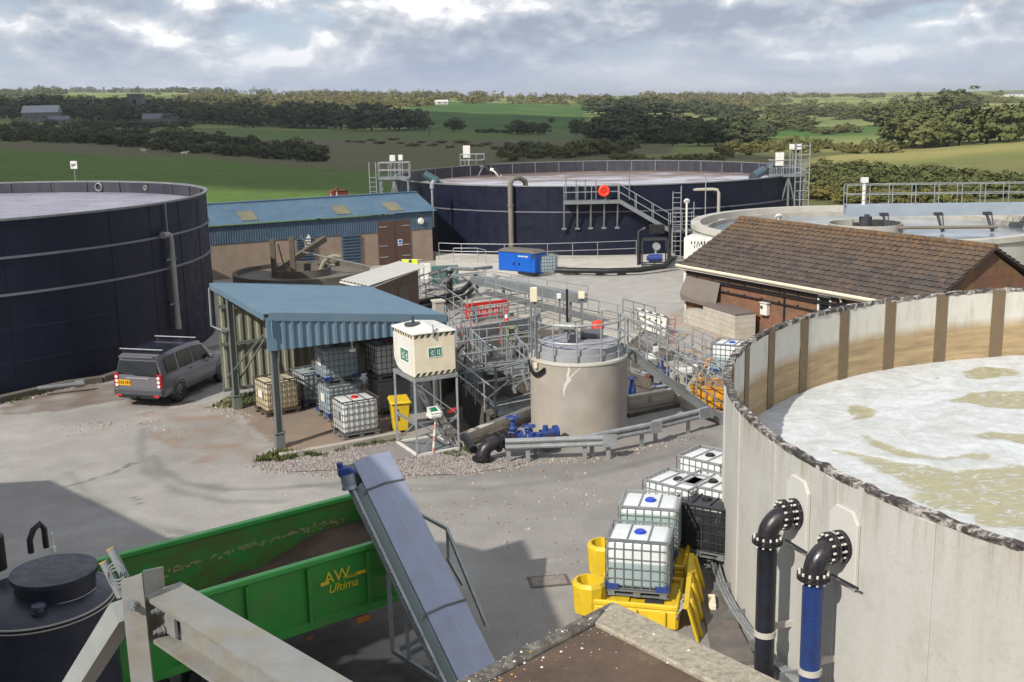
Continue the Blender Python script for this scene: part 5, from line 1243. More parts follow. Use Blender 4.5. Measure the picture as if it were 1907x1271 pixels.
# ------------------------------------------------------------------ yellow wheelie bin
def bin_():
    c = P(745, 806, 0); t = thing('wheelie_bin', 'yellow wheeled bin with a closed lid beside the cream water tank frame', 'bin', (c.x, c.y + .15, 0), world=False); t.rotation_euler = (0, 0, .25)
    m = MB(); b, tp = .22, .29
    m.add([(-b, -b, .06), (b, -b, .06), (b, b, .06), (-b, b, .06), (-tp, -tp, .95), (tp, -tp, .95), (tp, tp, .95), (-tp, tp, .95)], [(3, 2, 1, 0), (4, 5, 6, 7), (0, 1, 5, 4), (1, 2, 6, 5), (2, 3, 7, 6), (3, 0, 4, 7)]); m.build('body', M['yellow'], t, bev=.03)
    m = MB(); m.add([(-.33, -.36, .95), (.33, -.36, .95), (.33, .34, .99), (-.33, .34, .99), (-.3, -.3, 1.02), (.3, -.3, 1.02), (.28, .3, 1.09), (-.28, .3, 1.09)], [(3, 2, 1, 0), (4, 5, 6, 7), (0, 1, 5, 4), (1, 2, 6, 5), (2, 3, 7, 6), (3, 0, 4, 7)]); m.build('lid', M['yellow'], t, bev=.02)
    m = MB(); m.tube([(-.25, .38, .98), (.25, .38, .98)], .02, 8); m.build('handle', M['yellow'], t)
    for s in (-1, 1): m = MB(); m.tube([(s * .2, .24, .1), (s * .26, .24, .1)], .1, 14); m.build('wheel', M['black'], t)
    m = MB(); m.add([(-.19, -.268, .42), (-.06, -.268, .42), (-.06, -.285, .78), (-.19, -.285, .78)], [(0, 1, 2, 3)]); o = m.build('sticker', plain('brown_sticker', lin(120, 90, 60)), t)
    mo = o.modifiers.new('s', 'SOLIDIFY'); mo.thickness = .006
bin_()
# ------------------------------------------------------------------ emergency shower tank on its frame
def shower():
    FLc = V(-2.76, 30.42, 0); w, d = 1.3, 1.5; zb, zt = 2.32, 3.55
    t = thing('emergency_shower', 'cream box tank of an emergency shower on a tall grey steel frame', 'emergency shower', FLc)
    def q(a, b, z): return FLc + E1 * a + E2 * b + EZ * z
    cr, wh = M['cream'], M['white']
    m = MB()
    prof = [(0, zb), (d * .55, zb), (d * .85, zb + .1), (d * 1.0, zb + .35), (d, zt), (0, zt)]
    m.ext([q(0, b, z) for b, z in prof], E1 * w); body = m.build('tank_body', cr, t, bev=.03)
    m = MB(); m.ext([q(-.006, b_, z_) for b_, z_ in ((.03, zb + .03), (d * .55, zb + .03), (d * .84, zb + .13), (d - .03, zb + .37), (d - .03, zt - .13), (.03, zt - .13))], E1 * .004); m.build('white_side', wh, t)  # thin sheet makes the left face whiter than the cream front
    m = MB(); m.add([q(-.03, -.03, zt), q(w + .03, -.03, zt - .0), q(w + .03, d + .03, zt), q(-.03, d + .03, zt), q(-.03, -.03, zt + .03), q(w + .03, -.03, zt + .03), q(w + .03, d + .03, zt + .05), q(-.03, d + .03, zt + .05), q(w * .5, d * .5, zt + .17), q(w * .5, .1, zt + .13), q(w * .5, d - .1, zt + .15)], [(0, 1, 5, 4), (1, 2, 6, 5), (2, 3, 7, 6), (3, 0, 4, 7), (4, 5, 9), (5, 6, 10, 8, 9), (6, 7, 10), (7, 4, 9, 8, 10)]); m.build('lid', wh, t, bev=.01)
    m = MB(); c = q(.42, .95, zt + .12); m.lathe(tuple(c), [(.26, -.02), (.26, .03), (.1, .05), (0, .055)], 24); m.bar(c, c + EZ * .24, .05, .08); m.build('hatch', M['darkgrey'], t)
    m = MB(); m.bar(q(w * .47, -.03, zt - .12), q(w * .47, -.03, zt + .24), .09, .03); m.build('lifting_lug', M['galv'], t)
    # hazard stripes
    hz = M['hazblack']
    for zz in (zt - .11, zb + .02):
        m = MB(); n = 7
        for k in range(n):
            a = w * (k + .1) / n; m.ext([q(a, -.004, zz), q(a + w / n * .5, -.004, zz), q(a + w / n * .95, -.004, zz + .1), q(a + w / n * .45, -.004, zz + .1)], -E2 * .004)
        m.build('hazard_stripes', hz, body)
    m = MB(); n = 8
    for k in range(n): b = d * (k + .15) / n; m.ext([q(-.004, b, zt - .11), q(-.004, b + d / n * .5, zt - .11), q(-.004, b + d / n * .9, zt - .01), q(-.004, b + d / n * .4, zt - .01)], -E1 * .004)
    m.build('hazard_stripes', hz, body)
    def sign(c, r, u, o, wd, hh):
        m = MB(); m.ext([c - r * wd / 2 - u * hh / 2, c + r * wd / 2 - u * hh / 2, c + r * wd / 2 + u * hh / 2, c - r * wd / 2 + u * hh / 2], o * .012); s = m.build('sign', M['sign_white'], t)
        for sx in (-1, 1):
            cc = c + r * sx * wd * .235 + o * .013; ww = wd * .43; h2 = hh * .8
            m = MB(); m.ext([cc - r * ww / 2 - u * h2 / 2, cc + r * ww / 2 - u * h2 / 2, cc + r * ww / 2 + u * h2 / 2, cc - r * ww / 2 + u * h2 / 2], o * .003); m.build('sign_panel', M['green_sign'], s)
            m = MB(); e = o * .0045; cc = cc + o * .003
            m.bar(cc - u * h2 * .12 - r * (ww * .1), cc + u * h2 * .12 - r * ww * .1, ww * .14, .002, up=o); m.bar(cc - u * h2 * .36 - r * ww * .1, cc - u * h2 * .14 - r * ww * .1, ww * .08, .002, up=o)
            m.bar(cc + u * h2 * .3 - r * ww * .16, cc + u * h2 * .3 - r * ww * .04, ww * .14, .002, up=o)
            m.bar(cc + r * ww * .2 - u * h2 * .25, cc + r * ww * .2 + u * h2 * .3, ww * .1, .002, up=o); m.bar(cc + r * ww * .06 + u * h2 * .12, cc + r * ww * .34 + u * h2 * .12, ww * .1, .002, up=o); m.bar(cc + r * ww * .02 - u * h2 * .3, cc + r * ww * .36 - u * h2 * .3, ww * .1, .002, up=o)
            m.build('pictogram', M['sign_white'], s)
    sign(q(w * .5, -.002, 3.0), E1, EZ, -E2, .42, .3)
    sign(q(-.002, d * .42, 2.88), -E2, EZ, -E1, .62, .42)
    # frame
    gm = M['galv']
    for a, b in ((0, 0), (w, 0), (w, d), (0, d)):
        m = MB(); m.bar(q(a, b, .05), q(a, b, zb - .04), .06, .06); m.build('leg', gm, t)
    for nm, z, th in (('top_frame', zb - .06, .1), ('base_frame', .06, .08)):
        m = MB()
        for a, b, c_, e in ((0, 0, w, 0), (w, 0, w, d), (w, d, 0, d), (0, d, 0, 0)): m.bar(q(a, b, z), q(c_, e, z), th, th)
        m.build(nm, gm if z > 1 else M['white'], t)
    for a, b, z0, c_, e, z1 in ((0, 0, .1, w, 0, 1.05), (w, 0, .1, 0, 0, 1.05), (w, 0, .1, w, d, 1.1), (w, d, .1, w, 0, 1.1), (0, d, .1, 0, 0, 1.05), (0, 0, 2.2, w, 0, 1.1), (0, d, .95, 0, 0, .95), (w, d, 2.2, w * .6, d, 1.6)):
        m = MB(); m.bar(q(a, b, z0), q(c_, e, z1), .035, .035); m.build('brace', gm, t)
    m = MB(); m.bar(q(0, 0, 1.0), q(w, 0, 1.0), .03, .03); m.bar(q(0, d, 1.0), q(0, 0, 1.0), .03, .03); m.build('cross_rail', gm, t)
    m = MB()
    for s in (0, .38): m.bar(q(.15 + s * .0, d * .2 + s, zb - .1), q(w - .1, d * .2 + s, .1), .03, .06)
    for k in range(7): f = (k + .5) / 7; p0 = q(.15, d * .2, zb - .1).lerp(q(w - .1, d * .2, .1), f); m.bar(p0, p0 + E2 * .38, .03, .03)
    m.build('ladder', M['galvdull'], t)
    m = MB(); m.bar(q(w - .1, -.03, 1.25), q(w + .1, .9, .95), .05, .12); m.build('valve_handle', M['red'], t)
    # deck under it
    m = MB(); m.ext([q(0, 0, .02), q(w, 0, .02), q(w, d, .02), q(0, d, .02)], EZ * .03); m.build('floor_grating', M['galvdull'], t)
    # eye wash station
    e = thing('eyewash_station', 'small white hooded eyewash basin on a red and white post inside the frame', 'eyewash', q(.55, -.02, 0))
    c = q(.55, -.02, 1.18)
    m = MB(); m.box(c.x, c.y, c.z, .4, .34, .16, RZ1); m.build('basin', M['white'], e, bev=.05)
    m = MB(); m.add([q(.38, -.18, 1.27), q(.72, -.18, 1.27), q(.7, .12, 1.4), q(.4, .12, 1.4), q(.4, .13, 1.24), q(.7, .13, 1.24)], [(0, 1, 2, 3), (3, 2, 5, 4), (0, 3, 4), (1, 5, 2), (0, 4, 5, 1)]); m.build('hood', M['white'], e)
    m = MB(); m.bar(q(.43, -.13, 1.305), q(.43, .06, 1.385), .02, .004); m.ext([q(.45, -.1, 1.315), q(.65, -.1, 1.315), q(.64, .06, 1.385), q(.46, .06, 1.385)], V(0, 0, .004)); m.build('sign_panel', M['green_sign'], e)
    for k in range(6):
        m = MB(); f0, f1 = k / 6, (k + 1) / 6; a, b = q(.48, -.02, .05), q(.6, -.02, 1.1); m.tube([a.lerp(b, f0), a.lerp(b, f1)], .035, 10); m.build('post_band', M['white'] if k % 2 else plain('pale_red_band', lin(206, 150, 130)), e)
    # ribbed mat in front-left
    A_, B_, C_, D_ = P(703, 836, .0), P(776, 852, 0), P(752, 822, 0), P(748, 816, 0)
    m = MB(); a, b = q(-1.15, -.15, .05), q(0, -.15, .05); corr(m, q(-1.2, 0.0, .04), E2, d, E1, 1.2, EZ, .06, .012); o = m.build('ribbed_mat', mat('ribbed_grey_mat', lin(140, 134, 132), .8)); tag(o, 'ribbed grey drain cover on the ground left of the shower frame', 'drain cover')
shower()
# ------------------------------------------------------------------ concrete cylinder well with lid and railing
CC = (1.98, 32.65); RC = 1.45; ZC = 2.42
def well():
    t = thing('concrete_silo', 'round weathered concrete chamber with a railed grey top in the middle of the yard', 'concrete chamber', (*CC, 0))
    wmn = mat('chamber_concrete', lin(178, 170, 160), .9, 0, var=.24, vs=1.3, dirt=lin(152, 140, 120), dirt_amt=.6, dirt_scale=1.6, bump=.5, streak=False, fine=.2)
    m = MB(); m.lathe(CC, [(RC, -.05), (RC, ZC - .05), (RC - .04, ZC), (RC - .3, ZC)], 96); w_ = m.build('wall', wmn, t, smooth=True)
    m = MB(); m.lathe(CC, [(RC + .01, ZC - .07), (RC + .03, ZC - .04), (RC + .02, ZC + .02), (RC - .12, ZC + .03)], 96); m.build('mortar_rim', M['concpale'], t, smooth=True)
    # lime streaks running down the face
    def streak(u0, v0, path, wd, nm='lime_streak'):
        rnd = random.Random(int(u0)); m = MB()
        def hit(u, v):
            d = ray(u, v); a = d.x ** 2 + d.y ** 2; b = -2 * (d.x * CC[0] + d.y * CC[1]); c = CC[0] ** 2 + CC[1] ** 2 - (RC + .006) ** 2; tt = (-b - math.sqrt(max(0, b * b - 4 * a * c))) / (2 * a); return V(d.x * tt, d.y * tt, H + d.z * tt)
        pts = [hit(*p) for p in path]; vs = []
        for i, p in enumerate(pts):
            ww = wd[i] / 2 * .0155; a = az(CC, p); vs += [V(CC[0] + (RC + .006) * math.cos(a - ww / RC), CC[1] + (RC + .006) * math.sin(a - ww / RC), p.z), V(CC[0] + (RC + .006) * math.cos(a + ww / RC), CC[1] + (RC + .006) * math.sin(a + ww / RC), p.z)]
        m.add(vs, [(2 * i, 2 * i + 1, 2 * i + 3, 2 * i + 2) for i in range(len(pts) - 1)]); o = m.build(nm, mat('lime', lin(206, 202, 192), .9, 0, var=.15, vs=20), w_)
    streak(1058, 680, [(1058, 680), (1060, 690), (1057, 700), (1060, 708), (1054, 716), (1050, 728), (1051, 740)], [2, 5, 5, 9, 7, 4, 1])
    streak(1082, 682, [(1084, 682), (1076, 690), (1068, 697), (1062, 704)], [2, 3, 4, 3])
    # raised lid ring with chequer top
    m = MB(); c2 = (CC[0] + .02, CC[1] + .02); m.lathe(c2, [(RC - .12, ZC - .02), (RC - .12, ZC + .2), (RC - .19, ZC + .21), (RC - .19, ZC + .36), (RC - .22, ZC + .38), (0, ZC + .385)], 72); m.build('cover_ring', mat('cover_grey', lin(160, 161, 164), .6, .2, var=.15), t, smooth=True)
    m = MB()
    for k in range(9):
        y = -RC * .66 + k * .24; hw = math.sqrt(max(.01, (RC - .28) ** 2 - (abs(y) + .1) ** 2))
        m.box(CC[0], CC[1] + y, ZC + .395, 2 * hw, .21, .02, 0)
    m.build('cover_plates', mat('plate_grey', lin(166, 166, 174), .55, .3, var=.15), t)
    zr = ZC + .02; rr = RC - .07
    m = MB(); pts = arc(CC, rr, zr, math.radians(-215), math.radians(55), 40); rail(m, pts, posts=False, h=1.1, r=.028)
    for k in range(10): a = math.radians(-215 + 30 * k); p = V(CC[0] + rr * math.cos(a), CC[1] + rr * math.sin(a), zr); m.tube([p, p + EZ * 1.1], .026, 6)
    m.build('guard_rail', M['galv'], t, smooth=True)
    # mixer motor and other equipment on the top
    gq = mat('motor_grey', lin(150, 150, 146), .5, .2); c = V(CC[0] - .25, CC[1] - .1, ZC + .37)
    m = MB(); m.tube([c + V(.1, 0, 0), c + V(.1, 0, .45)], .07, 10); m.tube([c + V(-.3, 0, .52), c + V(.15, -.1, .5)], .12, 14); m.tube([c + V(.1, -.05, .5), c + V(.5, -.12, .52)], .05, 8); m.tube([c + V(-.1, -.1, 0), c + V(-.12, -.1, .35)], .05, 8); m.build('mixer_motor', gq, t, smooth=True)
    m = MB(); m.tube([c + V(-.15, .05, .5), c + V(-.1, 0, .1), c + V(.0, -.1, -.0)], .045, 8); m.box(c.x + .1, c.y - .1, c.z + .15, .25, .2, .25); m.build('drive_housing', M['darkgrey'], t)
    m = MB(); m.tube([c + V(.35, .4, .18), c + V(1.0, .45, .16)], .16, 14); m.build('grey_drum', mat('drum_grey', lin(92, 94, 98), .5), t, smooth=True)
    for k, (dx, hh) in enumerate(((-.12, 1.7), (.12, 1.5))):
        p = V(CC[0] - RC + .1 + dx * .5, CC[1] - .25 + dx, 0); m = MB(); m.tube([V(p.x, p.y, ZC - .3), V(p.x, p.y, ZC + hh)], .035, 6); m.build('cable_post', M['galvdull'], t)
    # control boxes on posts around
    for u_, v_, w_, h_, yy, mt, nm in ((994, 549, .2, .42, 31.9, 'cream', 'isolator_box'), (1041, 552, .14, .16, 34.0, 'white', 'push_button'), (1083, 550, .2, .22, 34.0, 'cream', 'isolator_box')):
        b = D(u_, v_, yy); m = MB(); m.box(b.x, b.y, b.z, w_, .16, h_); o = m.build(nm, M[mt], t, bev=.015)
        m = MB(); m.bar((b.x + .02, b.y + .05, ZC + (.1 if yy < 33 else -.2)), (b.x + .02, b.y + .05, b.z - h_ / 2), .06); m.build('box_post', M['galvdull'], o)
    m = MB(); b = D(1056, 560, 33.6); m.tube([V(b.x, b.y, ZC), V(b.x, b.y, b.z + .35)], .04, 8); m.build('black_stem', M['black'], t)
    b = D(1113, 608, 33.2)
    h = thing('life_ring_box', 'orange red hooded box standing on the grey top of the concrete chamber', 'life ring box', b - EZ * .2)
    m = MB(); m.lathe((0, 0, 0), [(0, .12), (.14, .1), (.2, 0), (.2, -.06), (0, -.06)], 18); m.xf(Matrix.Translation(b) @ Matrix.Rotation(1.2, 4, 'X')); m.build('hood', M['orange'], h, smooth=True); m = MB(); m.box(b.x - .06, b.y + .05, b.z - .12, .28, .1, .2); m.build('holder', plain('amber_holder', lin(220, 120, 30)), h)
    # hoses at the left shoulder
    m = MB(); a0 = math.radians(-170); pts = [V(CC[0] + (RC + .07) * math.cos(a0 + .09 * i), CC[1] + (RC + .07) * math.sin(a0 + .09 * i), ZC - .1 - .28 * math.sin(pi * min(1, i / 7.5))) for i in range(8)]; m.tube(pts, .035, 6); m.tube([p - EZ * .08 for p in pts], .03, 6); m.build('cable_loop', M['black'], t, smooth=True)
    p = pts[4] + EZ * .2; m = MB(); m.box(p.x, p.y - .03, p.z + .05, .1, .06, .16); m.build('junction_box', M['cream'], t)
    # pale base stub pipes
    p = D(1022, 800, CC[1] - RC - .12); m = MB(); m.box(p.x, p.y, .22, .5, .3, .44); m.tube([V(p.x + .28, p.y - .1, 0), V(p.x + .28, p.y - .1, .5)], .05, 8); m.build('foot_block', M['conc'], t, bev=.03)
well()
def stairs():
    A = V(CC[0] + RC - .05, CC[1] + .35, ZC + .05); B = V(6.5, 33.5, 0)
    t = thing('steel_staircase', 'long grey steel staircase running down from the concrete chamber to the right', 'staircase', B)
    d = (B - A); dh = V(d.x, d.y, 0).normalized(); n = V(-dh.y, dh.x, 0)
    for s in (-.42, .42): m = MB(); m.bar(A + n * s, B + n * s, .07, .26); m.bar(A + n * s + EZ * .13, B + n * s + EZ * .13, .16, .02); m.build('stringer', M['galvdull'], t)
    N_ = 12
    for k in range(N_): p = A.lerp(B, (k + .5) / N_); m = MB(); m.box(p.x, p.y, p.z, .26, .8, .04, math.atan2(dh.y, dh.x)); m.build('tread', M['galvdull'], t)
    for s in (-.42, .42): prail(t, [A + n * s, A.lerp(B, .97) + n * s], h=1.05, post=.8)
    m = MB(); m.box(A.x - .1, A.y + .1, A.z - .1, .9, .9, .1); m.build('landing', M['galvdull'], t)
stairs()
# ------------------------------------------------------------------ crash barriers
def w_beam(m, a, b):
    a, b = Vector(a), Vector(b); d = (b - a).normalized(); n = V(d.y, -d.x, 0)
    prof = [(0, .0), (.055, .03), (.07, .075), (.055, .12), (0, .155), (.0, .165), (.055, .2), (.07, .245), (.055, .29), (0, .32)]
    vs = []
    for p in (a, b):
        for o, z in prof: vs.append(p + n * o + EZ * (z - .16)); 
    K = len(prof); m.add(vs, [(i, i + 1, K + i + 1, K + i) for i in range(K - 1)])
    m.add([v - n * .012 for v in vs], [(i, i + 1, K + i + 1, K + i) for i in range(K - 1)])
def barriers():
    G = 'crash barrier sections in front of the chamber'
    Z = .56
    for (pa, pb, lab, posts) in (((-.25, 29.72), (2.75, 29.88), 'left section of the grey crash barrier beside the blue valves', (.03, .21, .74, .96)), ((2.0, 29.95), (4.15, 31.15), 'middle section of the grey crash barrier in front of the concrete chamber', (.1, .8)), ((4.0, 31.2), (5.75, 32.5), 'right section of the grey crash barrier by the foot of the staircase', (.1, .72))):
        a, b = V(*pa, Z), V(*pb, Z); t = thing('crash_barrier', lab, 'crash barrier', V(*pa, 0), group=G)
        m = MB(); w_beam(m, a, b); m.build('rail', M['galv'], t)
        d = (b - a).normalized(); n = V(d.y, -d.x, 0)
        for f in posts: p = a.lerp(b, f) - n * .06; m = MB(); m.bar((p.x, p.y, -.02), (p.x, p.y, Z + .14), .05, .12, up=d); m.build('post', M['galv'], t)
        m = MB(); p = a.lerp(b, .97); m.bar(p - d * .2 + n * .04, p + d * .2 + n * .04, .1, .34); m.build('splice_plate', M['galv'], t)
barriers()
# ------------------------------------------------------------------ sunken works: chambers, rails, valves
def works():
    t = thing('works_chamber', 'sunken damp concrete chambers ringed by grey rails between the canopy and the round chamber', 'concrete chamber', (-.4, 38, -1.3))
    bm_ = M['concdark']
    def blk(pts, z0, z1, nm='chamber_wall', mt=None):
        m = MB(); m.prism([(p.x, p.y) for p in pts], z0, z1); return m.build(nm, mt or bm_, t, bev=.02)
    a, b, c, d = P(924, 778, -.1), P(1010, 752, -.1), P(1000, 700, -.1), P(866, 716, -.1)
    # near chamber with open top
    def ring(pts, z0, z1, th=.22):
        n = len(pts)
        for i in range(n): 
            p, q = pts[i], pts[(i + 1) % n]; e = (q - p).normalized() * th * .5
            m = MB(); m.bar(V(p.x, p.y, (z0 + z1) / 2) - e * 0, V(q.x, q.y, (z0 + z1) / 2), th, z1 - z0); m.build('chamber_wall', bm_, t)
    ring([a, b, c, d], -1.3, -.1); blk([a.lerp(c, .05), b.lerp(d, .05), c.lerp(a, .05), d.lerp(b, .05)], -1.3, -.7, 'sludge_water', mat('murky_water', lin(96, 98, 92), .25, 0, var=.2))
    a2, b2, c2, d2 = P(856, 690, .05), P(1010, 668, .05), P(1000, 622, .05), P(862, 642, .05)
    ring([a2, b2, c2, d2], -1.3, .05); blk([a2.lerp(c2, .04), b2.lerp(d2, .04), c2.lerp(a2, .04), d2.lerp(b2, .04)], -1.3, -.3, 'sludge_water', mat('grey_scum', lin(128, 124, 118), .6, 0, var=.3, vs=2))
    m = MB(); m.bar(a2.lerp(d2, .5) + EZ * .08, b2.lerp(c2, .5) + EZ * .08, .5, .06); m.build('walkway', M['galvdull'], t)
    m = MB(); m.bar(P(852, 628, .2), P(1005, 600, .2), .3, .3); m.bar(P(852, 622, .55), P(1005, 592, .55), .12, .25); m.build('steel_beam', M['galvdull'], t)
    m = MB(); m.bar(P(850, 640, -.3), P(1005, 612, -.3), .3, .8); m.build('rusty_lintel', mat('brown_lintel', lin(140, 112, 82), .9, 0, var=.3, vs=3), t)
    for u_, v_, w_, h_ in ((880, 700, .6, .5), (910, 690, .4, .3), (960, 690, .8, .35), (905, 655, .5, .4), (965, 650, .4, .3)):
        p = P(u_, v_, -.1); m = MB(); m.box(p.x, p.y, -.1, w_, .5, h_, .4); m.tube([V(p.x - w_ / 2, p.y, .1), V(p.x + w_ / 2, p.y, .1)], .09, 8); m.build('pump_casing', M['galvdull'], t, bev=.03)
    R = lambda *uv, **k: prail(t, [P(u, v, k.get('z', .0)) for u, v in uv], h=k.get('h', 1.05), post=k.get('post', 1.2), r=.03, mt=M['galvdull'] if k.get('dull') else None)
    R((852, 726), (922, 784), (990, 762), z=-.05); R((850, 690), (990, 668), z=.1); R((846, 664), (985, 640), z=.1, dull=True)
    R((850, 640), (1000, 612), z=.1); R((866, 742), (926, 800), z=-.6, h=.7, dull=True); R((926, 800), (990, 786), z=-.7, h=.8)
    R((880, 662), (990, 650), z=.1, h=1.0, post=.6); R((866, 650), (905, 690), z=.05, post=.6); R((945, 660), (985, 700), z=.0, post=.7); R((860, 620), (990, 598), z=.15, h=1.0, post=.8); R((890, 742), (985, 722), z=-.1, h=1.0, post=.8)
    R((880, 600), (1010, 580), z=.15, h=1.0, post=1.0, dull=True); R((820, 600), (850, 640), (852, 700), z=.05, post=1.0)
    R((925, 735), (985, 720), z=-.1, h=.9, post=.7); R((858, 712), (985, 700), z=0, h=.6, dull=True); R((760, 560), (830, 575), (862, 600), z=.0, post=1.5)
    R((700, 585), (735, 553), (790, 528), z=0, post=1.6); R((745, 570), (800, 545), (835, 530), z=0, post=1.4, dull=True)
    m = MB()
    for (u0, v0, z0), (u1, v1, z1) in (((905, 745, .0), (960, 700, .6)), ((940, 760, -.8), (985, 735, -.2)), ((905, 640, .3), (940, 655, .0)), ((862, 655, .6), (895, 690, .1)), ((960, 720, .5), (985, 700, .2))): m.tube([P(u0, v0, z0), P(u1, v1, z1)], .03, 6)
    m.build('scaffold_tube', M['galv'], t)
    pr = plain('faded_red_pole', lin(170, 90, 84))
    for (u0, v0), (u1, v1), yy in (((868, 552), (884, 650), 44), ((856, 600), (866, 640), 42), ((932, 570), (932, 640), 43)):
        a, b = D(u0, v0, yy), D(u1, v1, yy); 
        for k in range(6): m = MB(); m.tube([a.lerp(b, k / 6), a.lerp(b, (k + 1) / 6)], .03, 6); m.build('pole_band', pr if k % 2 else M['galv'], t)
    # small upright pipes and bits of blue
    for u_, v_, yy in ((948, 695, 36.5), (972, 690, 37)):
        m = MB(); p = D(u_, v_, yy); m.tube([p, p + V(.2, 0, -.7)], .06, 8); m.build('grey_strut', M['galv'], t)
    bx = D(953, 620, 42.5); g = thing('gauge_box', 'pale green framed gauge box on thin legs above the sunken chambers', 'gauge box', V(bx.x, bx.y, 0))
    gm = mat('pale_green_frame', lin(140, 146, 120), .7); s = bx.y / F
    m = MB(); w_, h_ = 17 * s, 21 * s
    for p, q in (((-1, -1), (1, -1)), ((1, -1), (1, 1)), ((1, 1), (-1, 1)), ((-1, 1), (-1, -1))): m.bar((bx.x + p[0] * w_ / 2, bx.y, bx.z + p[1] * h_ / 2), (bx.x + q[0] * w_ / 2, bx.y, bx.z + q[1] * h_ / 2), .08, .12)
    m.build('frame', gm, g); m = MB(); m.box(bx.x, bx.y + .03, bx.z, w_, .05, h_); m.build('back_plate', M['darkgrey'], g)
    for dx in (-.12, .12): m = MB(); m.bar((bx.x + dx, bx.y + .05, 0), (bx.x + dx, bx.y + .05, bx.z - h_ / 2), .05); m.build('leg', M['galvdull'], g)
works()
def works_right():
    t = thing('pipe_works', 'cluttered grey pipework and walkways behind the staircase, right of the round chamber', 'pipework', (5, 39, 0))
    R = lambda *uv, **k: prail(t, [P(u, v, k.get('z', .0)) for u, v in uv], h=k.get('h', 1.05), post=k.get('post', 1.0), r=.024, mt=M['galvdull'] if k.get('dull') else None)
    R((1170, 640), (1215, 655), (1290, 700), (1345, 735), z=.05, post=.9); R((1240, 655), (1340, 695), z=.05); R((1180, 620), (1245, 640), z=.05, dull=True); R((1175, 690), (1230, 715), z=-.2, h=.9)
    R((1290, 660), (1345, 690), z=.0); R((1160, 600), (1220, 618), z=.1, dull=True); R((1255, 720), (1345, 745), z=.0, h=1.1)
    m = MB(); m.prism([P(*uv, 0).xy for uv in ((1235, 672), (1345, 712), (1350, 690), (1245, 650))], -1.3, .04); m.build('walkway_slab', M['conc'], t)
    m = MB(); m.prism([P(*uv, 0).xy for uv in ((1170, 655), (1235, 672), (1243, 652), (1170, 630))], -1.3, .03); m.build('walkway_slab', M['concdark'], t)
    rnd = random.Random(8)
    for k in range(26):
        u_, v_ = rnd.uniform(1175, 1340), rnd.uniform(650, 730); v_ = max(v_, 640 + (u_ - 1170) * .35); p = P(u_, v_, 0.0); m = MB(); a = rnd.uniform(0, 3.1); L = rnd.uniform(.2, .8); z = rnd.uniform(.05, .5)
        if k % 3: m.box(p.x, p.y, z * .5, L, rnd.uniform(.1, .3), rnd.uniform(.08, .3), a)
        else: m.tube([p + EZ * z, p + V(math.cos(a), math.sin(a), 0) * L + EZ * z], .06, 8)
        m.build('pipe_fitting', rnd.choice([M['galvdull'], M['galv'], M['concdark'], M['rust'], M['white'], M['galvdull']]), t, bev=.01)
    for u_, v_ in ((1225, 688), (1243, 694), (1177, 708), (1232, 672)):
        p = P(u_, v_, .4); v = thing('gate_valve', {1225: 'small blue valve wheel behind the staircase, higher of the pair', 1243: 'small blue valve body behind the staircase, lower of the pair', 1177: 'blue valve low down right of the round chamber', 1232: 'blue valve just behind the staircase rail'}[u_], 'valve', V(p.x, p.y, 0), group='blue valves behind the staircase')
        m = MB(); m.lathe((p.x, p.y, .0), [(.1, -.3), (.14, -.2), (.14, .1), (.09, .2), (.06, .45), (0, .45)], 12); m.build('valve_body', M['bluepaint'], v, smooth=True); m = MB(); m.tube([V(p.x + .17 * math.cos(i * pi / 8), p.y + .17 * math.sin(i * pi / 8), .47) for i in range(16)], .02, 6, closed=True); m.build('hand_wheel', M['bluepaint'], v, smooth=True)
    # block retaining wall under the stairs
    m = MB(); a, b, c = P(1170, 768, .0), P(1258, 752, .0), P(1300, 770, 0); a.z = b.z = c.z = .12; m.bar(a, b, .22, .85); m.bar(b, c, .22, .7); w_ = m.build('block_wall', M['block'], bev=.01); tag(w_, 'low block wall under the staircase, right of the round chamber', 'wall')
    m = MB(); a, b = P(858, 832, .0), P(990, 778, .0); m.bar(a + EZ * .16, b + EZ * .16, .22, .42); w_ = m.build('block_wall', M['block'], bev=.01); tag(w_, 'low pale block wall running from the shower frame to the round chamber', 'wall')
    # yellow skip bin
    p = P(1325, 772, 0); c = V(p.x + .35, p.y + 1.0, 0); y = thing('small_skip', 'battered amber steel skip full of rubble at the foot of the staircase', 'skip', c)
    am = mat('amber_steel', lin(214, 150, 32), .6, .05, var=.2, vs=3, dirt=lin(120, 70, 36), dirt_amt=.6, dirt_scale=5)
    m = MB(); r = -.35; m.box(c.x, c.y, .38, 1.5, 1.1, .66, r); m.build('skip_body', am, y, bev=.03)
    m = MB(); d1 = V(math.cos(r), math.sin(r), 0); n1 = V(-d1.y, d1.x, 0)
    for s in (-1, 1): m.bar(c + n1 * .55 * s - d1 * .8 + EZ * .74, c + n1 * .55 * s + d1 * .8 + EZ * .74, .08, .08); m.bar(c + d1 * .75 * s - n1 * .6 + EZ * .74, c + d1 * .75 * s + n1 * .6 + EZ * .74, .08, .08)
    m.bar(c - n1 * .57 - d1 * .3 + EZ * .4, c - n1 * .57 + d1 * .3 + EZ * .4, .06, .16); m.build('skip_rim', am, y)
    m = MB(); rnd = random.Random(5)
    for k in range(40): q = c + d1 * rnd.uniform(-.65, .65) + n1 * rnd.uniform(-.42, .42); s = rnd.uniform(.08, .2); m.box(q.x, q.y, .72 + rnd.uniform(0, .1), s, s * 1.2, s * .7, rnd.uniform(0, 3))
    o = m.build('rubble', [mat('rubble_brown', lin(140, 112, 86), .95, 0, var=.3, vs=5)], y); tag(o, kind='stuff')
    # white pierced barrier board with striped pole
    A, B = P(1188, 610, 0), P(1245, 628, 0); A = D(1188, 596, 47.5); B = D(1243, 612, 46.5); 
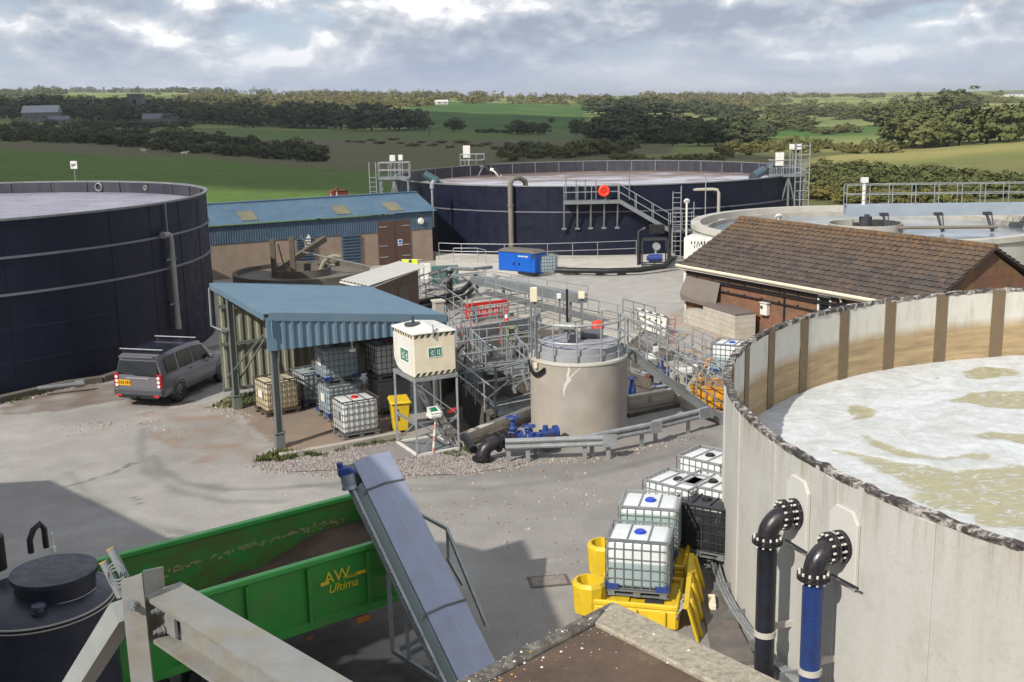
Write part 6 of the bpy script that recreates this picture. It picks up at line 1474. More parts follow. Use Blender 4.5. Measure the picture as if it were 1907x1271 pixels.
    w_ = thing('barrier_board', 'white pierced board with a black and white striped top behind the staircase rails', 'barrier', V(A.x, A.y, 0))
    m = MB(); n = V(0, -1, 0); hgt = .75; m.ext([V(A.x, A.y, A.z - .35), V(B.x, B.y, B.z - .35), V(B.x, B.y, B.z + .45), V(A.x, A.y, A.z + .45)], -n * .03); m.build('board', M['white'], w_)
    m = MB()
    for k in range(4):
        for j in range(2): p = A.lerp(B, .2 + k * .2); m.tube([V(p.x, p.y - .035, p.z + .2 - .3 * j), V(p.x, p.y + .005, p.z + .2 - .3 * j)], .04, 10)
    m.build('hole', M['darkgrey'], w_)
    for k in range(8): a, b = A.lerp(B, k / 8) + EZ * .48, A.lerp(B, (k + 1) / 8) + EZ * .48; m = MB(); m.tube([a, b], .035, 8); m.build('striped_rail', M['black'] if k % 2 else M['white'], w_)
    for f in (0, 1): p = A.lerp(B, f); m = MB(); m.bar(V(p.x, p.y, 0), V(p.x, p.y, p.z + .4), .06); m.build('leg', M['galvdull'], w_)
    # ladder leaning
    l = thing('leaning_ladder', 'small grey and red ladder leaning on the rails right of the striped barrier', 'ladder', P(1252, 640, 0))
    m = MB()
    for u_ in (1243, 1258): a, b = D(u_, 590, 46), D(u_ - 4, 640, 44.5); m.tube([a, b], .03, 6)
    for k in range(5): f = (k + .5) / 5; m.tube([D(1243, 590, 46).lerp(D(1239, 640, 44.5), f), D(1258, 590, 46).lerp(D(1254, 640, 44.5), f)], .02, 5)
    m.build('rails_and_rungs', pr2 := plain('dull_red_tube', lin(150, 100, 96)), l)
    # orange hose
    m = MB(); m.tube([P(1350, 665, .8), P(1335, 662, .8), P(1318, 672, .6), P(1308, 690, .3), P(1298, 705, .1)], .035, 8); tag(m.build('orange_hose', plain('orange_hose', lin(220, 150, 70)), smooth=True), 'thin orange hose arching over the walkway left of the foaming tank', 'hose')
    for u_, v_ in ((1285, 800), (1245, 790)): pass
works_right()
def red_barrier():
    A, B = D(868, 582, 50.5), D(946, 573, 51.5); t = thing('plastic_barrier', 'bright red slotted plastic barrier panel standing behind the sunken chambers', 'barrier', V(A.x, A.y, 0)); h = 26 * 51 / F; s = .0
    m = MB(); n = 7
    for z, th in ((h * .5, .14), (-h * .5 + .05, .1), (0.02, .05)): m.bar(A + EZ * z, B + EZ * z, .07, th)
    for k in range(n + 1): p = A.lerp(B, k / n); m.bar(p - EZ * h / 2, p + EZ * h / 2, .07, .09 if k in (0, n) else .05)
    for k in range(n): p = A.lerp(B, (k + .5) / n); m.bar(p - EZ * h * .4, p + EZ * h * .0, .05, .1)
    m.build('panel', M['red'], t)
    m = MB(); m.box(A.x + .4, A.y, .25, .12, .6, .5); m.box(B.x - .4, B.y, .25, .12, .6, .5); m.build('foot', M['darkgrey'], t)
    b = P(943, 600, 0); o = thing('orange_cone', 'small orange cone at the right end of the red barrier', 'cone', b); m = MB(); m.lathe((b.x, b.y, 0), [(.2, 0), (.2, .04), (.13, .05), (.03, .6), (0, .6)], 16); m.build('cone_body', M['orange'], o, smooth=True); m = MB(); m.lathe((b.x, b.y, 0), [(.112, .2), (.078, .38)], 16); m.build('white_band', M['white'], o)
red_barrier()
# ------------------------------------------------------------------ raised works slab behind
def back_works():
    m = MB(); m.prism([P(*uv, 0).xy for uv in ((845, 560), (1000, 600), (1175, 640), (1215, 610), (1050, 560), (905, 525), (850, 535))], -.1, .14); tag(m.build('raised_slab', M['conc'], bev=.02), 'low raised concrete slab between the red barrier and the blue generator', kind='structure')
    m = MB(); m.prism([P(*uv, 0).xy for uv in ((760, 585), (830, 600), (870, 575), (850, 545), (800, 548))], -.1, .06); tag(m.build('gravel_patch', mat('grit', lin(150, 142, 134), .95, 0, var=.2, vs=3, bump=.8, bs=18)), 'patch of pale grit behind the blue canopy', kind='structure')
    t = thing('steel_channel', 'long deep grey steel channel running from the hoses to the chamber, with railings', 'channel', P(885, 530, 0))
    a, b = D(884, 518, 57), D(1085, 552, 48); m = MB(); m.bar(a - EZ * .1, b - EZ * .1, .5, .4); m.build('channel', mat('channel_grey', lin(126, 132, 134), .6, .2), t)
    for f in (.02, .3, .6, .9): p = a.lerp(b, f); m = MB(); m.bar((p.x, p.y, 0), (p.x, p.y, p.z - .3), .14); m.build('leg', M['galvdull'], t)
    prail(t, [a + V(.2, -.35, -.5), b + V(.2, -.35, -.5)], h=1.0, post=1.6); prail(t, [D(905, 545, 53), D(1060, 592, 45)], h=1.0, post=1.3)
    prail(t, [P(1050, 590, .1), P(1150, 612, .1), P(1230, 640, .1)], h=1.05, post=1.3)
    # black suction hoses
    for i, (pts, r, lb) in enumerate((([(720, 578, .1), (760, 568, .15), (820, 555, .25), (860, 543, .5), (883, 522, .9), (886, 515, 1.0)], .14, 'thick black hose rising to the left end of the grey channel'), ([(745, 590, .1), (780, 575, .12), (830, 562, .2), (868, 552, .3), (880, 540, .35)], .11, 'second thick black hose lying in front of the first one'), ([(785, 545, .4), (815, 536, .8), (840, 520, 1.2), (850, 505, 1.1)], .09, 'grey blue hose looping up behind the thick black hoses'), ([(800, 512, .8), (840, 500, 1.0), (880, 502, .9), (915, 498, .6)], .1, 'pale pipe running into the left side of the blue generator'))):
        m = MB(); m.tube([P(*p) for p in pts], r, 10); tag(m.build('suction_hose', M['black'] if i < 2 else M['galvdull'], smooth=True), lb, 'hose')
    p = P(838, 545, 0); s = thing('black_post', 'short thick black post standing among the hoses behind the hut', 'post', p); m = MB(); m.tube([p, p + EZ * 1.1], .16, 12); m.tube([p + EZ * 1.1, p + EZ * 1.2], .2, 12); m.build('post_body', M['black'], s); m = MB(); m.lathe((p.x, p.y, 1.2), [(.12, 0), (.1, .15), (0, .16)], 10); m.build('cap', M['galv'], s)
    f = thing('pipe_tangle', 'tangle of pale pipes and bent rails left of the blue generator', 'pipework', P(840, 520, 0))
    for pts in ([(800, 520, 0), (822, 520, 1.4), (850, 517, 1.4)], [(828, 530, 0), (836, 512, 1.6)], [(866, 520, 0), (858, 515, 1.4), (840, 512, 1.5)], [(812, 530, .2), (835, 520, 1.2), (848, 508, 1.3)], [(845, 512, 1.2), (905, 506, 1.2)], [(842, 515, .9), (905, 510, .9)]): m = MB(); m.tube([P(*p) for p in pts], .045, 6); m.build('bent_pipe', M['galv'], f, smooth=True)
    tl = mat('teal_cabinet', lin(78, 110, 108), .6); p = D(815, 500, 62); m = MB(); m.box(p.x + .4, p.y, .5, 1.5, .5, 1.0, .1); o = m.build('cabinet_body', tl, f, bev=.02)
    m = MB(); p = P(793, 520, 0); m.box(p.x, p.y, .45, .6, .4, .9, .1); m.build('white_cabinet', M['white'], f, bev=.02)
    p = D(765, 488, 58.5); j = thing('hi_vis_jacket', 'bright yellow high visibility jacket draped on a rail behind the pale hut roof', 'jacket', V(p.x, p.y, 0)); 
    hv = plain('hi_vis_yellow', lin(214, 240, 40), .6); m = MB(); m.tube([p + V(-.5, .05, .12), p + V(.6, .05, .08)], .03, 6); m.tube([p + V(-.4, .05, .1), V(p.x - .4, p.y + .05, 0)], .03, 6); m.build('rail', M['galv'], j)
    for x, w_ in ((-.28, .36), (.22, .3)): m = MB(); m.ext([p + V(x - w_ / 2, -.06, .14), p + V(x + w_ / 2, -.06, .1), p + V(x + w_ * .6, -.1, -.5), p + V(x + .02, -.08, -.42), p + V(x - w_ * .6, -.1, -.5)], V(0, .16, 0)); m.build('fabric', hv, j, bev=.03)
    m = MB(); m.box(p.x - .28, p.y - .1, p.z - .15, .38, .02, .06); m.build('reflective_band', M['white'], j)
    # concrete post behind canopy, and small white box
    p = P(818, 625, 0); k = thing('concrete_post', 'short square concrete post just behind the right corner of the canopy roof', 'post', p); m = MB(); m.box(p.x, p.y, .75, .42, .42, 1.5, .4); m.build('shaft', M['conc'], k, bev=.02); m = MB(); m.box(p.x, p.y, 1.53, .5, .5, .08, .4); m.build('cap', M['concpale'], k)
back_works()
def generator():
    A = V(-.75, 64.9, 0); B = V(1.35, 63.0, 0); 
    fl, fr = P(928, 507, .12), P(1000, 514, .12); d = (fr - fl).normalized(); L = 2.7; fr = fl + d * L; n = V(-d.y, d.x, 0)
    # left short end is seen too
    t = thing('generator', 'bright blue cabin generator with a grey lid standing in front of the far navy tank', 'generator', fl); W2 = 1.1; Hh = 1.25
    def q(a, b, z): return fl + d * a + n * b + EZ * z
    m = MB(); m.ext([q(0, 0, .12), q(L, 0, .12), q(L, 0, Hh), q(0, 0, Hh)], n * W2); body = m.build('canopy', M['bluegen'], t, bev=.05)
    m = MB(); m.add([q(-.05, -.05, Hh), q(L + .05, -.05, Hh), q(L + .05, W2 + .05, Hh), q(-.05, W2 + .05, Hh), q(.2, .15, Hh + .16), q(L - .2, .15, Hh + .16), q(L - .2, W2 - .15, Hh + .16), q(.2, W2 - .15, Hh + .16)], [(0, 1, 5, 4), (1, 2, 6, 5), (2, 3, 7, 6), (3, 0, 4, 7), (4, 5, 6, 7)]); m.build('lid', mat('brown_grey_lid', lin(104, 98, 88), .7), t)
    for a0, a1 in ((.15, 1.35), (1.45, 2.4)):
        m = MB(); m.ext([q(a0, -.02, .2), q(a1, -.02, .2), q(a1, -.02, Hh - .12), q(a0, -.02, Hh - .12)], n * .015); dr = m.build('door', M['bluegen'], t, bev=.01)
        m = MB(); c = q(a1 - .15 if a0 < 1 else a0 + .15, -.04, .6); m.box(c.x, c.y, c.z, .1, .06, .14); m.build('handle', M['black'], dr)
    m = MB(); c = q(L - .12, -.03, Hh - .15); m.box(c.x, c.y, c.z, .18, .05, .2); m.build('vent', M['darkgrey'], t)
    text('GENSET', q(1.95, -.035, Hh - .2), .16, (d, EZ, -n), M['white'], body, name='white_lettering') if False else None
    m = MB(); 
    for k in range(7): c = q(1.55 + k * .11, -.04, Hh - .2); m.box(c.x, c.y, c.z, .07, .012, .09 if k % 2 else .07, math.atan2(d.y, d.x))
    m.build('white_marking', M['white'], body)
    m = MB(); m.ext([q(.05, .05, 0), q(L - .05, .05, 0), q(L - .05, .05, .12), q(.05, .05, .12)], n * (W2 - .1)); m.build('skid', M['black'], t)
    # round cage beside the generator
    pts = [P(1030, 503, .3), P(1130, 505, .3), P(1190, 503, .3), P(1238, 496, .35), P(1253, 480, .8)]
    m = MB(); m.tube(pts, .16, 10); o = m.build('main_pipe', M['black'], smooth=True); tag(o, 'long thick black pipe lying along the pale slab right of the generator', 'pipe')
    m = MB(); 
    for f in (.25, .55, .8): p = pts[0].lerp(pts[2], f); m = MB(); m.box(p.x, p.y, .14, .5, .3, .18); x = m.build('pipe_cradle', M['concdark'], o)
    p = P(1218, 494, SLZ); t = thing('pump_skid', 'pump skid with a blue motor and round filter, right end of the slab', 'pump', p)
    m = MB()
    for dx in (-.75, .75):
        for dy in (-.4, .4): m.bar((p.x + dx, p.y + dy, SLZ), (p.x + dx, p.y + dy, SLZ + 1.6), .07)
    for z in (.1, 1.55): m.bar((p.x - .75, p.y - .4, SLZ + z), (p.x + .75, p.y - .4, SLZ + z), .07); m.bar((p.x - .75, p.y + .4, SLZ + z), (p.x + .75, p.y + .4, SLZ + z), .07)
    m.build('frame', M['darkgrey'], t)
    m = MB(); m.tube([p + V(-.35, -.2, .45), p + V(.45, -.2, .45)], .22, 14); m.tube([p + V(-.45, -.2, .45), p + V(-.35, -.2, .45)], .15, 12); m.build('motor', M['bluepaint'], t, smooth=True)
    m = MB(); m.tube([p + V(.1, -.45, 1.15), p + V(.1, -.1, 1.15)], .22, 18); m.tube([p + V(.1, -.1, .6), p + V(.1, -.1, 1.3)], .09, 10); m.build('filter_housing', M['galv'], t, smooth=True)
    m = MB(); m.tube([p + V(-.9, .2, 0), p + V(-.9, .2, 2.0), p + V(-.5, .2, 2.2)], .09, 8); m.tube([p + V(.9, .1, 0), p + V(.95, .1, 2.4)], .09, 8); m.box(p.x + .2, p.y + .4, SLZ + 2.1, .9, .4, .5); m.build('black_pipework', M['black'], t, smooth=True)
generator()
# white louvred cabinet left of the brick roof
def cabinet():
    p = P(1292, 478, 0); p = D(1300, 478, 60.0); p.z = 0; t = thing('white_cabinet', 'white louvred cabinet glimpsed between the lamp post and the tiled roof', 'cabinet', p)
    zt = D(1300, 440, 60).z; m = MB(); m.box(p.x + .3, p.y, zt / 2, 1.8, 1.6, zt, -.4); m.build('casing', M['white'], t, bev=.04)
    m = MB()
    for k in range(9): m.box(p.x - .5 + k * .17, p.y - .86 + k * -.07 * 0, zt - .25, .06, .03, .16)
    m.build('vent_slots', M['darkgrey'], t)
cabinet()
# ------------------------------------------------------------------ blue valves and black pipe in front of the round chamber
def valves():
    b = M['bluepaint']
    t = thing('black_elbow_pipe', 'thick black flanged elbow pipe dipping into the gravel beside the blue valves', 'pipe', V(-.9, 29.9, 0))
    m = MB(); m.tube([V(-1.45, 31.0, .42), V(-1.3, 30.6, .36), V(-1.15, 30.25, .25)], .12, 12); m.build('inlet_hose', M['black'], t, smooth=True)
    m = MB(); m.tube([V(.0, 30.35, .5), V(-.45, 30.15, .5), V(-.68, 30.02, .47), V(-.82, 29.95, .36), V(-.88, 29.92, .2), V(-.9, 29.9, -.05)], .2, 16); m.build('elbow', M['blackpipe'], t, smooth=True)
    for a, c in ((V(-.48, 30.14, .5), V(-.42, 30.165, .5)), (V(-.25, 30.24, .5), V(-.19, 30.26, .5)), (V(-.9, 29.9, .08), V(-.9, 29.9, .14))):
        m = MB(); m.tube([a, c], .29, 20); m.build('flange', M['black'], t)
    def valve(x, y, z, h, lab, wheel=True, r=.13):
        v = thing('gate_valve', lab, 'valve', V(x, y, 0), group='blue valves behind the crash barrier')
        m = MB(); m.lathe((x, y, z), [(0, -.22), (r, -.2), (r * 1.25, -.05), (r, .05), (r * .7, .15), (r * .95, .2), (r * .95, .25), (r * .6, .3), (r * .45, h), (0, h)], 18); m.tube([V(x - .24, y - .1, z - .04), V(x - .16, y - .07, z - .04)], r * 1.5, 16); m.tube([V(x + .16, y + .07, z - .04), V(x + .24, y + .1, z - .04)], r * 1.5, 16); m.tube([V(x - .2, y - .08, z - .04), V(x + .2, y + .08, z - .04)], r, 14); m.build('valve_body', b, v, smooth=True)
        if wheel:
            m = MB(); m.tube([V(x + .19 * math.cos(i * pi / 10), y + .19 * math.sin(i * pi / 10), z + h) for i in range(20)], .022, 6, closed=True)
            for k in range(2): a = k * pi / 2; m.bar((x - .18 * math.cos(a), y - .18 * math.sin(a), z + h), (x + .18 * math.cos(a), y + .18 * math.sin(a), z + h), .03)
            m.build('hand_wheel', b, v, smooth=True)
        return v
    valve(-.02, 30.4, .58, .56, 'tallest blue valve, with a hand wheel, next to the black elbow')
    valve(.42, 30.5, .48, .36, 'blue valve with a low wide wheel, second from the black elbow')
    v = thing('blue_actuator', 'lying blue valve actuator nearest the crash barrier', 'valve', V(.6, 30.2, 0), group='blue valves behind the crash barrier')
    m = MB(); m.tube([V(.4, 30.12, .5), V(.85, 30.25, .5)], .13, 14); m.tube([V(.5, 30.15, .5), V(.5, 30.15, .75)], .08, 10); m.tube([V(.7, 30.2, .5), V(.7, 30.2, .72)], .1, 10); m.build('actuator_body', b, v, smooth=True); m = MB(); m.bar(V(.6, 30.18, 0), V(.6, 30.18, .4), .12); m.build('stand', M['galvdull'], v)
    v = thing('blue_actuator', 'blue valve actuator lying close against the round chamber', 'valve', V(.95, 30.7, 0), group='blue valves behind the crash barrier')
    m = MB(); m.tube([V(.75, 30.68, .55), V(1.15, 30.82, .55)], .12, 14); m.tube([V(1.15, 30.82, .55), V(1.25, 30.86, .55)], .2, 14); m.tube([V(.9, 30.72, .55), V(.9, 30.72, .78)], .08, 10); m.build('actuator_body', b, v, smooth=True); m = MB(); m.bar(V(.95, 30.72, 0), V(.95, 30.72, .45), .12); m.build('stand', M['galvdull'], v)
    m = MB(); m.tube([V(.2, 30.42, .46), V(1.3, 30.8, .46)], .1, 12); o = m.build('manifold', M['blackpipe'], t, smooth=True)
valves()
# ------------------------------------------------------------------ parked car
def car():
    rr = P(332, 748, 0); fr = P(421, 706, 0); hd = (fr - rr).normalized(); ang = math.atan2(hd.y, hd.x)
    # local: x forward, y left, origin mid rear axle on the ground
    L = 2.89; n = V(-hd.y, hd.x, 0); org = rr + n * .83
    t = thing('parked_car', 'dark grey estate off-roader with two silver roof bars parked beside the left tank', 'car', org, world=False); t.rotation_euler = (0, 0, ang)
    pt = NT('grey_car_paint'); pt.base(lin(116, 114, 120)); pt.set(Roughness=.35, Metallic=.45); pt.bs.inputs['Coat Weight'].default_value = .5; pt = pt.m
    dk = M['darkgrey']; W = .94
    rear, front = -.98, 3.82
    def loft(secs, name, mt, par, bev=.0):
        """secs: list of (x, [(y,z)...]) rings"""
        m = MB(); K = len(secs[0][1]); vs = [(x, y, z) for x, r in secs for y, z in r]
        fs = [(i * K + k, i * K + (k + 1) % K, (i + 1) * K + (k + 1) % K, (i + 1) * K + k) for i in range(len(secs) - 1) for k in range(K)]
        fs.append(tuple(range(K))[::-1]); fs.append(tuple((len(secs) - 1) * K + k for k in range(K))); m.add(vs, fs); return m.build(name, mt, par, bev=bev, smooth=True, ang=40)
    def ring(w, z0, z1, zm=None): 
        zm = zm or (z0 + z1) / 2
        return [(-w * .93, z0), (-w, z0 + .12), (-w, zm), (-w * .97, z1 - .05), (-w * .93, z1), (w * .93, z1), (w * .97, z1 - .05), (w, zm), (w, z0 + .12), (w * .93, z0)]
    body = loft([(rear, ring(W * .96, .42, 1.08)), (rear + .12, ring(W, .38, 1.12)), (0, ring(W, .35, 1.14)), (2.3, ring(W, .35, 1.12)), (2.5, ring(W, .35, 1.1)), (3.5, ring(W * .98, .4, 1.04)), (front - .06, ring(W * .9, .42, .96)), (front, ring(W * .85, .5, .85))], 'body', pt, t)
    # cabin with tapering pillars
    def cr(x0, w0, z0, w1, z1): return [(-w0, z0), (-w1, z1 - .08), (-w1 * .93, z1), (w1 * .93, z1), (w1, z1 - .08), (w0, z0)]
    m = MB(); S = [(rear + .06, .9, .70), (rear + .16, .9, .75), (0.2, .93, .78), (1.2, .93, .78), (1.75, .93, .76)]
    tops = [1.72, 1.8, 1.84, 1.84, 1.78]; secs = []
    for (x, w0, w1), z1 in zip(S, tops): secs.append((x, cr(x, w0, 1.08, w1, z1)))
    secs.append((2.62, cr(0, .9, 1.06, .8, 1.16)))
    cab = loft(secs, 'cabin', pt, t)
    m = MB(); m.ext([(rear + .3, -.7, 1.845), (1.6, -.7, 1.83), (1.6, .7, 1.83), (rear + .3, .7, 1.845)], V(0, 0, .015)); m.build('roof_panel', plain('dark_roof_gloss', (.02, .02, .035, 1), .12), cab)
    gl = M['glass']
    def side(pts, nm='side_window'):
        for s in (-1, 1):
            m = MB(); m.add([(x, s * (y + .012), z) for x, y, z in pts], [tuple(range(len(pts)))]); o = m.build(nm, gl, cab); mo = o.modifiers.new('s', 'SOLIDIFY'); mo.thickness = .01
    yb = lambda z: .925 - (z - 1.08) * .205
    side([(x, yb(z), z) for x, z in ((-.62, 1.16), (.02, 1.16), (.02, 1.72), (-.62, 1.68))]); side([(x, yb(z), z) for x, z in ((.14, 1.16), (1.0, 1.16), (1.0, 1.72), (.14, 1.72))]); side([(x, yb(z), z) for x, z in ((1.08, 1.16), (2.15, 1.16), (1.72, 1.66), (1.08, 1.72))])
    m = MB(); rx = rear - .005
    # stepped rear window
    m.ext([(rear - .03, -.78, 1.12), (rear - .03, .1, 1.12), (rear - .03, .25, 1.2), (rear - .03, .8, 1.2), (rear + .07, .68, 1.66), (rear + .07, -.68, 1.66)], V(.02, 0, 0)); m.build('rear_window', gl, t)
    m = MB(); m.ext([(rear - .02, -.84, .62), (rear - .02, .84, .62), (rear - .02, .84, 1.14), (rear - .02, -.84, 1.08)], V(.03, 0, 0)); tg = m.build('tailgate', pt, t, bev=.01)
    m = MB(); m.ext([(rear - .03, .28, .77), (rear - .03, .74, .77), (rear - .03, .74, .96), (rear - .03, .28, .96)], V(-.012, 0, 0)); pl = m.build('number_plate', plain('amber_plate', lin(226, 170, 30), .4), t)
    m = MB()
    for k, y in enumerate((.69, .62, .55, .46, .39, .32)): m.box(rear - .045, y, .87, .004, .035, .12)
    m.build('plate_characters', M['black'], pl)
    m = MB(); m.box(rear - .03, 0, 1.03, .03, .9, .04); m.build('handle_strip', M['galv'], tg)
    m = MB(); m.box(rear + .06, 0, 1.76, .26, 1.3, .05); m.build('spoiler', pt, t, bev=.015)
    m = MB(); m.box(rear + .0, 0, .55, .2, 1.86, .24); m.build('bumper', plain('bumper_grey', lin(70, 70, 76), .5), t, bev=.04)
    m = MB(); m.box(rear - .02, 0, .40, .14, 1.5, .1); m.build('lower_valance', M['black'], t)
    for s in (-1, 1):
        m = MB(); m.box(rear + .0, s * .82, .94, .1, .2, .48); tl = m.build('tail_light', plain('red_lens', lin(150, 24, 30), .15), t, bev=.03)
        for z in (1.06, .92, .78): m = MB(); m.tube([(rear - .06, s * .8, z), (rear - .04, s * .8, z)], .055, 14); m.build('clear_lens', plain('clear_lens', lin(226, 214, 214), .1), tl)
        m = MB(); m.box(rear - .1, s * .72, .44, .02, .2, .06); m.build('reflector', M['red'], t)
        m = MB(); m.box(front - .12, s * .72, .86, .2, .3, .16); m.build('headlight', plain('headlight_glass', lin(200, 205, 210), .1), t, bev=.03)
        m = MB(); m.box(1.95, s * 1.04, 1.2, .14, .24, .17); m.build('wing_mirror', pt, t, bev=.03)
        for x in (-.05, 1.1): m = MB(); m.box(x + .9, s * (W + .015), 1.03, .2, .03, .035); m.build('door_handle', pt, t)
    for x in (rear + .32, 1.45):
        m = MB(); m.bar((x, -.82, 1.95), (x, .82, 1.95), .07, .035); rb = m.build('roof_bar', M['galv'], t, bev=.01); m = MB(); m.box(x, -.68, 1.89, .08, .05, .12); m.box(x, .68, 1.89, .08, .05, .12); m.build('bar_foot', M['black'], rb)
    for x in (0, L):
        for s in (-1, 1):
            m = MB(); m.lathe((0, 0, 0), [(.24, -.12), (.36, -.12), (.385, -.09), (.385, .09), (.36, .12), (.24, .12), (.24, -.12)], 28); m.xf(Matrix.Translation((x, s * .82, .385)) @ Matrix.Rotation(pi / 2, 4, 'X')); w_ = m.build('wheel', M['black'], t, smooth=True)
            m = MB(); y = s * .9
            m.tube([(x, y - .03 * s, .385), (x, y, .385)], .07, 12)
            for k in range(8): a = 2 * pi * k / 8; m.bar((x, y, .385), (x + .24 * math.cos(a), y, .385 + .24 * math.sin(a)), .045, .04)
            m.tube([(x + .25 * math.cos(2 * pi * k / 24), y, .385 + .25 * math.sin(2 * pi * k / 24)) for k in range(24)], .022, 6, closed=True); m.build('rim', mat('alloy', lin(120, 118, 120), .4, .5, var=.1), w_)
            m = MB(); m.tube([(x + .43 * math.cos(pi * k / 12), s * (W - .0), .40 + .43 * math.sin(pi * k / 12)) for k in range(13)], .045, 6); m.build('wheel_arch', pt if s else dk, t, smooth=True)
            m = MB(); m.lathe((0, 0, 0), [(0, 0), (.42, 0), (.42, .02), (0, .02)], 24); m.xf(Matrix.Translation((x, s * (W - .0), .40)) @ Matrix.Rotation(pi / 2, 4, 'X')); m.build('arch_shadow', M['black'], t) if False else None
    m = MB(); m.tube([(rear - .02, 0, .38), (rear - .18, 0, .38), (rear - .2, 0, .46)], .03, 8); m.build('tow_ball', M['black'], t)
car()
# ------------------------------------------------------------------ green high sided trailer
ZB = 1.2
def trailer():
    zr = 2.3; BL, BRt = P(215, 1035, zr), P(676, 917, zr); d = (BL - BRt).normalized(); n = (P(764, 993, zr) - BRt); wd = n.length; n.normalize()
    npp = V(d.y, -d.x, 0)
    if npp.y > 0: npp = -npp
    L = (BL - BRt).length + 1.4; zb = ZB
    t = thing('farm_trailer', 'long bright green high sided farm trailer holding a heap of brown sludge', 'trailer', BRt - EZ * zr)
    g = mat('green_trailer_paint', lin(58, 150, 58), .42, 0, var=.14, vs=1.5, dirt=lin(88, 112, 66), dirt_amt=.6, dirt_scale=2.5)
    gi = NT('green_inside_soiled'); c = gi.mix(gi.ramp(gi.noise(1.2, 7, .7, stretch=(1, 1, 3)), [(.4, 0), (.6, .75)]), lin(62, 146, 60), lin(100, 98, 54)); sp = gi.N('ShaderNodeSeparateXYZ'); gi.L(gi.coord(), sp.inputs[0]); gi.base(c); gi.set(Roughness=.6); gi = gi.m
    q = lambda a, b, z: BRt + d * a + n * b + EZ * (z - zr)
    m = MB(); th = .05
    m.ext([q(0, 0, zb), q(L, 0, zb), q(L, 0, zr - .05), q(0, 0, zr - .05)], n * th); m.build('rear_side', gi, t)
    m = MB(); m.ext([q(0, wd, zb), q(L, wd, zb), q(L, wd, zr - .05), q(0, wd, zr - .05)], -n * th); fs = m.build('front_side', g, t)
    m = MB(); m.ext([q(0, th, zb), q(0, wd - th, zb), q(0, wd - th, zr - .05), q(0, th, zr - .05)], d * th); m.build('end_board', gi, t)
    m = MB(); m.ext([q(L, th, zb), q(L, wd - th, zb), q(L, wd - th, zr - .05), q(L, th, zr - .05)], -d * th); m.build('tail_board', g, t)
    m = MB(); m.ext([q(.05, .05, zb), q(L - .05, .05, zb), q(L - .05, wd - .05, zb), q(.05, wd - .05, zb)], EZ * .06); m.build('floor', gi, t)
    m = MB()
    for a, b, c_, e in ((-.03, .02, L + .03, .02), (-.03, wd - .02, L + .03, wd - .02), (0, 0, 0, wd), (L, 0, L, wd)): m.bar(q(a, b, zr - .02), q(c_, e, zr - .02), .13, .1)
    m.build('top_rim', mat('green_rim_paint', lin(72, 168, 76), .4), t, bev=.015)
    # vertical ribs on the near side, folded outwards
    def onp(u, v):
        dd = ray(u, v); P0 = q(0, wd, 0) - V(0, 0, H); k = P0.dot(npp) / dd.dot(npp); return dd * k + V(0, 0, H)
    ribs = [onp(u, v) for u, v in ((683, 1060), (575, 1100), (462, 1140))]; ra = [(p - q(0, wd, 0)).dot(d) for p in ribs]; ra = [ra[0] - (ra[1] - ra[0])] + ra; stp = ra[-1] - ra[-2]
    while ra[-1] + stp < L: ra.append(ra[-1] + stp)
    for a in ra:
        if a < .05: continue
        m = MB(); m.add([q(a - .16, wd + .002, zb + .02), q(a - .1, wd + .1, zb + .02), q(a + .1, wd + .1, zb + .02), q(a + .16, wd + .002, zb + .02), q(a - .16, wd + .002, zr - .09), q(a - .1, wd + .1, zr - .09), q(a + .1, wd + .1, zr - .09), q(a + .16, wd + .002, zr - .09)], [(0, 1, 5, 4), (1, 2, 6, 5), (2, 3, 7, 6), (0, 3, 2, 1), (4, 5, 6, 7)]) if False else m.bar(q(a, wd + .045, zb - .06), q(a, wd + .045, zr - .1), .06, .09, up=n)
        m.build('rib', g, t)
    m = MB(); m.bar(q(0, wd + .03, zb - .02), q(L, wd + .03, zb - .02), .1, .14); m.bar(q(0, -.03, zb - .02), q(L, -.03, zb - .02), .1, .14); m.build('lower_rail', g, t)
    # yellow lettering and flashes
    yl = plain('yellow_decal', lin(232, 206, 40), .5); r = -d; 
    def on(u, v): # point on near side plane
        dd = ray(u, v); P0 = q(0, wd + .012, 0) + npp * .01 - V(0, 0, H); k = P0.dot(npp) / dd.dot(npp); return dd * k + V(0, 0, H)
    c = on(632, 1078); s = .0098 
    text('AW', c + EZ * .06 - r * .04, .3, (r, EZ, npp), yl, fs, name='logo_letters'); text('TRAILERS', on(655, 1072), .085, (r, EZ, npp), yl, fs, name='small_letters')
    o = text('Ultima', c - EZ * .15 + r * .08, .22, (r, EZ + r * .25, npp), yl, fs, name='script_letters')
    a0, a1 = on(597, 1090), on(613, 1085); b0, b1 = on(664, 1068), on(682, 1063); m = MB(); m.bar(a0, a1, .012, .06); m.build('flash_stripe', yl, fs); m = MB(); m.bar(b0, b1, .012, .06); m.build('flash_stripe', yl, fs)
    # load
    m = MB(); nx, ny = 70, 26; vs = []
    for i in range(nx + 1):
        for j in range(ny + 1):
            a = .06 + (L - .12) * i / nx; b = .06 + (wd - .12) * j / ny; p = q(a, b, 0)
            z = zb + .1 + .5 * math.exp(-((a - .5) / 1.5) ** 2) * (1 - .25 * (b / wd - .4) ** 2) + .12 * noise.noise(p * 1.3) + .06 * noise.noise(p * 5)
            vs.append(V(p.x, p.y, z))
    m.add(vs, [(i * (ny + 1) + j, (i + 1) * (ny + 1) + j, (i + 1) * (ny + 1) + j + 1, i * (ny + 1) + j + 1) for i in range(nx) for j in range(ny)])
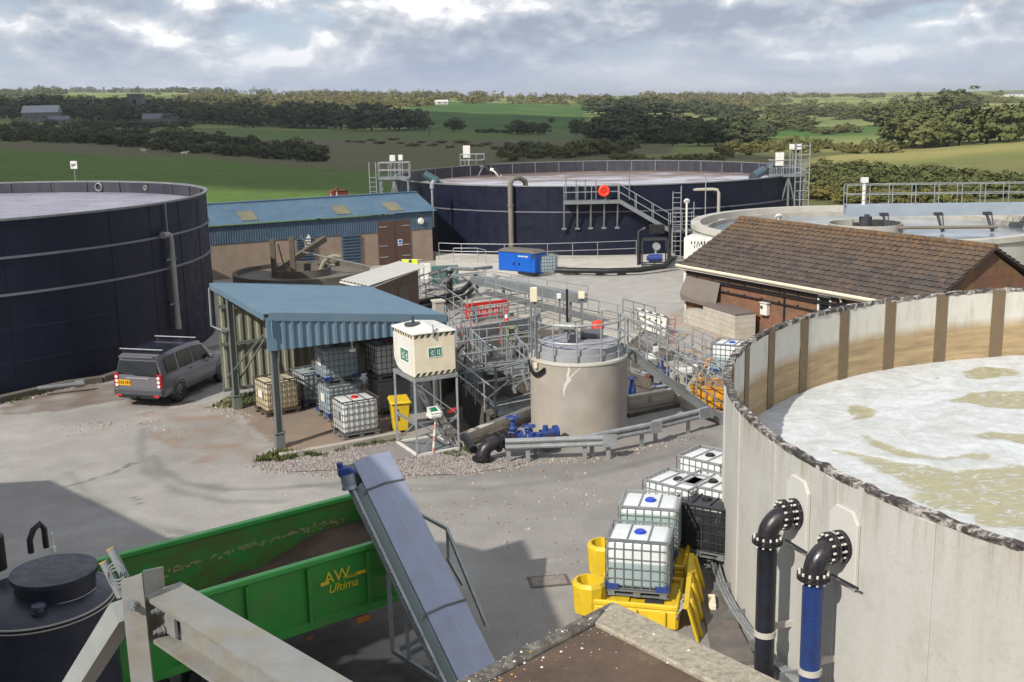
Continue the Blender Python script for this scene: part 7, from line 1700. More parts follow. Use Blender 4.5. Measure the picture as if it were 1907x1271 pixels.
    sm = mat('brown_sludge', lin(92, 74, 60), .95, 0, var=.3, vs=4, dirt=lin(60, 48, 40), dirt_amt=.6, bump=1.0, bs=14); o = m.build('sludge_heap', sm, t, smooth=True); tag(o, kind='stuff')
    # dried residue line on inner face
    m = MB(); rnd = random.Random(9)
    for k in range(110):
        a = rnd.uniform(.4, 4.3); z = zr - .42 - (a - .4) * .03 + rnd.gauss(0, .035); w_ = rnd.uniform(.02, .12); h_ = rnd.uniform(.008, .03); m.ext([q(a, th + .002, z), q(a + w_, th + .002, z - .01), q(a + w_ * .9, th + .002, z + h_), q(a + w_ * .2, th + .002, z + h_ * 1.2)], n * .006)
    o = m.build('dried_residue', plain('pale_residue', lin(170, 168, 120), .9), t); tag(o, kind='stuff')
    # chassis and wheels
    m = MB()
    for b in (wd * .3, wd * .7): m.bar(q(.2, b, zb - .2), q(L - .1, b, zb - .2), .14, .26)
    for a in (.5, 1.8, 3.2, 4.6): m.bar(q(a, .15, zb - .1), q(a, wd - .15, zb - .1), .1, .1)
    m.build('chassis', M['black'], t)
    for a in (3.7, 4.95):
        for b in (.45, wd - .6): m = MB(); m.tube([q(a, b - .2, .52), q(a, b + .2, .52)], .52, 26); w_ = m.build('wheel', M['black'], t, bev=.05); m = MB(); m.tube([q(a, b - .21, .52), q(a, b + .21, .52)], .27, 18); m.build('hub', M['darkgrey'], w_)
    m = MB(); p = q(1.05, wd + .02, zb - .22); m.box(p.x, p.y, p.z, .26, .03, .12, math.atan2(d.y, d.x)); m.build('side_reflector', plain('amber_reflector', lin(190, 120, 50)), t)
    m = MB(); p = q(2.1, wd + .02, zb - .24); m.box(p.x, p.y, p.z, .14, .03, .06, math.atan2(d.y, d.x)); m.build('side_reflector', plain('brown_reflector', lin(120, 80, 50)), t)
trailer()
# ------------------------------------------------------------------ covered conveyor
def conveyor():
    T, B = D(692, 850, 19.2), D(884, 1240, 16.7); B = B + (B - T) * .12
    t = thing('covered_conveyor', 'long galvanised covered conveyor rising from the roof edge to the green trailer', 'conveyor', V(B.x, B.y, 0))
    a = (B - T).normalized(); L = (B - T).length; ac = a.cross(EZ).normalized(); 
    if ac.x < 0: ac = -ac
    # turn the section a little so that the lid faces up and to the left
    view = (Vector((0, 0, H)) - T).normalized(); nn = (EZ - a * EZ.dot(a)).normalized() + view * .25; nn = (nn - a * nn.dot(a)).normalized(); ac = a.cross(nn).normalized()
    if ac.x < 0: ac = -ac
    gv = mat('conveyor_zinc', lin(164, 170, 190), .5, .35, var=.1, vs=2.5, dirt=lin(146, 146, 150), dirt_amt=.5, dirt_scale=3, bump=.03)
    gs = mat('conveyor_zinc_side', lin(140, 150, 146), .5, .4, var=.1, vs=2)
    q = lambda s, x, z: T + a * s + ac * x + nn * z
    def sect(s0, s1, poly, nm, mt, inset=0): m = MB(); m.ext([q(s0, x, z) for x, z in poly], a * (s1 - s0)); return m.build(nm, mt, t, bev=.004)
    w = .37
    lid = [(-w, 0), (-.03, .07), (w, 0), (w, -.03), (-w, -.03)]
    seams = [0, .62, L * .66, L]
    for s0, s1 in zip(seams[:-1], seams[1:]): sect(s0 + .004, s1 - .004, lid, 'lid_panel', gv)
    sect(0.02, L - .02, [(-w - .03, -.035), (w + .02, -.035), (w * .75, -.42), (-w - .14, -.40), (-w - .14, -.12)], 'trough', gs)
    m = MB(); m.bar(q(.1, -w - .19, -.1), q(L, -w - .19, -.1), .05, .07); m.bar(q(.1, -w - .19, -.22), q(L, -w - .19, -.22), .05, .04); m.build('side_angle', M['galv'], t)
    for s in seams[1:3]: m = MB(); m.bar(q(s, -w - .02, .012), q(s, -.03, .082), .03, .03); m.bar(q(s, -.03, .082), q(s, w + .02, .012), .03, .03); m.bar(q(s, -w - .02, .012), q(s + .12, -w - .12, -.18), .03, .03); m.build('seam_strap', M['galvdull'], t)
    m = MB()
    for k in range(16): m.tube([q(.5 + k * .24, -w - .2, -.06), q(.5 + k * .24, -w - .235, -.06)], .018, 6)
    x = m.build('bolts', M['galv'], t); tag(x, kind='stuff')
    # drive motor at the head
    c = q(.35, -w - .1, -.15); mm = V(-.42, 0, 0)
    h = D(650, 896, c.y - .1); k = D(640, 880, c.y - .1)
    m = MB(); m.tube([h + V(0, 0, -.08), h + V(-.03, -.02, .14)], .12, 18); m.tube([h + V(.01, -.03, -.14), h + V(0, -.02, -.08)], .135, 18); mo = m.build('motor', mat('aluminium_motor', lin(176, 182, 196), .4, .5), t, smooth=True)
    m = MB(); 
    for i in range(5): m.tube([h + V(-.005 * i, 0, -.06 + i * .04), h + V(-.005 * i, 0, -.045 + i * .04)], .135, 18)
    m.build('cooling_fins', M['galv'], mo)
    m = MB(); m.box(k.x, k.y, k.z + .02, .2, .2, .16, .3); m.tube([k + V(-.05, 0, .08), k + V(-.07, 0, .18)], .06, 10); m.tube([k + V(.06, 0, .05), k + V(.2, .05, -.06)], .06, 10); m.build('gearbox', M['bluepaint'], t, bev=.02)
    m = MB(); m.bar(h + V(.1, 0, .1), h + V(.3, .1, -.35), .05, .14); m.build('chain_guard', M['black'], t)
    # support frame
    gz = M['galv']; zt = 1.62
    pl = [P(724, 1076, zt), P(742, 1062, zt), P(770, 1100, zt), P(752, 1112, zt)]
    m = MB(); m.ext([P(720, 1078, zt), P(752, 1060, zt), P(800, 1120, zt - .02), P(762, 1126, zt)], EZ * .05); m.build('step_plate', M['chequer'], t)
    for u0, v0, u1, v1, y in ((723, 1060, 731, 1212, 17.9), (752, 1100, 762, 1228, 17.7), (718, 1010, 724, 1075, 18.1)):
        A_, B_ = D(u0, v0, y), D(u1, v1, y); m = MB(); m.bar(A_, B_, .07, .07); m.build('leg', gz, t)
    for (u0, v0, u1, v1, y0, y1) in ((765, 1120, 830, 1271, 18.3, 16.6), (792, 1150, 858, 1271, 18.2, 16.6), (731, 1212, 850, 1290, 18.6, 17), (762, 1218, 830, 1185, 18.3, 18.3), (745, 1210, 800, 1180, 18.4, 18.6)):
        A_, B_ = D(u0, v0, y0), D(u1, v1, y1); m = MB(); m.bar(A_, B_, .06, .08); m.build('brace', gz, t)
    # handrail frame on the far side
    for (u0, v0, u1, v1, y0, y1) in ((782, 958, 832, 985, 19.6, 19.4), (832, 985, 906, 1166, 19.4, 18.6), (833, 985, 835, 1045, 19.4, 19.4), (834, 1040, 862, 1090, 19.4, 19.2), (782, 958, 800, 1000, 19.6, 19.6)):
        A_, B_ = D(u0, v0, y0), D(u1, v1, y1); m = MB(); m.bar(A_, B_, .055, .055); m.build('hand_rail', gz, t)
conveyor()
# ------------------------------------------------------------------ foreground roof edge
def roof_edge():
    zt = 6.5; C0 = P(1140, 1118, zt); l = (P(860, 1262, zt) - C0).normalized(); r = (P(1460, 1271, zt) - C0).normalized()
    t = thing('roof_slab', 'dark felt flat roof with a pale concrete coping pointing into the picture from below', 'roof', V(C0.x, C0.y, 0))
    q = lambda a, b, z=0: C0 + l * a + r * b + EZ * z
    La, Lb = 9.0, 9.0
    m = MB(); m.ext([q(.3, .11, -.25), q(La, .11, -.25), q(La, Lb, -.25), q(.3, Lb, -.25)], EZ * .22)
    rf = NT('brown_felt_grit'); v = rf.N('ShaderNodeTexVoronoi'); v.inputs['Scale'].default_value = 42; rf.L(rf.coord(), v.inputs['Vector'])
    c = rf.ramp(rf.noise(2.2, 6, .7), [(.35, lin(74, 60, 50)), (.6, lin(96, 78, 64)), (.75, lin(120, 100, 80))]); c = rf.mix(rf.ramp(v.outputs['Distance'], [(.08, .6), (.16, 0)]), c, lin(50, 40, 34)); rf.base(c); rf.set(Roughness=.95); rf.bump(rf.noise(40, 5, .7), .6, .01)
    m.build('roof_surface', rf.m, t)
    cm = mat('speckled_coping', lin(190, 180, 160), .95, 0, var=.15, vs=6, dirt=lin(112, 100, 80), dirt_amt=.9, dirt_scale=22, bump=1.0, bs=45, fine=.3)
    m = MB(); m.ext([q(-.0, .0, -.3), q(0, Lb, -.3), q(.31, Lb, -.3), q(.31, .12, -.3)], EZ * .3); m.build('concrete_coping', cm, t, bev=.012)
    em = mat('dark_flaky_edge', lin(84, 78, 70), .95, 0, var=.3, vs=8, dirt=lin(150, 146, 136), dirt_amt=.6, dirt_scale=12, bump=.9, bs=40)
    m = MB(); m.ext([q(.0, -.004, -.33), q(.33, .12, -.33), q(La, .12, -.33), q(La, -.0, -.33)], EZ * .325); m.build('edge_strip', em, t, bev=.012)
    m = MB(); m.add([q(.05, .05, -6.5), q(La, .05, -6.5), q(La, .05, -.32), q(.05, .05, -.32), q(.05, Lb, -6.5), q(.05, Lb, -.32)], [(0, 1, 2, 3), (0, 3, 5, 4)]); m.build('wall', M['peb'], t)
    rnd = random.Random(11); m = MB()
    for k in range(330):
        a, b = (rnd.uniform(.05, 2.6), rnd.uniform(.02, 2.2)); 
        if rnd.random() < .55: b = abs(rnd.gauss(.1, .1)); 
        s = rnd.choice((.003, .004, .005, .006, .012)); p = q(a, b, (.0 if b < .12 or a < .31 else -.025)); th_ = rnd.uniform(0, 6)
        m.cur = 0 if rnd.random() < .8 else 1
        m.add([p + V(math.cos(th_) * s, math.sin(th_) * s, 0), p + V(-math.sin(th_) * s, math.cos(th_) * s, 0), p - V(math.cos(th_) * s, math.sin(th_) * s, 0), p + V(math.sin(th_) * s, -math.cos(th_) * s, 0), p + EZ * s * .8], [(0, 1, 4), (1, 2, 4), (2, 3, 4), (3, 0, 4)])
    o = m.build('loose_chips', [plain('pale_chip', lin(206, 200, 192), .9), plain('orange_lichen', lin(176, 130, 60), .9)], t); tag(o, kind='stuff')
roof_edge()
# ------------------------------------------------------------------ black round tank bottom left
def black_tank():
    zt = 3.3; c = P(72, 1112, zt); r = (P(212, 1100, zt) - c).length * .98
    t = thing('dark_chemical_tank', 'black round tank with a raised round lid at the bottom left corner', 'tank', V(c.x, c.y, 0))
    bk = mat('black_grp', (.022, .024, .04, 1), .45, 0, var=.3, vs=2, dirt=lin(60, 60, 70), dirt_amt=.4, dirt_scale=4)
    m = MB(); m.lathe((c.x, c.y, 0), [(r, 0), (r, zt - .02), (r * .9, zt + .05), (r * .4, zt + .14), (0, zt + .16)], 72); m.build('shell', bk, t, smooth=True)
    m = MB(); m.tube([V(c.x + (r + .012) * math.cos(a), c.y + (r + .012) * math.sin(a), zt - .02) for a in [2 * pi * i / 72 for i in range(72)]], .014, 6, closed=True); m.tube([V(c.x + (r + .03) * math.cos(a), c.y + (r + .03) * math.sin(a), zt - .07) for a in [2 * pi * i / 72 for i in range(72)]], .01, 6, closed=True); m.build('edge_rope', M['conc'], t)
    l = P(100, 1060, zt + .38); rl = (P(178, 1058, zt + .38) - l).length
    m = MB(); m.lathe((l.x, l.y, zt + .03), [(rl * .92, 0), (rl * .92, .26), (rl, .27), (rl, .34), (0, .37)], 48); ld = m.build('manhole_lid', bk, t, smooth=True)
    m = MB(); m.tube([V(l.x + rl * .95 * math.cos(a), l.y + rl * .95 * math.sin(a), zt + .09) for a in [pi + pi * i / 20 for i in range(21)]], .008, 5); m.build('lid_seam', M['conc'], ld)
    p = P(73, 1140, zt + .1); m = MB(); m.lathe((p.x, p.y, zt + .06), [(.06, 0), (.06, .1), (.09, .11), (.09, .14), (0, .15)], 20); m.build('small_cap', mat('dark_cap', lin(70, 74, 92), .4), t, smooth=True)
    m = MB(); m.lathe((p.x, p.y, zt + .05), [(.1, 0), (.1, .05), (.06, .06)], 20); m.build('cap_collar', bk, t, smooth=True)
    a0, a1 = P(58, 1030, zt + .1), P(86, 1020, zt + .1); m = MB(); hh = .34; mid = (a0 + a1) / 2
    m.tube([a0, a0 + EZ * .2, a0.lerp(a1, .3) + EZ * hh, a0.lerp(a1, .75) + EZ * (hh + .06), a1 + EZ * (hh - .04), a1], .045, 10); m.build('breather_pipe', M['black'], t, smooth=True)
    b = P(100, 1028, zt + .1); m = MB(); m.tube([b, b + EZ * .3], .018, 8); m.tube([b, b + EZ * .08], .04, 10); m.build('pale_vent', M['white'], t)
    b = P(-8, 1060, zt + .1); m = MB(); m.tube([b, b + EZ * .5], .16, 14); m.tube([b + V(-.1, -.6, .4), b + V(-.1, -.6, -.9)], .12, 12); m.build('thick_pipe', M['black'], t, smooth=True)
black_tank()
def dome():
    c = P(703, 1262, 1.2); t = thing('low_dark_tank', 'low dark round lid in shadow at the foot of the conveyor frame', 'lid', V(c.x, c.y, 0)); r = .95
    m = MB(); m.lathe((c.x, c.y, 0), [(r, 0), (r, 1.15), (r * .95, 1.2), (0, 1.22)], 48); m.build('shell', mat('dark_lid', lin(52, 50, 50), .6), t, smooth=True)
    m = MB(); m.lathe((c.x, c.y, 1.22), [(.3, -.01), (.3, .06), (0, .07)], 24); m.build('hatch', M['darkgrey'], t)
# ------------------------------------------------------------------ galvanised beam and bracket close to the camera
def beam():
    gz = mat('zinc_beam', lin(150, 150, 146), .6, .35, var=.15, vs=6, dirt=lin(140, 122, 84), dirt_amt=.5, dirt_scale=7, bump=.1, bs=60)
    t = thing('beam_assembly', 'bolted galvanised steel beam and bracket close to the camera at the lower left', 'steel frame', V(-1.1, 3.0, 6.5))
    ys, ye = 3.3, 1.55
    A0, A1 = D(264, 1108, ys), D(338, 1080, ys + .09)      # end of top flange
    w = (A1 - A0); w.z = 0; wl = w.length; dirn = None
    B0 = P(523, 1271, A0.z); 
    d = (B0 - A0); d.z = 0; d = d.normalized(); nrm = V(-d.y, d.x, 0); 
    if nrm.x < 0: nrm = -nrm
    fw_, dp = .135, .15; A = A0
    L = 2.6; q = lambda s, x, z: A + d * s + nrm * x + EZ * z
    m = MB(); m.ext([q(0, 0, 0), q(0, fw_, 0), q(0, fw_, -.012), q(0, 0, -.012)], d * L); m.ext([q(0, 0, -dp), q(0, fw_, -dp), q(0, fw_, -dp + .012), q(0, 0, -dp + .012)], d * L); m.ext([q(0, fw_ * .5 - .005, -.012), q(0, fw_ * .5 + .005, -.012), q(0, fw_ * .5 + .005, -dp + .012), q(0, fw_ * .5 - .005, -dp + .012)], d * L); m.build('beam', gz, t)
    # end plate and cleat
    m = MB(); m.ext([q(-.012, -.02, -dp - .02), q(-.012, fw_ * .42, -dp - .02), q(-.012, fw_ * .42, .0), q(-.012, -.02, 0.0)], -d * .012); m.build('end_plate', gz, t)
    m = MB(); m.ext([q(.0, fw_ * .38, -.02), q(.12, fw_ * .38, -.02), q(.12, fw_ * .38, -dp + .025), q(.0, fw_ * .38, -dp + .025)], -nrm * .01); c = m.build('cleat', gz, t)
    def bolt(p, ax):
        m = MB(); m.tube([p, p + ax * .02], .012, 6); m.tube([p + ax * .02, p + ax * .034], .0075, 8); m.tube([p, p + ax * .003], .016, 12); m.build('bolt', M['galvdull'], t)
    for s, z in ((.05, -.045), (.05, -.115)): bolt(q(s, fw_ * .36 - .012, z), -nrm)
    # upright angle post
    ax = (D(262, 1070, ys - .02) - D(225, 1083, ys - .02)); 
    p0, p1, p2 = D(224, 1084, ys - .05), D(264, 1069, ys - .05), D(302, 1057, ys + .04)
    dn = V(.012, -.0, -2.6)
    m = MB(); m.ext([p0, p1, p1 + dn, p0 + dn], V(0, .01, 0)); m.build('upright_angle', gz, t)
    m = MB(); m.ext([p1 + V(.002, .004, .006), p2, p2 - EZ * .07, p1 - EZ * .075 + V(.002, .004, 0)], V(0, .01, 0)); m.build('top_plate', gz, t)
    bolt(D(247, 1127, ys - .06), V(.3, -1, 0).normalized())
    # diagonal square tube
    a, b = D(232, 1135, ys + .02), D(128, 1300, ys + .35); m = MB(); m.bar(a, b, .07, .07); m.build('diagonal_tube', mat('pale_square_tube', lin(176, 180, 176), .5, .3), t)
    # two short scaffold tubes tied together
    for i, (u0, v0, u1, v1) in enumerate(((206, 1022, 238, 1085), (193, 1047, 226, 1112))):
        a, b = D(u0, v0, ys + .12), D(u1, v1, ys + .1); m = MB(); m.tube([a, b], .0145, 10); tb = m.build('scaffold_tube', M['galvdull'], t, smooth=True); m = MB(); m.tube([a - (b - a) * .02, a + (b - a) * .02], .0155, 10); m.build('ochre_end_cap', plain('ochre_cap', lin(170, 140, 90)), tb)
    c_ = D(221, 1060, ys + .08); m = MB()
    for k in range(3): m.tube([c_ + V(.028 * math.cos(x) , -.02, .03 * math.sin(x) - .012 * k) for x in [i * pi / 6 for i in range(12)]], .003, 5, closed=True)
    m.build('wire_tie', M['galvdull'], t)
    # handrail whose shadow falls across the beam (behind the photographer's hand)
    m = MB(); m.ext([q(.0, -.3, -.5), q(L, -.3, -.5), q(L, -.3, -.55), q(0, -.3, -.55)], nrm * .02)
beam()
# process building off to the left, tall enough to shade the trailer
def process_building():
    t = thing('process_building', 'tall grey clad building left of the view that shades the green trailer', 'building', V(-12, 10, 0))
    k = 1 / math.tan(math.radians(38)); sx, sy = .62 / math.hypot(.62, .78) * k, .78 / math.hypot(.62, .78) * k
    def up(p, h): return V(p[0] - sx * h, p[1] - sy * h, h)
    Dp, Ep, Fp, Gp = P(850, 1010, 0), P(900, 1030, 0), P(975, 1005, 0), P(1040, 1150, 0)
    f = up(Fp, 11.6); g = up(Gp, 11.6); e = up(Ep, 11.0); dd = up(Dp, 11.5)
    y = f.y; e.y = dd.y = y
    m = MB(); poly = [V(f.x, y, 0), V(f.x, y, f.z), e, dd, V(dd.x - 1.4, y, dd.z + .2), V(-13.2, y, 10.4), V(-13.2, y, 0)]
    b = V(g.x - f.x, g.y - f.y, 0).normalized(); m.ext(poly, V(b.x, b.y, 0) * 14); m.build('wall', mat('grey_cladding', lin(150, 156, 158), .7), t)
    # the lower round-cornered wing
    Bp, Cp, Ap = P(95, 895, 0), P(310, 1000, 0), P(0, 899, 0); h = 8.2
    b_, c_, a_ = up(Bp, h), up(Cp, h), up(Ap, h)
    dc = (c_ - b_).normalized(); c2 = b_ + dc * 9.0; m = MB(); m.prism([(b_.x, b_.y), (c2.x, c2.y), (c2.x - 6, c2.y - 3), (b_.x - 8, b_.y - .8)], 0, h); m.build('low_wing', mat('grey_cladding_low', lin(140, 146, 148), .7), t)
process_building()
# manhole cover and patches in the yard
def ground_bits():
    c = P(1022, 1083, 0); t = thing('manhole_cover', 'worn rectangular manhole cover set in the yard near the spill pallets', 'manhole cover', c)
    m = MB(); a = .15; m.box(c.x, c.y, .008, .85, .55, .02, a); m.build('frame', M['concdark'], t); m = MB(); m.box(c.x, c.y, .014, .72, .44, .02, a); m.build('cover', mat('pinkish_cover', lin(140, 128, 122), .9, 0, var=.35, vs=8), t)
    # round dark shape by the conveyor: shade painted in the yard colour
ground_bits()
# ------------------------------------------------------------------ trees, hedges, far buildings
def hit(u, v, ymin=96):
    d = ray(u, v); y = ymin; last = None
    while y < 2700:
        t = y / d.y; z = H + d.z * t; g = tz(d.x * t, y)
        if z <= g: return V(d.x * t, y, g)
        y *= 1.012
    t = 2600 / d.y; return V(d.x * t, 2600, tz(d.x * t, 2600))
def leafmat(name, col, k=1.0):
    t = NT(name); a = t.noise(.25, 3, .6); b = t.noise(1.6, 4, .7)
    oi = t.N('ShaderNodeObjectInfo')
    c = t.mix(a, sc(col, .62), sc(col, 1.35)); c = t.mix(t.ramp(b, [(.4, 0), (.7, .55)]), c, sc((col[0] * 1.5, col[1] * 1.25, col[2], 1), 1.1))
    c = t.mix(t.ramp(oi.outputs['Random'], [(0, 0), (1, .45)]), c, (col[0] * 1.5, col[1] * 1.05, col[2] * .9, 1)); t.base(c); t.set(Roughness=.85); t.bs.inputs['Specular IOR Level'].default_value = .2; return t.m
LM = {'dark': leafmat('dark_leaves', (.06, .082, .036, 1)), 'mid': leafmat('mid_leaves', (.085, .105, .036, 1)), 'olive': leafmat('olive_leaves', (.12, .125, .042, 1)), 'yel': leafmat('yellowing_leaves', (.115, .125, .035, 1))}
BK = mat('bark', lin(84, 76, 66), .95, 0, var=.3)
def crown_mb(rnd, w, h, z0, nclump, nleaf, leaf, lean=0.0, flat=.55, m=None, c0=(0, 0, 0)):
    m = m or MB()
    for _ in range(nclump):
        while True:
            x, y, z = rnd.uniform(-1, 1), rnd.uniform(-1, 1), rnd.uniform(-.75, 1)
            r = math.sqrt(x * x + y * y + z * z)
            if .35 < r < 1: break
        k = (1 + .22 * math.sin(3 * math.atan2(y, x) + w) + .12 * rnd.uniform(-1, 1)) * (.8 + .2 * r)
        cx, cy, cz = x * w * .5 * k + lean * z * w * .3, y * w * .5 * k, z0 + h * .5 + z * h * .5 * k
        cr = w * rnd.uniform(.09, .17)
        for _ in range(nleaf):
            a, b = rnd.uniform(0, 6.283), rnd.uniform(-1, 1); q = math.sqrt(1 - b * b); rr = cr * rnd.uniform(.6, 1.05)
            p = Vector((c0[0] + cx + rr * q * math.cos(a), c0[1] + cy + rr * q * math.sin(a), c0[2] + cz + rr * b * flat)); rad = Vector((cx, cy, (cz - z0 - h * .3) * 1.1)); rad = rad.normalized() if rad.length > 1e-3 else Vector((0, 0, 1)); loc = Vector((q * math.cos(a), q * math.sin(a), b)); sn = (rad * .6 + loc * .75 + Vector((0, 0, .25))).normalized(); n = (sn + Vector((rnd.uniform(-.6, .6), rnd.uniform(-.6, .6), rnd.uniform(-.6, .6)))).normalized()
            if n.dot(sn) < 0: n = -n
            u = n.cross(Vector((rnd.uniform(-1, 1), rnd.uniform(-1, 1), rnd.uniform(-1, 1)))).normalized(); v = n.cross(u); s = leaf * rnd.uniform(.5, 1.15)
            m.add([p - u * s - v * s * .6, p + u * s - v * s * .7, p + u * s * .8 + v * s * .7, p - u * s * .7 + v * s * .8], [(0, 1, 2, 3)] if u.cross(v).dot(n) > 0 else [(3, 2, 1, 0)])
            m.nr = getattr(m, 'nr', []); m.nr += [sn] * 4
    return m
def build_fast(m, name, mt, par=None):
    me = bpy.data.meshes.new(name); me.from_pydata(m.v, [], m.f); me.materials.append(mt); me.polygons.foreach_set('use_smooth', [True] * len(me.polygons)); me.normals_split_custom_set_from_vertices([tuple(x) for x in m.nr]); o = bpy.data.objects.new(name, me); COL.objects.link(o)
    if par is not None: o.parent = par
    return o
def make_tree(seed, kind, w, h, lab, lean=.3):
    rnd = random.Random(seed); t = thing('broadleaf_tree', lab, 'tree', (0, 0, 0), world=False)
    m = crown_mb(rnd, w, h * .84, h * .04, 64, 30, .36, lean); build_fast(m, 'crown', LM[kind], t)
    m = MB(); m.tube([(0, 0, -.6), (.05, .05, h * .25), (lean * .8, .1, h * .6)], [.3, .22, .1], 7)
    for k in range(5): a = 2 * pi * k / 5 + seed; m.tube([(0.02, .02, h * (.18 + .05 * k)), (math.cos(a) * w * .16, math.sin(a) * w * .16, h * (.4 + .05 * k)), (math.cos(a) * w * .3, math.sin(a) * w * .3, h * (.55 + .05 * k))], [.14, .09, .04], 5)
    m.build('trunk', BK, t); return t
def make_bush(seed, kind, w, h, lab):
    rnd = random.Random(seed); t = thing('bush', lab, 'bush', (0, 0, 0), world=False)
    m = crown_mb(rnd, w, h * 1.0, -.1 * h, 44, 34, .13, 0, .8); build_fast(m, 'foliage', LM[kind], t)
    m = MB()
    for k in range(4): a = 1.6 * k + seed; m.tube([(0, 0, -.2), (math.cos(a) * w * .2, math.sin(a) * w * .2, h * .6)], [.06, .02], 5)
    m.build('stems', BK, t); return t
PROTO = {}
USED = set()
def plant(kind, base, wpx, hpx, label, group, bush=False):
    """one plant at terrain point base, sized from its picture size in metres"""
    s = base.y / F; w, h = wpx * s, hpx * s * (.92 if bush else .84)
    lst = PROTO.setdefault((kind, bush), [])
    if len(lst) < 3:
        o = make_bush(len(lst) * 7 + 3, kind, 3.0, 2.4, label) if bush else make_tree(len(lst) * 5 + 1 + len(kind), kind, 9.0, 9.0, label, .35)
        lst.append(o); tag(o, label, None, group)
    else: o = dup(lst[random.randrange(3)], (0, 0, 0), 0, label, group)
    bw, bh = (3.0, 2.4) if bush else (9.0, 9.0)
    o.location = base; o.rotation_euler = (0, 0, random.uniform(0, 6.28)); o.scale = (w / bw, w / bw, h / bh); return o
random.seed(21)
def row(kind, pts, n, w, h, jit, label, group, bush=False, wv=.3):
    for i in range(n):
        f = (i + random.uniform(.2, .8)) / n * (len(pts) - 1); k = min(int(f), len(pts) - 2); f -= k
        u = pts[k][0] * (1 - f) + pts[k + 1][0] * f; v = pts[k][1] * (1 - f) + pts[k + 1][1] * f + random.uniform(-jit, jit)
        b = hit(u, v); s = random.uniform(1 - wv, 1 + wv); plant(kind, b, w * s * random.uniform(.9, 1.15), h * s, label, group, bush)
# left woods
row('dark', [(-160, 226), (60, 222), (200, 226), (335, 232)], 26, 50, 44, 4, 'dark tree in the wood around the far farm roofs and tower', 'trees of the dark left wood')
row('dark', [(335, 224), (480, 236), (640, 240), (795, 243)], 34, 50, 48, 4, 'dark tree in the long wood left of the green hillside field', 'trees of the dark middle-left wood')
row('dark', [(-120, 216), (150, 214), (330, 220), (470, 226), (640, 230), (790, 232)], 30, 50, 36, 3, 'dark tree in the rear line of the left wood', 'trees of the rear left wood')
row('mid', [(-100, 206), (150, 204), (330, 206), (480, 205)], 22, 42, 30, 4, 'mid green tree on the slope above the far farm', 'trees on the slope above the farm')
plant('dark', hit(845, 246), 44, 32, 'single round dark tree standing alone at the foot of the green hillside field', None)
row('dark', [(955, 250), (1012, 252)], 5, 34, 28, 1, 'dark tree in the small clump below the green hillside field', 'trees of the small clump')
row('dark', [(880, 247), (960, 250)], 6, 18, 9, 1, 'low dark bush in the hedge at the foot of the green hillside field', 'hillside hedge bushes', True)
plant('dark', hit(1073, 252), 32, 38, 'upright dark tree right of the small clump, left of the big wood', None)
plant('dark', hit(1026, 230), 13, 13, 'tiny dark tree alone in the middle of the green hillside field', None)
row('dark', [(1105, 256), (1250, 264), (1420, 268)], 36, 60, 50, 8, 'dark tree in the big wood behind the far navy tank', 'trees of the big middle wood')
row('dark', [(1110, 216), (1250, 212), (1400, 222)], 24, 48, 32, 5, 'dark tree on the upper edge of the big wood', 'trees of the big wood upper edge')
row('mid', [(1440, 240), (1510, 240)], 8, 44, 28, 4, 'tree at the right-hand end of the big wood beside the strip field', 'trees at the right end of the big wood')
row('mid', [(1430, 214), (1620, 222)], 18, 40, 22, 6, 'scrubby mid green tree on the slope above the strip field', 'scrub trees above the strip field')
row('mid', [(1625, 236), (1720, 226), (1800, 214)], 13, 62, 60, 3, 'dark green wind shaped tree in the row above the bright hedge', 'trees of the upper right row')
row('mid', [(1672, 276), (1790, 272), (1907, 262), (2080, 250)], 20, 78, 80, 3, 'bright green windswept tree in the tall hedge over the right field', 'trees of the tall right hedge')
row('olive', [(1340, 292), (1440, 280), (1560, 282), (1680, 282)], 30, 26, 22, 5, 'sunlit olive bush in the row at the edge of the right field', 'bushes at the edge of the right field', True)
row('mid', [(1480, 246), (1560, 250), (1600, 244)], 10, 24, 14, 3, 'low green bush in the middle of the strip field', 'bushes in the strip field', True)
row('dark', [(0, 262), (160, 266), (330, 282), (480, 292), (600, 300)], 46, 32, 24, 3, 'dark bush in the thick hedge along the top of the left pasture', 'bushes of the left hedge', True)
row('dark', [(-40, 252), (200, 254), (400, 268), (600, 286)], 26, 34, 20, 3, 'dark bush in the rear line of the thick left hedge', 'bushes of the rear left hedge', True)
row('mid', [(935, 296), (1060, 292), (1180, 282)], 18, 40, 26, 6, 'brownish green bush just behind the back rim of the far navy tank', 'bushes behind the far tank', True)
row('yel', [(1150, 304), (1250, 304), (1345, 304)], 16, 26, 16, 3, 'yellowish bush just above the back rim of the far navy tank', 'yellowish bushes behind the far tank', True)
row('mid', [(1520, 345), (1640, 352), (1800, 362), (1950, 372)], 28, 50, 34, 10, 'dark olive scrub bush in the thick of the bank behind the settling tank', 'dark scrub bushes behind the settling tank', True)
row('mid', [(1520, 325), (1640, 332), (1800, 342), (1950, 352)], 24, 50, 26, 6, 'dark olive scrub bush high on the bank behind the settling tank', 'upper scrub bushes behind the settling tank', True)
row('olive', [(1520, 318), (1640, 322), (1760, 330), (1900, 350)], 18, 40, 14, 8, 'olive scrub bush on the bank behind the pale settling tank', 'scrub bushes behind the settling tank', True)
row('yel', [(1515, 372), (1640, 380), (1800, 385)], 18, 44, 30, 6, 'yellowish green scrub bush close behind the pale settling tank', 'yellowish scrub bushes behind the settling tank', True)
row('olive', [(640, 262), (800, 270), (930, 276)], 16, 22, 6, 6, 'low scrub bush on the brown marshy flat', 'scrub on the marshy flat', True)
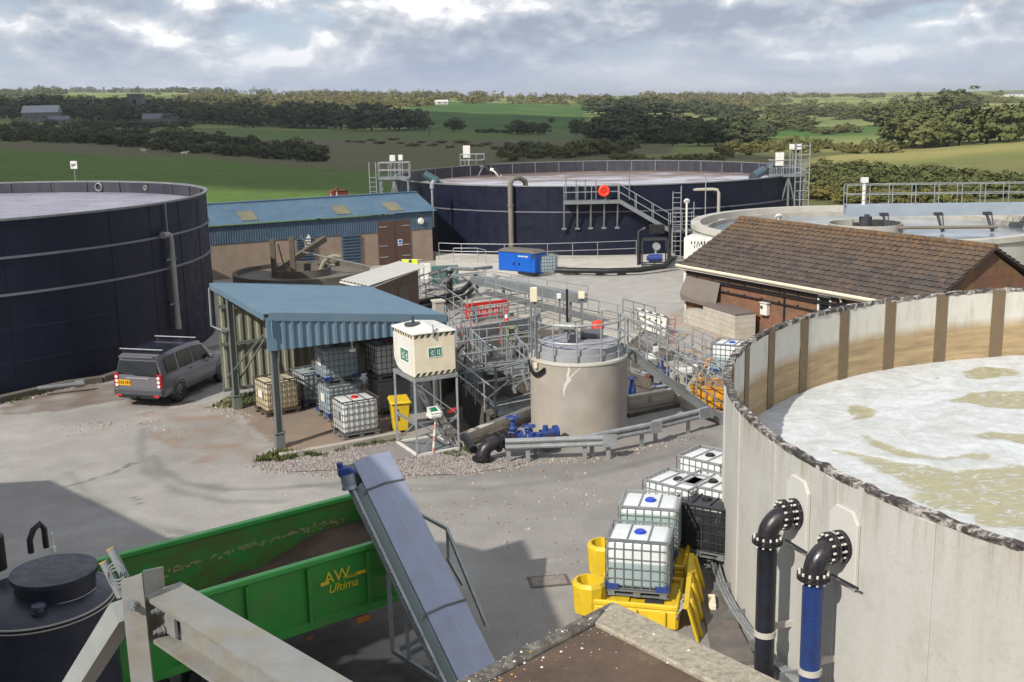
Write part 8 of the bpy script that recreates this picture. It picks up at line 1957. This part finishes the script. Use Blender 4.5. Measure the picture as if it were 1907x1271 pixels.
# far woodland masses
def woodland(name, lab, kind, bands, n, seed, sz=(13, 20)):
    rnd = random.Random(seed); m = MB()
    for _ in range(n):
        (u0, v0, u1, v1, th) = rnd.choice(bands); f = rnd.random(); u = u0 + (u1 - u0) * f; v = v0 + (v1 - v0) * f + rnd.uniform(-th, th); b = hit(u, v, 420)
        w = rnd.uniform(*sz) * b.y / F; crown_mb(rnd, w * 1.6, w * .7, -w * .1, 15, 14, w * .075, 0, .8, m, b)
    o = build_fast(m, name, LM[kind]); tag(o, lab, kind='stuff')
woodland('far_woodland', 'olive woodland covering the far ridge across the middle', 'olive', [(330, 188, 700, 194, 8), (560, 184, 1180, 192, 7), (480, 196, 800, 196, 4), (1100, 196, 1420, 198, 5), (1200, 186, 1430, 190, 4)], 620, 3)
woodland('far_trees', 'dark tree line along the left-hand skyline ridge', 'mid', [(60, 170, 350, 172, 2), (350, 174, 900, 180, 3), (-100, 176, 120, 178, 4), (-100, 196, 340, 196, 6)], 300, 5, (12, 18))
woodland('far_scrub', 'pale scrub woodland on the distant right slopes', 'olive', [(1420, 196, 1640, 204, 8), (1250, 180, 1640, 182, 2), (1500, 212, 1620, 218, 5), (1780, 190, 1907, 188, 5)], 150, 9, (9, 15))
woodland('far_hedges', 'thin dark hedges dividing the distant right fields', 'mid', [(1600, 184, 1850, 176, 1), (1420, 184, 1900, 172, .6), (1640, 200, 1907, 190, 1), (1180, 181, 1600, 183, 1), (1850, 178, 1907, 178, 1)], 110, 12, (5, 9))
# far buildings, sheep, poles
def house(u, v, wpx, hpx, dpx, label, wallc, roofc, cat='house', name='farmhouse', rz=0.0):
    b = hit(u, v, 200); s = b.y / F; w, h, d = wpx * s, hpx * s, dpx * s; t = thing(name, label, cat, b, world=True)
    q = lambda x, y, z: b + V(x * math.cos(rz) - y * math.sin(rz), x * math.sin(rz) + y * math.cos(rz), z)
    m = MB(); m.ext([q(-w / 2, -d / 2, -2), q(w / 2, -d / 2, -2), q(w / 2, -d / 2, h * .6), q(-w / 2, -d / 2, h * .6)], q(0, d, 0) - q(0, 0, 0)); m.build('wall', wallc, t)
    m = MB(); m.ext([q(-w / 2 - .3, -d / 2 - .3, h * .58), q(-w / 2 - .3, 0, h), q(-w / 2 - .3, d / 2 + .3, h * .58)], q(w + .6, 0, 0) - q(0, 0, 0)); m.build('roof', roofc, t)
    m = MB()
    for k in range(max(1, int(w / 4))): x = -w / 2 + w * (k + .5) / max(1, int(w / 4)); p = q(x, -d / 2 - .02, h * .32); m = MB(); m.box(p.x, p.y, p.z, .9, .06, .9, rz); m.build('window', M['glass'], t)
wr, gr, sl_, wl = plain('far_white_render', lin(214, 212, 206), .8), plain('far_grey_stone', lin(112, 108, 106), .9), plain('far_slate', lin(104, 106, 116), .7), plain('barn_sheet', lin(150, 152, 158), .6)
house(80, 229, 62, 30, 30, 'far pale roofed barn among the trees at the left edge', gr, wl, 'barn', 'barn', .1)
house(112, 234, 34, 17, 18, 'low grey shed just below the pale roofed barn', gr, sl_, 'barn', 'barn', .2)
house(302, 235, 64, 22, 22, 'long slate roofed stone building right of the dark tower', gr, sl_, 'house', 'stone_house', .1)
house(226, 171, 56, 8, 14, 'longest row of white houses on the left skyline', wr, sl_)
house(332, 171, 26, 8, 12, 'small white house right of the white row on the left skyline', wr, sl_)
house(822, 195, 22, 8, 12, 'white house alone on the slope above the green hillside field', wr, wr, rz=.4)
house(626, 240, 28, 7, 12, 'small white shed at the foot of the middle-left wood', wr, wr, 'shed', 'shed')
house(1890, 181, 34, 8, 16, 'pale farm on the horizon at the right edge', wr, sl_, 'farm')
row('dark', [(-60, 240), (120, 241), (240, 241), (350, 241)], 20, 30, 19, 2, 'low dark tree in the front line below the far farm roofs', 'low trees in front of the farm')
def tower():
    b = hit(257, 224, 300); s = b.y / F; t = thing('church_tower', 'square grey church tower standing dark against the far left wood', 'tower', b)
    m = MB(); m.box(b.x, b.y, b.z + 20 * s, 24 * s, 24 * s, 46 * s); m.build('shaft', gr, t); m = MB()
    for dx in (-1, 0, 1): m.box(b.x + dx * 10 * s, b.y, b.z + 44.5 * s, 5 * s, 26 * s, 4 * s)
    m.build('battlement', gr, t); m = MB(); m.box(b.x, b.y - 12.2 * s, b.z + 32 * s, 6 * s, .2, 9 * s); m.build('belfry_window', M['glass'], t)
tower()
def sheep(u, v, face, lab):
    b = hit(u, v, 100); t = thing('sheep', lab, 'sheep', b, world=False); t.rotation_euler = (0, 0, face)
    m = MB(); c = [(-.62, .0), (-.5, .2), (-.2, .27), (.15, .28), (.42, .23), (.58, .12), (.64, 0)]
    m.lathe((0, 0, 0), [(r, x) for x, r in c], 14); m.xf(Matrix.Translation((0, 0, .62)) @ Matrix.Rotation(pi / 2, 4, 'Y'))
    i0 = len(m.v); m.tube([(.5, 0, .7), (.66, 0, .86), (.74, 0, .92)], [.16, .12, .11], 8); m.tube([(.7, 0, .93), (.86, 0, .86), (.95, 0, .8)], [.11, .085, .05], 8)
    for x in (-.4, .38):
        for y in (-.14, .14): m.tube([(x, y, .5), (x + .02, y, .26), (x, y, 0)], [.09, .05, .04], 6)
    for y in (-.12, .12): m.tube([(.7, y * .7, .98), (.66, y * 1.5, .97)], [.04, .02], 5)
    m.tube([(-.6, 0, .66), (-.68, 0, .5)], [.05, .03], 5)
    m.build('fleece_body', mat('sheep_wool', lin(206, 200, 186), .95, bump=.6), t, smooth=True)
sheep(268, 288, 2.6, 'left one of the two sheep grazing below the hedge on the left pasture'); sheep(343, 293, .4, 'right one of the two sheep grazing below the hedge on the left pasture')
def pole(u, v0, v1, lab):
    b = hit(u, v1, 120); s = b.y / F; t = thing('utility_pole', lab, 'pole', b); hh = (v1 - v0) * s
    m = MB(); m.tube([b, b + EZ * hh], .16, 6); m.build('shaft', M['wood'], t); m = MB(); m.bar(b + EZ * hh * .92 - V(.9, 0, 0), b + EZ * hh * .92 + V(.9, 0, 0), .14, .14); m.build('crossarm', M['wood'], t)
pole(62, 214, 240, 'pale utility pole left of the far farm, in front of the left wood'); pole(1437, 216, 242, 'utility pole at the right end of the big wood'); pole(800, 238, 256, 'slim pole in the marshy flat below the single round tree'); pole(210, 205, 244, 'tall dark utility pole in front of the far church tower')
# unseen broad cloud added high over the valley, shaped to shade the middle distance
def cloud():
    h = 380.; off = SUN * (-1) ; k = h / SUN.z; dx, dy = SUN.x * k, SUN.y * k
    foot = [(-900, 112), (-60, 112), (26, 128), (58, 300), (70, 520), (80, 610), (-200, 640), (-1000, 660)]
    m = MB(); st = 22; n0 = {}
    vs = []; fs = []
    def inside(x, y): return inpoly(x + 14 * noise.noise(Vector((x * .02, y * .02, 0))), y + 14 * noise.noise(Vector((x * .02, y * .02, 5))), foot)
    cells = [(i, j) for i in range(-48, 8) for j in range(4, 48) if inside(i * st, j * st)]; cs = set(cells); idx = {}
    def vid(i, j, top):
        if (i, j, top) not in idx:
            x, y = (i - .5) * st, (j - .5) * st; nb = sum(((i + a, j + b) in cs) for a in (-1, 0) for b in (-1, 0)); e = 0 if nb < 4 else 1
            nn = noise.noise(Vector((x * .012, y * .012, 2))); z = h + (45 + 40 * nn) * e if top else h - 6 * e * (1 + nn)
            if not e: z = h
            idx[(i, j, top)] = len(vs); vs.append((x + dx, y + dy, z))
        return idx[(i, j, top)]
    for i, j in cells:
        for top in (True, False): fs.append((vid(i, j, top), vid(i + 1, j, top), vid(i + 1, j + 1, top), vid(i, j + 1, top)))
    m.add(vs, fs); t = NT('cloud_white'); t.base((.8, .8, .82, 1)); t.set(Roughness=1); o = m.build('cloud', t.m, smooth=True, ang=180); tag(o, 'broad unseen cloud added over the valley to shade the middle distance', kind='stuff')
cloud()

# thin blue air over the whole valley
def haze():
    m = MB(); m.box(0, 3000, 26, 60000, 30000, 72); o = m.build('haze', [])
    mt = bpy.data.materials.new('thin_haze'); mt.use_nodes = True; n = mt.node_tree.nodes; n.remove(n['Principled BSDF']); v = n.new('ShaderNodeVolumePrincipled'); v.inputs['Color'].default_value = (.86, .9, .96, 1); v.inputs['Density'].default_value = HAZED; v.inputs['Anisotropy'].default_value = .3
    mt.node_tree.links.new(v.outputs[0], n['Material Output'].inputs['Volume']); o.data.materials.append(mt); tag(o, 'thin pale haze lying over the valley', kind='stuff')
HAZED = .00016
haze()
